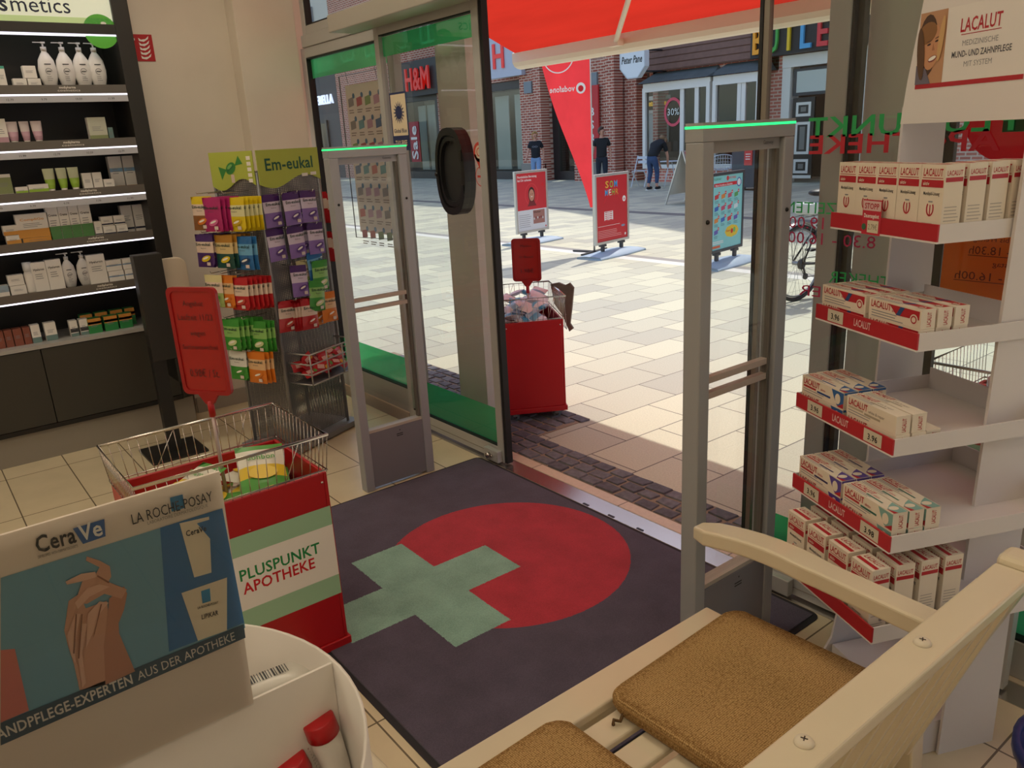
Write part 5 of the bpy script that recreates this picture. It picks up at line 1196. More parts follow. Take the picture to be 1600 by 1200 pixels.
# fire extinguisher sign on the wall
p0, p1 = onX(211, 55, -5.149), onX(242, 96, -5.149); fe = MB(); y1_ = p1.y+.005; sz = p0.z-p1.z+.0; fe.box((-5.1488, y1_-sz*1.15, p1.z), (-5.146, y1_, p0.z+.005), mat('b3121b', .4)); pn = Pan(fe, (-5.1456, y1_-sz*1.15, p1.z), (0,1,0), (0,0,1))
k_ = sz; pn.rect(.2*k_, .06*k_, .42*k_, .62*k_, PAPER, 1); pn.poly([(.22*k_, .64*k_), (.4*k_, .64*k_), (.36*k_, .8*k_), (.46*k_, .8*k_), (.46*k_, .88*k_), (.2*k_, .88*k_), (.14*k_, .7*k_), (.2*k_, .72*k_)], PAPER, 1)
for j_ in range(5): a = .1+j_*.17; pn.poly([(.62*k_, a*k_), (.8*k_, (a-.03)*k_), (.98*k_, (a+.08)*k_), (1.02*k_, (a+.2)*k_), (.88*k_, (a+.08)*k_), (.7*k_, (a+.05)*k_), (.6*k_, (a+.12)*k_)], PAPER, 1)
tag(fe.build('fire_extinguisher_sign'), 'red fire extinguisher sign with white flames on the wall beside the shelf', 'sign')

# ================================================================ SWEETS TOWER
Cc, Rc, Lc = V((-3.987, 1.509, 0)), V((-4.17, 1.92, 0)), V((-4.26, 1.387, 0)); Bk = Rc+Lc-Cc
e1 = (Rc-Cc).normalized(); n1 = V((e1.y, -e1.x, 0)); e2 = (Cc-Lc).normalized(); n2 = V((e2.y, -e2.x, 0))
W1, W2 = (Rc-Cc).length, (Cc-Lc).length; org = (Cc+Bk)/2
tw = tag(empty('sweets_display', org), 'tall grey perforated display tower with a lime green header, hung with sweets bags', 'display stand')
def mesh_metal():
    m = bpy.data.materials.new('perforated_metal'); m.use_nodes = True; n = m.node_tree.nodes; l = m.node_tree.links; b = n['Principled BSDF']
    b.inputs['Base Color'].default_value = lin('77767a')+(1,); b.inputs['Metallic'].default_value = .5; b.inputs['Roughness'].default_value = .45
    tc = n.new('ShaderNodeTexCoord'); sp = n.new('ShaderNodeSeparateXYZ'); l.new(tc.outputs['Object'], sp.inputs[0])
    def M_(op, a, bb=None):
        q = n.new('ShaderNodeMath'); q.operation = op
        for i, v in enumerate((a, bb)):
            if v is None: continue
            if isinstance(v, (int, float)): q.inputs[i].default_value = v
            else: l.new(v, q.inputs[i])
        return q.outputs[0]
    u = M_('ADD', M_('MULTIPLY', sp.outputs['X'], 1.0), sp.outputs['Y']); fu = M_('GREATER_THAN', M_('FRACT', M_('MULTIPLY', u, 150)), .5); fz = M_('GREATER_THAN', M_('FRACT', M_('MULTIPLY', sp.outputs['Z'], 110)), .45)
    hole = M_('MULTIPLY', fu, fz); t = n.new('ShaderNodeBsdfTransparent'); mx = n.new('ShaderNodeMixShader'); l.new(hole, mx.inputs[0]); l.new(b.outputs[0], mx.inputs[1]); l.new(t.outputs[0], mx.inputs[2]); l.new(mx.outputs[0], n['Material Output'].inputs[0])
    return m
PM = mesh_metal(); TF = mat('8b8b8e', .4, .5)
def q4(a, b, z0, z1, off=V((0,0,0))): return [a-org+off+V((0,0,z0)), b-org+off+V((0,0,z0)), b-org+off+V((0,0,z1)), a-org+off+V((0,0,z1))]
for a, b in ((Cc, Rc), (Lc, Cc), (Bk, Lc), (Rc, Bk)): MB().add(q4(a, b, .06, 1.50), [(0,1,2,3)], PM).build('mesh_panel', tw)
for c_ in (Cc, Rc, Lc, Bk): MB().tube([c_-org+V((0,0,.04)), c_-org+V((0,0,1.5))], .009, TF, 6).build('corner_post', tw)
bs = MB(); ctr = V((0,0,0)); poly = [((c_-org)*1.28) for c_ in (Cc, Rc, Bk, Lc)]; bs.prism([(p.x, p.y) for p in poly], TF, (1,0,0), (0,1,0), (0,0,.04), .03); bs.build('base_plate', tw)
for s_ in (-1, 1):
    for t_ in (-1, 1): MB().cyl(((Cc-org)*.9*s_ if t_ > 0 else (Rc-org)*.9*s_)+V((0,0,0)), ((Cc-org)*.9*s_ if t_ > 0 else (Rc-org)*.9*s_)+V((0,0,.0095)), .02, BLACK, 10).build('foot', tw)
LIME = mat('b3bf4e', .45); DG = mat('1d5a45', .5)
def header(a, W_, ex_, nn, nm, draw):
    pts = [(0, 1.605), (0, 1.605-.17)]
    for k in range(0, 17): u = k/16; pts.append((W_*u, 1.445-.028*math.sin(2*math.pi*u+.2)))
    pts += [(W_, 1.605)]; h = MB(); h.prism(pts[:1]+pts[2:], LIME, ex_, (0,0,1), a-org+nn*.014, .004); pn = Pan(h, a-org+nn*.0145, ex_, (0,0,1)); draw(pn); h.build(nm, tw)
def h1(pn):
    pn.text('Em-eukal', W1*.5, 1.505, .058, DG, 1, al='c', w=W1*.80); pn.rect(W1*.68, 1.462, W1*.78, 1.478, PAPER, 1); pn.rect(W1*.83, 1.465, W1*.93, 1.481, PAPER, 1)
def h2(pn):
    CG = mat('3c8a3f', .4); CG2 = mat('7fb866', .4); x = W2*.48; z = 1.525
    pn.disc(x, z, .038, CG, 2, ry=.026, ang=.55); pn.poly([(x-.03, z-.005), (x-.085, z+.01), (x-.07, z-.055)], CG, 1); pn.poly([(x+.03, z+.012), (x+.06, z+.06), (x+.085, z+.02)], CG, 1); pn.disc(x-.005, z+.008, .02, CG2, 3, ry=.008, ang=.5); pn.rect(x-.005, z-.07, x+.018, z-.03, mat('d9c6b8', .5), 1); pn.text('Em-eukal', x, z-.004, .010, DG, 4, al='c', w=.05, ang=.55)
    for k in range(5): pn.rect(W2*.86, 1.58-k*.027-.018, W2*.95, 1.58-k*.027, PAPER, 1)
header(Cc, W1, e1, n1, 'header_panel', h1); header(Lc, W2, e2, n2, 'header_panel', h2)
# hooks
for zr in (1.385, 1.215, 1.03, .845): 
    for t in (.08, .19, .31): hk = MB(); o_ = Cc+e1*t-org+V((0,0,zr)); hk.tube([o_, o_+n1*.07, o_+n1*.075+V((0,0,.012))], .002, CHROME, 6); hk.build('hook', tw)
for zr, ts in ((1.415, (.05, .13, .23)), (1.225, (.04, .15, .25)), (1.02, (.06, .13, .24)), (.79, (.10, .23)), (.62, (.12, .24))):
    for t in ts: hk = MB(); o_ = Lc+e2*t-org+V((0,0,zr)); hk.tube([o_, o_+n2*.17, o_+n2*.175+V((0,0,.012))], .002, CHROME, 6); hk.build('hook', tw)
# wire basket on the right face
bk = MB(); b0, b1 = .03, W1-.03; dd = .16; WG = mat('a9a8a6', .4, .4)
for z in (.40, .455, .51, .565):
    a, b = Cc+e1*b0-org, Cc+e1*b1-org; bk.tube([a+V((0,0,z)), a+n1*dd+V((0,0,z)), b+n1*dd+V((0,0,z)), b+V((0,0,z))], .0045, WG, 6)
for t in (b0, b0+(b1-b0)/3, b0+(b1-b0)*2/3, b1): p = Cc+e1*t+n1*dd-org; bk.tube([p+V((0,0,.40)), p+V((0,0,.565))], .0045, WG, 6)
bk.build('wire_basket', tw); a, b = Cc+e1*b0-org, Cc+e1*b1-org
MB().add([a+n1*.012+V((0,0,.40)), a+n1*dd+V((0,0,.40)), b+n1*dd+V((0,0,.40)), b+n1*.012+V((0,0,.40))], [(0,1,2,3)], PM).build('basket_floor', tw)

BW, BH = .125, .165
def deco_em(c, txt='Em-eukal', tc=None):
    def f(pn, w_, h_):
        pn.text(txt, 0, h_*.66, h_*.09, tc or mat('1b3f38', .5), 1, al='c', w=w_*.82); pn.text('Bonbons', 0, h_*.57, h_*.035, mat('55505a', .5), 1, al='c', w=w_*.3, bold=False)
        pn.disc(w_*.08, h_*.27, w_*.27, c, 1, ry=h_*.085, ang=.3); pn.disc(w_*.06, h_*.285, w_*.17, mat('d7cbe2', .4) if c is None else PAPER, 2, ry=h_*.03, ang=.3); pn.rect(w_*.1, h_*.06, w_*.3, h_*.16, mat('d8c8c0', .5), 2)
    return f
def bagm(top, midc, bot, c, txt='Em-eukal', d_=.017): return mesh_of(bag_mesh(BW, BH, d_, [(.82, top), (.42, midc), (0, bot)], deco_em(c, txt)))
PU, LV, YE, MA, RD, CRr, OR_, GN, BL = mat('4a2a6c', .3), mat('d8cbe0', .35), mat('dbc21f', .3), mat('b02a6c', .3), mat('b8232a', .3), mat('e0c9b8', .35), mat('d97a26', .3), mat('3f9438', .3), mat('2a6aa8', .3)
B_ = dict(purple=bagm(PU, LV, mat('8a6cb4', .35), mat('5a3a86', .35)), yellow=bagm(YE, mat('dcd9a8', .35), YE, mat('c9a81a', .3)), magenta=bagm(MA, MA, MA, mat('d86a9c', .35)), red=bagm(RD, CRr, RD, mat('c24a3c', .35)), orange=bagm(OR_, mat('e0b88a', .35), OR_, OR_),
    green=bagm(GN, mat('8cc06a', .35), GN, mat('cfd9a0', .35)), teal=bagm(mat('b07c2a', .3), mat('d8c08a', .35), mat('23504a', .3), YE), blue=bagm(BL, mat('6aa8d0', .35), BL, mat('23406a', .3)), violet=bagm(PU, CRr, PU, YE), cream=bagm(mat('d9cf9a', .35), CRr, mat('9cae6a', .35), GN), brown=bagm(YE, CRr, mat('8a5a2c', .35), OR_), greenw=bagm(mat('e0e0d8', .35), mat('e0e0d8', .35), GN, GN))
ang1 = math.atan2(e1.y, e1.x); ang2 = math.atan2(e2.y, e2.x)
def hang(kind, face, t, off, z, rz=0, tilt=0, label='', group=None):
    if face == 1: p = Cc+e1*t+n1*off; a = ang1
    else: p = Lc+e2*t+n2*off; a = ang2
    stand_in(B_[kind], 'sweets_bag', (p.x, p.y, z), (tilt, rz, a), label, 'bag', group)
rown = ['top', 'second', 'third', 'fourth', 'lowest']
for k, (zr, items) in enumerate(((1.225, ((.03, .02, 0), (.14, .05, .0), (.265, .05, .04))), (1.055, ((.025, .02, 0), (.14, .05, 0), (.275, .06, .05))))):
    for i, (t, off, rz) in enumerate(items):
        hang('purple', 1, t+.03, off, zr, rz, -.06, 'purple sweets bag on the %s row of the tower, %s' % (rown[k], ['half hidden at the corner', 'middle one', 'right one'][i]), 'purple sweets bags on the right face')
    hang('purple', 1, .20+.03, .022, zr+.002, .02, 0, 'dark purple sweets bag behind the front ones of the %s row' % rown[k], 'purple sweets bags on the right face')
hang('purple', 1, .13, .07, .855, .10, -.12, 'purple sweets bag tilted forward on the third row of the tower')
hang('cream', 1, .22, .03, .87, .0, 0, 'yellowish sweets bag half hidden on the third row of the tower'); hang('blue', 1, .29, .05, .905, -.05, 0, 'small blue and green sweets bag on the third row of the tower'); hang('green', 1, .295, .062, .855, .05, 0, 'green sweets bag under the blue one on the third row')
hang('red', 1, .045, .02, .68, .1, 0, 'red sweets bag at the corner of the fourth row of the tower')
for i in range(4): hang('red', 1, .15+.006*i, .03+.013*i, .67, .03*i, -.05, 'red bag in the slanted bundle of the fourth row, %s from the back' % ORD[i], 'red bundle on the fourth row')
hang('green', 1, .235, .07, .755, .12, 0, 'small green bag resting above the orange ones, fourth row'); hang('orange', 1, .27, .035, .665, 0, 0, 'orange sweets bag behind the front orange one, fourth row'); hang('orange', 1, .33, .07, .675, .08, -.1, 'orange sweets bag at the right end of the fourth row')
def stack(kind, t, z, n_, off0, row, desc, side=.0):
    for i in range(n_):
        hang(kind, 2, t+side*i, off0-.019*i, z, .0, -.04, '%s sweets bag, %s row of the left face, %s' % (desc, rown[row], 'front one' if i == 0 else ORD[i]+' from the front'), '%s bags on the %s row' % (desc, rown[row]))
stack('brown', .045, 1.235, 2, .16, 0, 'yellow and brown'); stack('magenta', .13, 1.23, 5, .165, 0, 'magenta', .012); stack('yellow', .24, 1.225, 5, .12, 0, 'yellow', .011)
stack('violet', .035, 1.05, 5, .165, 1, 'violet and white', .012); stack('teal', .155, 1.045, 5, .15, 1, 'gold and dark green', .012); stack('blue', .255, 1.035, 2, .12, 1, 'blue', .015)
stack('cream', .055, .845, 1, .165, 2, 'cream and green'); stack('orange', .115, .84, 2, .15, 2, 'orange and white', .01); stack('red', .205, .83, 6, .14, 2, 'red and white', .014)
stack('green', .12, .615, 6, .16, 3, 'green', .015); stack('green', .245, .60, 3, .10, 3, 'leaf green', .012)
stack('greenw', .115, .45, 2, .14, 4, 'white and green', .015); stack('orange', .235, .44, 3, .13, 4, 'orange', .012)
rp = [mesh_of(bag_mesh(.105, .06, .018, [(.0, RD)], lambda pn, w_, h_: (pn.rect(-w_*.3, h_*.3, w_*.1, h_*.7, mat('dcb0a8', .4), 1), pn.disc(w_*.25, h_*.5, .012, mat(c, .4), 1)), 4, 4)) for c in ('5a9a4a', 'd9a53a')]
for i in range(15):
    row, col = divmod(i, 5); t = .085+.068*col+(.02 if row % 2 else 0); off = .045+.04*row; p = Cc+e1*min(t, W1-.08)+n1*off
    stand_in(rp[i % 2], 'sweets_packet', (p.x, p.y, .415+.018*(2-row)+random.uniform(0, .03)), (math.radians(random.uniform(-60, -25)), random.uniform(-.3, .3), ang1+random.uniform(-.4, .4)), 'small red sweets packet heaped in the wire basket of the tower', 'packet', 'red packets in the tower basket')

# packs on the far side of the tower, glimpsed past the gate
for k, (u_, z_) in enumerate(((.05, 1.20), (.07, 1.19), (.05, .98), (.075, .97))):
    p = Rc+n1*(-.10)-n2*(.03+u_); stand_in(B_['red'], 'sweets_bag', (p.x, p.y, z_), (0, 0, ang2+math.pi+.2), 'red and white sweets bag on the window side of the tower, %s' % ['upper pair, front', 'upper pair, behind', 'lower pair, front', 'lower pair, behind'][k], 'bag', 'bags on the window side of the tower')

# ================================================================ BENCH
BW_ = mat('d9ccb0', .32, coat=.3, noise=.03, nscale=4); 
bn = tag(empty('bench', (-.85, .85, 0)), 'cream painted wooden bench with an armrest and slatted back, in the right foreground', 'bench')
def Lb(x, y, z): return V((x+.85, y-.85, z))
y_a, y_b = .362, 1.47
def plank(name, a, b, par=bn, bev=.006, m=BW_): return MB().box(Lb(*a), Lb(*b), m).build(name, par, bevel=bev, seg=3)
plank('seat_slat', (-1.135, y_a, .395), (-1.045, y_b-.02, .42))
for k in range(5): x = -1.022+k*.086; plank('seat_slat', (x, y_a, .397), (x+.066, y_b-.03, .415))
plank('front_rail', (-1.11, y_a+.02, .33), (-1.085, y_b-.045, .394)); plank('side_rail', (-1.084, y_b-.07, .335), (-.62, y_b-.045, .394)); plank('back_rail', (-.615, y_a, .36), (-.59, y_b-.03, .425))
# arm post with a curved foot, armrest, rear post
for yl in (y_b-.055, y_a+.005):
  p = MB(); prof = [(-1.13, .0), (-1.07, .0), (-1.062, .36), (-1.055, .45), (-1.06, .635), (-1.115, .635), (-1.115, .55), (-1.125, .46), (-1.14, .42), (-1.135, .36)]
p.prism([(x+.85, z) for x, z in prof], BW_, (1,0,0), (0,0,1), (0, yl-.85, 0), -.045 if False else .045) ; p.build('front_leg', bn, bevel=.005)
for ycen in (1.445, y_a+.028):
    ar = MB(); top = []; bot = []
    for k in range(15):
        u = k/14; x = -1.165+.62*u; zt_ = .645+.040*math.sin(min(1, u*1.9)*math.pi*.62)-.012*u; top.append((x, zt_)); bot.append((x, zt_-.042-(.0 if 0 < k < 14 else -.008)))
    wd0 = .055
    vs = []; n_ = 15
    for k in range(n_):
        u = k/14; wy = (.030 if u > .5 else .034)*(1 if k else .55); yc = ycen-.015*u*(1 if ycen > 1 else -1)
        x, zt_ = top[k]; zb_ = bot[k][1]
        vs += [Lb(x, yc-wy, zb_), Lb(x, yc+wy, zb_), Lb(x, yc+wy, zt_), Lb(x, yc-wy, zt_)]
    fs = [(0,1,2,3), tuple((n_-1)*4+i for i in (3,2,1,0))]
    for k in range(n_-1): fs += [(k*4+i, (k+1)*4+i, (k+1)*4+(i+1) % 4, k*4+(i+1) % 4) for i in range(4)]
    ar.add(vs, [tuple(reversed(f)) for f in fs], BW_); ar.build('armrest', bn, bevel=.007, seg=3)
for yr in (1.425, y_a+.028):
    bp_ = MB(); bp_.bar(Lb(-.575, yr, 0), Lb(-.60, yr, .42), .045, .05, BW_, up=(0,1,0)); bp_.bar(Lb(-.60, yr, .42), Lb(-.440, yr, .832), .045, .05, BW_, up=(0,1,0)); bp_.build('rear_leg', bn, bevel=.005)
# back: cap rail, slats, lower rail
cr_ = MB(); cr_.box(Lb(-.470, y_a, .830), Lb(-.410, 1.385, .854), BW_); cr_.build('top_rail', bn, bevel=.005, seg=3)
hd_ = MB(); hd_.box(Lb(-.472, 1.386, .834), Lb(-.407, 1.445, .868), BW_); hd_.build('rail_end', bn, bevel=.014, seg=3)
lr = MB(); lr.bar(Lb(-.598, y_a, .44), Lb(-.598, 1.40, .44), .022, .05, BW_); lr.build('lower_rail', bn, bevel=.004)
k = 0; y = 1.36
while y > y_a+.07:
    s = MB(); s.bar(Lb(-.438, y, .829), Lb(-.583, y, .40), .040, .014, BW_, up=(0,1,0)); s.build('back_slat', bn, bevel=.003)
    y -= .071; k += 1
for yy in (1.07, .765, .46):
    s = MB(); c0 = Lb(-.443, yy, .8545); s.lathe([(0, .006), (.006, .006), (.0105, .0045), (.0125, .0012), (.0128, 0)], mat('d8cdb6', .3), 20, o=c0)
    so_ = s.build('screw', bn); s = MB(); 
    for a in (.4, .4+math.pi/2): s.bar(c0+V((-.0045*math.cos(a), -.0045*math.sin(a), .0064)), c0+V((.0045*math.cos(a), .0045*math.sin(a), .0064)), .0017, .0006, mat('4a4038', .6))
    s.build('screw_slot', so_)

# cushions
def weave():
    m = bpy.data.materials.new('woven_wool'); m.use_nodes = True; n = m.node_tree.nodes; l = m.node_tree.links; b = n['Principled BSDF']
    tc = n.new('ShaderNodeTexCoord'); mp = n.new('ShaderNodeMapping'); mp.inputs['Scale'].default_value = (230, 230, 230); l.new(tc.outputs['Object'], mp.inputs[0])
    vo = n.new('ShaderNodeTexVoronoi'); vo.inputs['Scale'].default_value = 1; vo.inputs['Randomness'].default_value = .35; l.new(mp.outputs[0], vo.inputs['Vector'])
    nz = n.new('ShaderNodeTexNoise'); nz.inputs['Scale'].default_value = 7; nz.inputs['Detail'].default_value = 4; l.new(tc.outputs['Object'], nz.inputs['Vector'])
    cr = n.new('ShaderNodeValToRGB'); cr.color_ramp.elements[0].position = 0; cr.color_ramp.elements[0].color = lin('d4b078')+(1,); cr.color_ramp.elements[1].position = .75; cr.color_ramp.elements[1].color = lin('75542c')+(1,)
    l.new(vo.outputs['Distance'], cr.inputs[0]); mr = n.new('ShaderNodeMapRange'); l.new(nz.outputs[0], mr.inputs[0]); mr.inputs[3].default_value = .85; mr.inputs[4].default_value = 1.15
    hv = n.new('ShaderNodeHueSaturation'); l.new(cr.outputs[0], hv.inputs['Color']); l.new(mr.outputs[0], hv.inputs['Value']); l.new(hv.outputs[0], b.inputs['Base Color'])
    b.inputs['Roughness'].default_value = .95; b.inputs['Specular IOR Level'].default_value = .15
    bp = n.new('ShaderNodeBump'); bp.invert = True; bp.inputs['Strength'].default_value = .8; bp.inputs['Distance'].default_value = .002; l.new(vo.outputs['Distance'], bp.inputs['Height']); l.new(bp.outputs[0], b.inputs['Normal'])
    return m
WV = weave()
def cushion(cx, cy, lx, ly, rz, label):
    h = .036; mb = MB(); nseg = 44; rr = .045; rings = []
    outl = []
    for (sx_, sy_, a0) in ((1,1,0), (-1,1,90), (-1,-1,180), (1,-1,270)):
        for k in range(11): a = math.radians(a0+9*k); outl.append((sx_*(lx/2-rr)+rr*math.cos(a), sy_*(ly/2-rr)+rr*math.sin(a)))
    n_ = len(outl); vs = []; levels = [(.0, .90), (.004, .985), (.012, 1.0), (h-.010, 1.0), (h-.003, .990), (h+.001, .972), (h+.0025, .93), (h+.004, .75), (h+.0045, .5), (h+.0048, .2), (h+.0048, .02)]
    for z, s_ in levels:
        for i, (x, y) in enumerate(outl):
            wob = .0015*math.sin(i*1.3+z*90)*(1 if s_ > .9 else 0); vs.append((x*(s_)+wob, y*(s_)+wob, z))
    fs = [tuple(range(n_))[::-1]]
    for j in range(len(levels)-1): fs += [(j*n_+i, j*n_+(i+1) % n_, (j+1)*n_+(i+1) % n_, (j+1)*n_+i) for i in range(n_)]
    fs.append(tuple((len(levels)-1)*n_+i for i in range(n_))); mb.add(vs, fs, WV, True)
    r = tag(empty('seat_cushion', (cx, cy, .4205), rz), label, 'cushion', 'brown woven cushions on the bench')
    mb.build('cushion_pad', r)
    pi_ = MB(); pi_.tube([(x*1.0, y*1.0, h-.010) for x, y in outl], .0022, mat('8a6738', .9), 6, closed=True); pi_.build('piping', r)
    for sx_ in (-1, 1):
        t = MB(); x, y = sx_*(lx/2-.05), -ly/2; t.tube([(x, y+.004, .012), (x+.008, y-.015, .006), (x-.006, y-.02, .004), (x+.004, y-.032, .005)], .004, mat('5c4426', .9), 6); t.build('tie', r)
cushion(-.855, 1.232, .385, .47, .04, 'brown woven seat cushion on the bench, next to the armrest')
cushion(-.862, .665, .375, .44, .03, 'brown woven seat cushion on the bench, nearer the camera, cut by the picture edge')

# ================================================================ TOOTHPASTE DISPLAY
ee = V((math.cos(math.radians(-24)), math.sin(math.radians(-24)), 0)); ss = V((-ee.y, ee.x, 0)); AE = math.radians(-24)
Bs = [V((-.775, 1.718, 1.362)), V((-.773, 1.673, 1.138)), V((-.768, 1.599, .919)), V((-.721, 1.528, .731)), V((-.715, 1.475, .535))]
TW = .36; org2 = V((-.87, 1.93, 0)); CARD = mat('ddd6d2', .5); CARD2 = mat('cfc9c9', .5); LRED = mat('b3202b', .4)
ld = tag(empty('counter_display', org2), 'white tiered cardboard floor display with red-edged trays and a portrait header card', 'display stand')
B1 = Bs[0].copy(); B1.z = 0
def G_(a, b, z): return B1+ee*a+ss*b-org2+V((0,0,z))      # a along the front (0 = right end), b towards the back
for sgn, a0 in ((1, .004), (-1, -TW-.012)):
    sd = MB(); out = [(.17, .0), (.33, .0), (.325, .4), (.32, 1.2), (.315, 1.62), (.19, 1.62), (.185, 1.2), (.17, .6), (.13, .3), (.10, .12), (.06, .05), (.05, .0)] if sgn < 0 else [(.16, 0), (.33, 0), (.325, .4), (.32, 1.2), (.315, 1.62), (.19, 1.62), (.18, 1.2), (.17, .6)]
    sd.prism(out, CARD if sgn > 0 else CARD2, ss, (0,0,1), G_(a0+.008, 0, 0), .008); sd.build('side_panel', ld)
hp = MB(); o_ = G_(-TW-.012, .188, 0); wv = [(0, 1.60), (TW+.02, 1.60), (TW+.30-.26, 1.60)]
outl = [(-.0, 1.58), (TW+.025, 1.58), (TW+.025, 1.95), (.12, 1.95), (.075, 1.93), (.045, 1.87), (.03, 1.78), (.012, 1.68)]
hp.prism(outl, CARD, ee, (0,0,1), o_, .006); hp.build('header_card', ld)
# printed ad on the header
# base plinth
bpn = MB(); bpn.prism([(-TW+.0, .10), (.0, .10), (.0, .32), (-TW+.0, .32)], CARD2, ee, ss, G_(0, 0, .10)-V((0,0,0)), .098); bpn.build('base', ld)
ad = MB()
def adp(px, py):         # point on the header plane under a pixel of the card
    d = ray(px, py); q0 = o_+org2; t = (q0-V((0,0,CH))).dot(-ss)/d.dot(-ss); w_ = V((0,0,CH))+d*t-q0; return (w_.dot(ee), w_.z+q0.z)
pn = Pan(ad, o_, ee, (0,0,1)); a0, z0 = adp(1430, 137); a1, z1 = adp(1440, 22); zr = z0+.012; x0 = (a0+a1)/2; x1 = x0+.31
pn.rect(x0, z0, x1, z1, mat('e2dcd6', .45), 1); pn.rect(x0, z0-.004, x1, z0+.006, LRED, 2)
hh = z1-z0; fc = x0+.045
pn.rect(x0, z0+.006, x0+.085, z1, mat('b98a66', .6), 2); pn.disc(x0+.03, z0+hh*.55, .032, mat('4b3426', .7), 3, ry=hh*.42); pn.disc(x0+.045, z0+hh*.52, .026, mat('c58d66', .6), 4, ry=hh*.30, ang=-.15); pn.disc(x0+.028, z0+hh*.72, .03, mat('8a6038', .7), 5, ry=hh*.14, ang=.4)
pn.disc(x0+.05, z0+hh*.37, .014, mat('8a3f38', .5), 5, ry=.0065, ang=.3); pn.disc(x0+.05, z0+hh*.375, .012, PAPER, 6, ry=.004, ang=.3); pn.disc(x0+.036, z0+hh*.565, .006, mat('3a2620', .5), 6, ry=.0022, ang=.2); pn.disc(x0+.060, z0+hh*.60, .006, mat('3a2620', .5), 6, ry=.0022, ang=.2); pn.disc(x0+.036, z0+hh*.61, .008, mat('6a4630', .5), 6, ry=.0015, ang=.25); pn.disc(x0+.061, z0+hh*.645, .008, mat('6a4630', .5), 6, ry=.0015, ang=.25); pn.disc(x0+.012, z0+hh*.45, .012, mat('5d4028', .7), 7, ry=hh*.36, ang=.12); pn.disc(x0+.073, z0+hh*.62, .008, mat('c9a06a', .6), 7, ry=hh*.3, ang=-.1); pn.poly([(x0+.049, z0+hh*.58), (x0+.055, z0+hh*.48), (x0+.046, z0+hh*.48)], mat('a8704e', .6), 5); pn.poly([(x0, z0+.006), (x0+.05, z0+.006), (x0+.03, z0+hh*.25), (x0, z0+hh*.3)], mat('6a6270', .6), 5)
xm = x0+.195; pn.text('LACALUT', xm-.012, z0+hh*.66, hh*.17, LRED, 2, al='c', w=.115); pn.rect(xm-.065, z0+hh*.62, xm+.045, z0+hh*.63, LRED, 2)
pn.text('MEDIZINISCHE', xm-.01, z0+hh*.48, hh*.07, GREY, 2, al='c', w=.10, bold=False); pn.text('MUND- UND ZAHNPFLEGE', xm-.005, z0+hh*.34, hh*.08, mat('4a4a52', .5), 2, al='c', w=.165); pn.text('MIT SYSTEM', xm-.01, z0+hh*.21, hh*.07, GREY, 2, al='c', w=.08, bold=False)
ad.build('printed_advert', ld)
tdep = [.30, .34, .42, .50, .56]
for k, B in enumerate(Bs):
    dp = tdep[k]-.02; z = B.z; o2 = V((B.x, B.y, 0))-org2; t = MB(); ft = .004; lh = .036
    def q(a, b, zz): return o2+ee*a+ss*b+V((0,0,zz))
    def slab(a0_, a1_, b0_, b1_, za, zb_, m): 
        t.add([q(a0_, b0_, za), q(a1_, b0_, za), q(a1_, b1_, za), q(a0_, b1_, za), q(a0_, b0_, zb_), q(a1_, b0_, zb_), q(a1_, b1_, zb_), q(a0_, b1_, zb_)], [(0,3,2,1),(4,5,6,7),(0,1,5,4),(1,2,6,5),(2,3,7,6),(3,0,4,7)], m)
    slab(-TW, 0, 0, dp, z-lh/2-.004, z-lh/2, CARD); slab(-TW, 0, 0, ft, z-lh/2, z+lh/2, LRED); slab(-ft, 0, ft, dp, z-lh/2, z+lh/2, CARD); slab(-TW, -TW+ft, ft, dp, z-lh/2, z+lh/2, CARD2); slab(-TW+ft, -ft, dp-ft, dp, z-lh/2, z+lh/2+.02, CARD2)
    to = t.build('tray', ld)
    if k in (1, 2, 3):
        pr_ = MB(); pn = Pan(pr_, q(-TW, 0, z-lh/2), ee, (0,0,1)); pn.text('LACALUT', TW*.50, .011, .017, mat('d8b8b4', .5), 1, al='c', w=.06); pr_.build('tray_lettering', to)
        for xx in ((.055,) if k == 1 else (.055, .27)): pr_ = MB(); pn = Pan(pr_, q(-TW, 0, z-lh/2), ee, (0,0,1)); pn.rect(xx-.005, .003, xx+.055, .033, mat('cdc3ae', .4), 1); pn.text('3.98' if k == 3 and xx > .1 else '3.96', xx+.025, .010, .014, BLACK, 2, al='c', w=.034); pr_.build('price_label', to)
    if k == 0:
        pr_ = MB(); pn = Pan(pr_, q(-TW, 0, z-lh/2), ee, (0,0,1)); pn.rect(.12, -.005, .185, .075, mat('c22a3c', .45), 2); pn.rect(.122, .05, .183, .072, mat('d8b8b4', .5), 3); pn.text('STOPP', .152, .054, .013, LRED, 4, al='c', w=.05); pn.text('Dauerangebot', .152, .034, .009, PAPER, 3, al='c', w=.052); pn.rect(.14, .0, .178, .028, mat('d9cfb4', .5), 3); pn.text('2.79€', .159, .007, .013, mat('8a7a66', .5), 4, al='c', w=.032, bold=False); pn.disc(.128, .012, .008, mat('3c6a4a', .5), 3, n=8)
        pr_.build('price_tag', to)
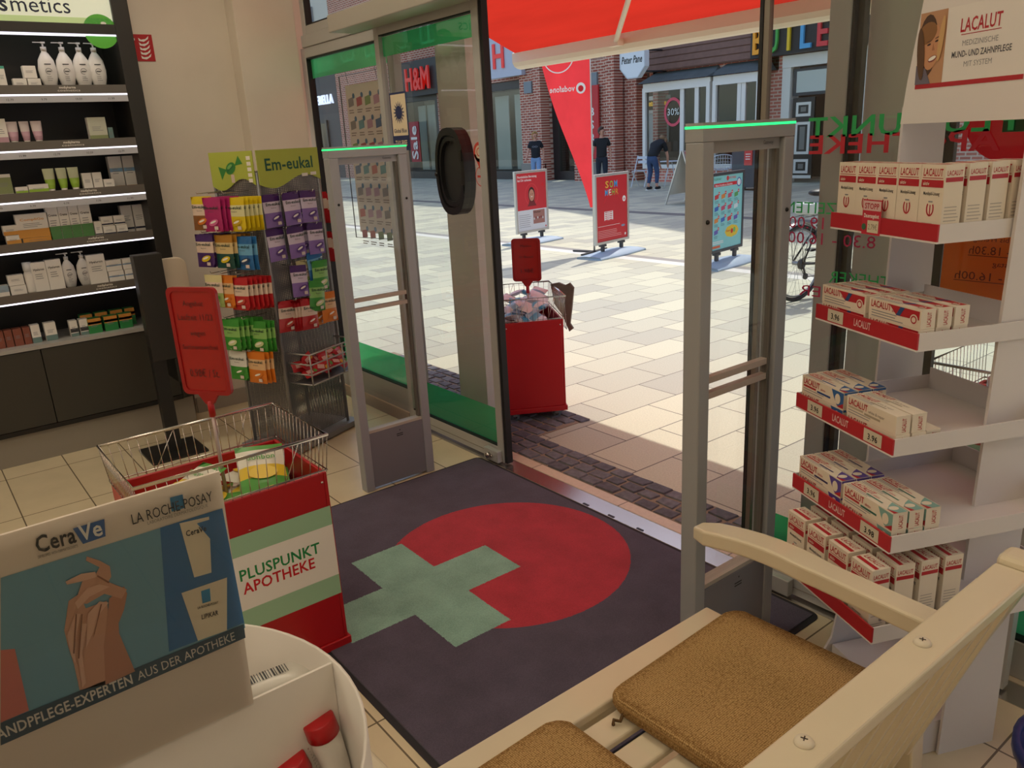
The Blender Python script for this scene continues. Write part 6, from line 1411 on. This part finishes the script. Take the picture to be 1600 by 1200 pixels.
# cartons
LC = mat('e3d6c2', .4)
def mouthwash_mesh():
    w_, d_, h_ = .068, .046, .155; mb = MB(); mb.box((-w_/2, 0, 0), (w_/2, d_, h_), LC)
    pn = Pan(mb, (0, 0, 0), (1,0,0), (0,0,1)); pn.text('LACALUT', 0, h_-.023, .015, LRED, 1, al='c', w=.056); pn.rect(-.029, h_-.028, .029, h_-.0265, LRED, 1); pn.rect(-.031, h_-.046, .031, h_-.031, LRED, 1); pn.text('aktiv', -.026, h_-.042, .007, LC, 2, w=.018)
    pn.text('Mundspül-Lösung', 0, h_-.062, .007, DKGREY, 1, al='c', w=.046)
    pn.ring(0, h_-.09, .011, .0035, LRED, 1, ry=.016, a0=2.4, a1=7.0, n=16); pn.rect(-.0015, h_-.104, .0015, h_-.082, LRED, 1); pn.rect(-.006, h_-.077, .006, h_-.074, GREY, 1)
    pn.lines(-.02, .035, .022, 3, .009, .0025, mat('a08c82', .5), 1)
    p2 = Pan(mb, (w_/2, d_/2, 0), (0,1,0), (0,0,1)); p2.text('LACALUT', 0, h_-.022, .010, LRED, 1, al='c', w=.038); p2.rect(-.021, h_-.035, .021, h_-.026, LRED, 1); p2.lines(-.018, .07, .018, 5, .007, .002, mat('b0a69a', .5), 1); p2.disc(.008, .03, .005, mat('9a9088', .5), 1); p2.lines(-.018, .022, .018, 2, .006, .002, mat('b0a69a', .5), 1)
    p3 = Pan(mb, (0, d_/2, h_), (1,0,0), (0,1,0)); p3.text('LACALUT', 0, .002, .012, LRED, 1, al='c', w=.055); p3.rect(-.031, -.014, .031, -.004, LRED, 1)
    return mesh_of(mb)
def paste_mesh(c, var='aktiv', w_=.166, h_=.042, d_=.036):
    mb = MB(); mb.box((-w_/2, 0, 0), (w_/2, d_, h_), LC)
    for (o_, ey, hgt) in (((0,0,0), (0,0,1), h_), ((0, 0, h_), (0,1,0), d_)):
        pn = Pan(mb, o_, (1,0,0), ey); s = hgt/.042
        pn.text('LACALUT', -w_*.46, .023*s, .015*s, LRED, 2, w=w_*.40); pn.text(var, -w_*.04, .022*s, .007*s, mat('7a6a60', .5) if var != 'aktiv' else LRED, 2, w=w_*(.12 if var == 'aktiv' else .32), bold=False)
        if c == 'red': pn.poly([(-w_*.1, hgt*.9), (w_*.47, hgt*.9), (w_*.47, hgt*.45), (w_*.05, hgt*.40)], LRED, 1); pn.poly([(w_*.12, hgt*.9), (w_*.2, hgt*.9), (w_*.12, hgt*.42), (w_*.04, hgt*.42)], mat('2c4a7c', .4), 2); pn.disc(w_*.38, hgt*.42, .012*s, LC, 3); pn.ring(w_*.38, hgt*.42, .009*s, .003, LRED, 4, n=14); pn.lines(-w_*.44, hgt*.38, w_*.2, 3, .006*s, .002, GREY, 1)
        else:
            cm = {'blue': '2f5f9a', 'purple': '5b4796', 'green': '7fa8a0', 'plain': 'b9aa90'}[c]; M1 = mat(cm, .4)
            if c != 'plain': pn.poly([(w_*.36, hgt*.1), (w_*.5, hgt*.1), (w_*.5, hgt*.95), (w_*.22, hgt*.95), (w_*.28, hgt*.5)], M1, 1); pn.disc(w_*.37, hgt*.5, .010*s, LC, 2, ry=.013*s); pn.poly([(w_*.36, hgt*.05), (w_*.5, hgt*.05), (w_*.5, hgt*.35)], LRED, 2)
            pn.rect(-w_*.46, hgt*.36, -w_*.15, hgt*.47, LRED if c != 'plain' else M1, 1); pn.rect(-w_*.12, hgt*.30, w_*.2, hgt*.42, mat({'blue': '2b4a86', 'purple': '3c3560', 'green': '3a6f60', 'plain': 'a89a84'}[c], .4), 1); pn.lines(-w_*.46, hgt*.26, w_*.1, 2, .006*s, .002, GREY, 1)
    p2 = Pan(mb, (w_/2, d_/2, 0), (0,1,0), (0,0,1)); p2.text('LACALUT', .007, .004, .010, LRED, 1, w=.032, ang=math.pi/2)
    if c in ('blue', 'purple'): p2.rect(-d_/2+.001, h_*.84, d_/2-.001, h_-.001, mat('2f5f9a' if c == 'blue' else '5b4796', .4), 1)
    return mesh_of(mb)
MWm = mouthwash_mesh(); PM_ = {c: paste_mesh(c, 'aktiv' if c != 'plain' else 'white & repair') for c in ('red', 'blue', 'purple', 'green', 'plain')}
colw = ['leftmost', 'second from left', 'middle', 'fourth from left', 'right-hand']
def put(me, name, k, a, b, zz, label, cat, grp, rz=0):
    B = Bs[k]; p = V((B.x, B.y, 0))+ee*a+ss*b; o = stand_in(me, name, (p.x, p.y, B.z-.0175+zz), (0, 0, AE+rz), label, cat, grp); return o
for i in range(5): put(MWm, 'mouthwash_carton', 0, -TW+.042+.0695*i, .010, 0, 'red and white mouthwash carton on the top tray, %s of the front row' % colw[i], 'carton', 'mouthwash cartons on the top tray', .0 if i != 1 else .03)
for j in range(1, 4): put(MWm, 'mouthwash_carton', 0, -.040, .012+.055*j, 0, 'red and white mouthwash carton on the top tray, %s behind the front right corner' % ['', 'first', 'second', 'third'][j], 'carton', 'mouthwash cartons on the top tray', .02*j)
def pile(k, c, a, b0, nd, nh, colour, where, dd=.040, hh=.0425, skip=()):
    for h_ in range(nh):
        for d_ in range(nd):
            if (d_, h_) in skip: continue
            put(PM_[c], 'toothpaste_carton', k, a+random.uniform(-.002, .002), b0+dd*d_, hh*h_, '%s toothpaste carton, %s of the %s pile, %s' % (colour, 'upper layer' if h_ else 'lower layer', where, ['front', 'one row back', 'two rows back', 'rearmost'][d_]), 'carton', 'toothpaste cartons in the %s pile' % where)
pile(1, 'red', -TW+.09, .012, 3, 2, 'red-striped', 'second tray left'); pile(1, 'red', -.091, .010, 3, 2, 'red-striped', 'second tray right', dd=.042)
pile(2, 'blue', -TW+.09, .010, 3, 2, 'blue-ended', 'third tray left'); pile(2, 'plain', -.090, .010, 3, 2, 'cream', 'third tray right', skip=((2, 1),))
pile(3, 'purple', -TW+.092, .012, 3, 2, 'purple-ended', 'fourth tray left'); pile(3, 'green', -.091, .010, 3, 2, 'green-tinted', 'fourth tray right')
for i in range(4):
    for j in range(4): put(MWm, 'mouthwash_carton', 4, -TW+.05+.082*i, .012+.062*j, 0, 'red and white mouthwash carton on the lowest tray, column %s, %s' % (['far left', 'second from left', 'third from left', 'right'][i], ['front row', 'second row', 'third row', 'back row'][j]), 'carton', 'mouthwash cartons on the lowest tray', random.uniform(-.04, .04))

# orange notice taped inside the right window
p0, p1 = onY(1478, 362, 2.31), onY(1590, 466, 2.31); nb = MB(); nw = .285; nb.box((p0.x, 2.3085, p1.z-.015), (p0.x+nw, 2.3095, p0.z+.17), fabric_trans('ffa048', 'orange_paper', .4)); pn = Pan(nb, (p0.x, 2.3082, 0), (1,0,0), (0,0,1)); IN = mat('7a3a12', .6)
zz = p0.z; pn.text('Montag bis Freitag', .235, zz-.02, .013, IN, 1, mir=True, w=.16, bold=False); pn.text('8.30 - 18.30h', .235, zz-.055, .022, IN, 1, mir=True, w=.17, bold=False); pn.rect(.065, zz-.060, .235, zz-.058, IN, 1); pn.text('Samstag', .21, zz-.085, .014, IN, 1, mir=True, w=.08, bold=False); pn.text('9.00 - 16.00h', .235, zz-.125, .022, IN, 1, mir=True, w=.20, bold=False); pn.rect(.035, zz-.130, .235, zz-.128, IN, 1); pn.text('geöffnet', .20, zz+.04, .03, IN, 1, mir=True, w=.11, bold=False)
tag(nb.build('paper_notice'), 'orange paper notice with opening hours in mirror writing on the right window', 'notice')

# blue waste bin
bw = tag(empty('waste_bin', (-.31, 1.64, 0)), 'dark blue waste bin at the lower right picture edge', 'bin'); NB = mat('161f5c', .35)
MB().lathe([(0, .0), (.12, 0), (.15, .36), (.155, .37), (.145, .37), (.115, .01), (0, .01)], NB, 32).build('bin_body', bw); MB().lathe([(.156, .355), (.162, .36), (.162, .38), (.15, .385), (.146, .372)], mat('232e6c', .3), 32).build('rim', bw)

# ================================================================ HAND CREAM BIN IN THE FOREGROUND
DC = V((-.886, .045, 0)); DR = .309; DZ = .93; PX = -.9
db = tag(empty('dump_bin', DC), 'round white bin with a divider and a hand care header card, left foreground', 'display bin')
WB2 = mat('dfd9cf', .5)
d_ = MB(); d_.lathe([(DR, .0), (DR, DZ), (DR-.0045, DZ), (DR-.005, .70)], WB2, 64); d_.build('drum', db)
MB().lathe([(0, .70), (DR-.006, .70)], mat('d0c9bd', .6), 64).build('inner_floor', db)
cr_ = onX(515, 1035, PX); rx = PX-DC.x
dv = MB(); ym = math.sqrt((DR-.006)**2-rx**2); dv.box((rx-.004, -ym, .701), (rx, ym, DZ-.002), WB2); dv.build('divider', db)
def K(px, py): p = onX(px, py, PX+.0); return (p.y-DC.y, p.z)
tl, tr, br = K(0, 835), K(341, 735), K(390, 1085)
hc = MB(); yR = tr[0]; hc.prism([(-.26, tl[1]-.001), (yR, tr[1]), (br[0]+.002, DZ-.003), (-.26, DZ-.003)], mat('dccfc0', .35), (0,1,0), (0,0,1), (rx+.0045, 0, 0), .004); hco = hc.build('header_card', db)
A_ = MB(); pn = Pan(A_, (rx+.0048, 0, 0), (0,1,0), (0,0,1))
def PK(pts, m, L): pn.poly([K(*p) for p in pts], m, L)
TL2, BLU, NVY, TUB = mat('6d9fb3', .4), mat('2b6fa6', .4), mat('2e4a5c', .4), mat('e2d6bd', .4)
PK([(0, 1132), (0, 900), (345, 792), (381, 978)], TL2, 1); PK([(262, 1015), (248, 822), (345, 792), (379, 970)], BLU, 2); PK([(0, 1160), (0, 1125), (378, 972), (381, 993)], NVY, 3)
PK([(0, 1125), (0, 1012), (22, 1010), (44, 1106)], mat('c9746a', .4), 2)
SK1, SK2, SK3 = mat('c99a82', .5), mat('b8846c', .5), mat('d9b09a', .5)
def hz(l): return [(x/2.609, 740+y/2.609) for x, y in l]
for poly, m, L in (
    ([(320, 872), (298, 770), (272, 690), (258, 630), (268, 560), (275, 510), (320, 480), (345, 540), (430, 510), (438, 560), (430, 640), (420, 700), (425, 850)], SK1, 3),
    ([(425, 850), (418, 690), (435, 560), (440, 500), (500, 450), (513, 480), (500, 545), (478, 600), (480, 640), (545, 795)], SK2, 4),
    ([(300, 520), (330, 430), (385, 400), (400, 372), (345, 345), (348, 328), (400, 345), (442, 368), (448, 410), (436, 432), (512, 462), (490, 500), (420, 480), (350, 520)], SK1, 5),
    ([(262, 430), (325, 398), (382, 390), (390, 410), (330, 428), (268, 442)], SK3, 6),
    ([(300, 515), (350, 455), (400, 440), (440, 450), (360, 490), (312, 540)], SK3, 7),
    ([(352, 560), (400, 510), (437, 515), (400, 560), (372, 640), (345, 700)], SK3, 6),
    ([(268, 650), (300, 560), (322, 560), (300, 680), (302, 760), (285, 730)], SK3, 6),
    ([(325, 600), (350, 600), (330, 720), (345, 840), (330, 860), (312, 740)], SK3, 6)): PK(hz(poly), m, L)
for a in ([(302, 560), (308, 560), (298, 720), (292, 720)], [(326, 560), (331, 560), (318, 740), (312, 740)], [(404, 520), (409, 520), (380, 640), (372, 660)], [(392, 402), (440, 430), (436, 436), (388, 408)]): PK(hz(a), mat('8f6350', .6), 8)
PK(hz([(725, 195), (845, 168), (855, 395), (785, 415)]), TUB, 4); PK(hz([(795, 195), (845, 180), (860, 270)]), BLU, 5)
PK(hz([(733, 478), (918, 415), (918, 630), (800, 672)]), TUB, 4); PK(hz([(812, 470), (848, 458), (852, 510), (818, 520)]), mat('1f86b8', .4), 5)
def ktext(st, p, h, m, w_, L=6, bold=True, al='l', slope=None):
    q0 = K(*p); q1 = K(p[0]+100, p[1]-29 if slope is None else p[1]-slope*100); ang = math.atan2(q1[1]-q0[1], q1[0]-q0[0]); pn.text(st, q0[0], q0[1], h, m, L, w=w_, bold=bold, al=al, ang=ang)
kk = 1/1080.0
def klen(a, b): p, q = K(*a), K(*b); return math.hypot(p[0]-q[0], p[1]-q[1])
INK = mat('23262c', .5); LB = mat('2d5f9e', .4)
PK([(112, 823), (161, 808), (163, 835), (128, 847)], LB, 3)
ktext('Cera', (56, 861), .0185, INK, klen((56, 861), (119, 844)), 5); ktext('Ve', (124, 842), .0185, PAPER, klen((122, 840), (158, 829)), 5)
ktext('DEVELOPED WITH DERMATOLOGISTS', (58, 869), .003, INK, klen((58, 869), (120, 850)), 5, False)
PK([(263, 775), (283, 770), (286, 791), (266, 797)], mat('1f77a8', .4), 3); ktext('LA ROCHE-POSAY', (204, 817), .0125, INK, klen((204, 817), (330, 779)), 5, False, slope=.30); ktext('LABORATOIRE DERMATOLOGIQUE', (228, 817), .004, mat('8a8278', .5), klen((228, 817), (322, 788)), 5, False, slope=.30)
ktext('CeraVe', (288, 835), .007, INK, klen((288, 835), (320, 826)), 6); ktext('LIPIKAR', (312, 964), .006, INK, klen((312, 964), (338, 955)), 6); ktext('LA ROCHE-POSAY', (306, 948), .003, INK, klen((306, 948), (338, 938)), 6)
ktext('HANDPFLEGE-EXPERTEN', (-20, 1158), .0125, mat('d8d4cc', .5), klen((-20, 1158), (207, 1062)), 5, slope=.42); ktext('AUS DER APOTHEKE', (214, 1059), .0115, mat('d8d4cc', .5), klen((214, 1059), (365, 994)), 5, False, slope=.42)
A_.build('printed_advert', hco)
ac = MB(); ac.add([(rx+.009, -.26, DZ-.002), (rx+.009, br[0]+.001, DZ-.002), (rx+.009, yR-.0, tr[1]+.001), (rx+.009, -.26, tl[1])], [(0,1,2,3)], ACRYL); ac.build('clear_cover', hco)
# tubes in the bin
RC = mat('b5121a', .3); TB = mat('e0dbd2', .35)
def crtube(loc, dr, label, capc=RC, big=1.0):
    rot = V(dr).normalized().to_track_quat('Z', 'Y').to_euler()
    r = tag(empty('hand_cream_tube', loc), label, 'tube', 'red-capped tubes in the round bin'); r.rotation_euler = rot; s_ = big
    c = MB(); c.lathe([(0, 0), (.0195*s_, 0), (.021*s_, .002), (.0215*s_, .026), (.018*s_, .0275), (0, .0275)], capc, 28); c.build('cap', r)
    b = MB(); vs = []; n_ = 24; lv = [(.028, .0195, .0195), (.04, .021, .0205), (.09, .0225, .017), (.135, .0245, .006), (.15, .025, .0012)]
    for z, rx_, ry_ in lv: vs += [(rx_*s_*math.cos(2*math.pi*i/n_), ry_*s_*math.sin(2*math.pi*i/n_), z) for i in range(n_)]
    fs = []
    for j in range(4): fs += [(j*n_+i, j*n_+(i+1) % n_, (j+1)*n_+(i+1) % n_, (j+1)*n_+i) for i in range(n_)]
    b.add(vs, fs, TB, True); pn_ = Pan(b, (0, -.0212, 0), (-1,0,0), (0,0,-1)); pn_.lines(-.010, -.05, .010, 6, .006, .0016, GREY, 1)
    b.build('tube_body', r)
    for k, (o4, e4) in enumerate((((0, -.0222, 0), (1,0,0)), ((.0232, 0, 0), (0,1,0)), ((0, .0222, 0), (-1,0,0)), ((-.0232, 0, 0), (0,-1,0)))):
        t = MB(); q4_ = Pan(t, V(o4)*s_, e4, (0,0,1)); q4_.lines(-.009, .075, .010, 7, .0055, .0013, mat('8a8480', .5), 1); q4_.rect(-.011, .034, .011, .036, mat('a8303a', .5), 1)
        if k == 0: t.build('print', r)
    t = MB(); pn2 = Pan(t, (0, -.0216*s_, 0), (1,0,0), (0,0,1)); pn2.text('Norwegische', -.011, .118, .004, mat('a8303a', .5), 1, w=.02, bold=False) ; pn2.lines(-.009, .11, .010, 7, .0065, .0014, GREY, 1); t.build('print', r) if False else None
    return r
def on_plane(px, py, z): return onZ(px, py, z)
p = on_plane(497, 1128, .85); crtube((p.x, p.y, .855), (.10, .17, -1), 'red-capped white hand cream tube leaning against the bin wall, highest one', big=1.05)
p = on_plane(452, 1182, .82); crtube((p.x, p.y, .815), (.05, .25, -1), 'red-capped white tube just left below the highest one in the bin')
p = on_plane(412, 1200, .80); crtube((p.x, p.y, .79), (-.1, .2, -1), 'red-capped white tube at the bottom picture edge of the bin')
p = on_plane(515, 1215, .80); crtube((p.x, p.y, .75), (.3, .1, -1), 'red-capped white tube deepest in the front half of the bin')
def flat_tube(p, rot, label, cc):
    r = tag(empty('hand_cream_tube', p), label, 'tube'); r.rotation_euler = rot
    b = MB(); vs = []; n_ = 20; lv = [(.0, .017, .017), (.02, .019, .018), (.08, .023, .012), (.13, .026, .004), (.14, .0265, .001)]
    for z, rx_, ry_ in lv: vs += [(rx_*math.cos(2*math.pi*i/n_), ry_*math.sin(2*math.pi*i/n_), z) for i in range(n_)]
    fs = [tuple(range(n_))[::-1]]
    for j in range(4): fs += [(j*n_+i, j*n_+(i+1) % n_, (j+1)*n_+(i+1) % n_, (j+1)*n_+i) for i in range(n_)]
    b.add(vs, fs, mat('dcd9d0', .3), True); bo = b.build('tube_body', r)
    t = MB(); pn_ = Pan(t, (0, -.0195, .0), (1,0,0), (0,.105,1)); 
    for i in range(16): pn_.rect(-.014, .045+i*.004, .006, .045+i*.004+random.choice((.0012, .002, .0025)), INK, 4)
    t.build('barcode', r)
    MB().lathe([(0, -.03), (.019, -.03), (.02, -.001), (0, -.001)], cc, 20).build('cap', r)
    return r

p = onZ(404, 1066, .88); flat_tube((p.x+.005, p.y-.065, .873), (math.radians(-86), 0, math.radians(-4)), 'white tube with a barcode and blue cap lying behind the bin divider', mat('24308a', .35))
p = onZ(400, 1085, .85); flat_tube((p.x+.02, p.y-.10, .832), (math.radians(-88), 0, math.radians(4)), 'white tube lying below the barcode tube behind the divider', mat('d9d5cc', .4))
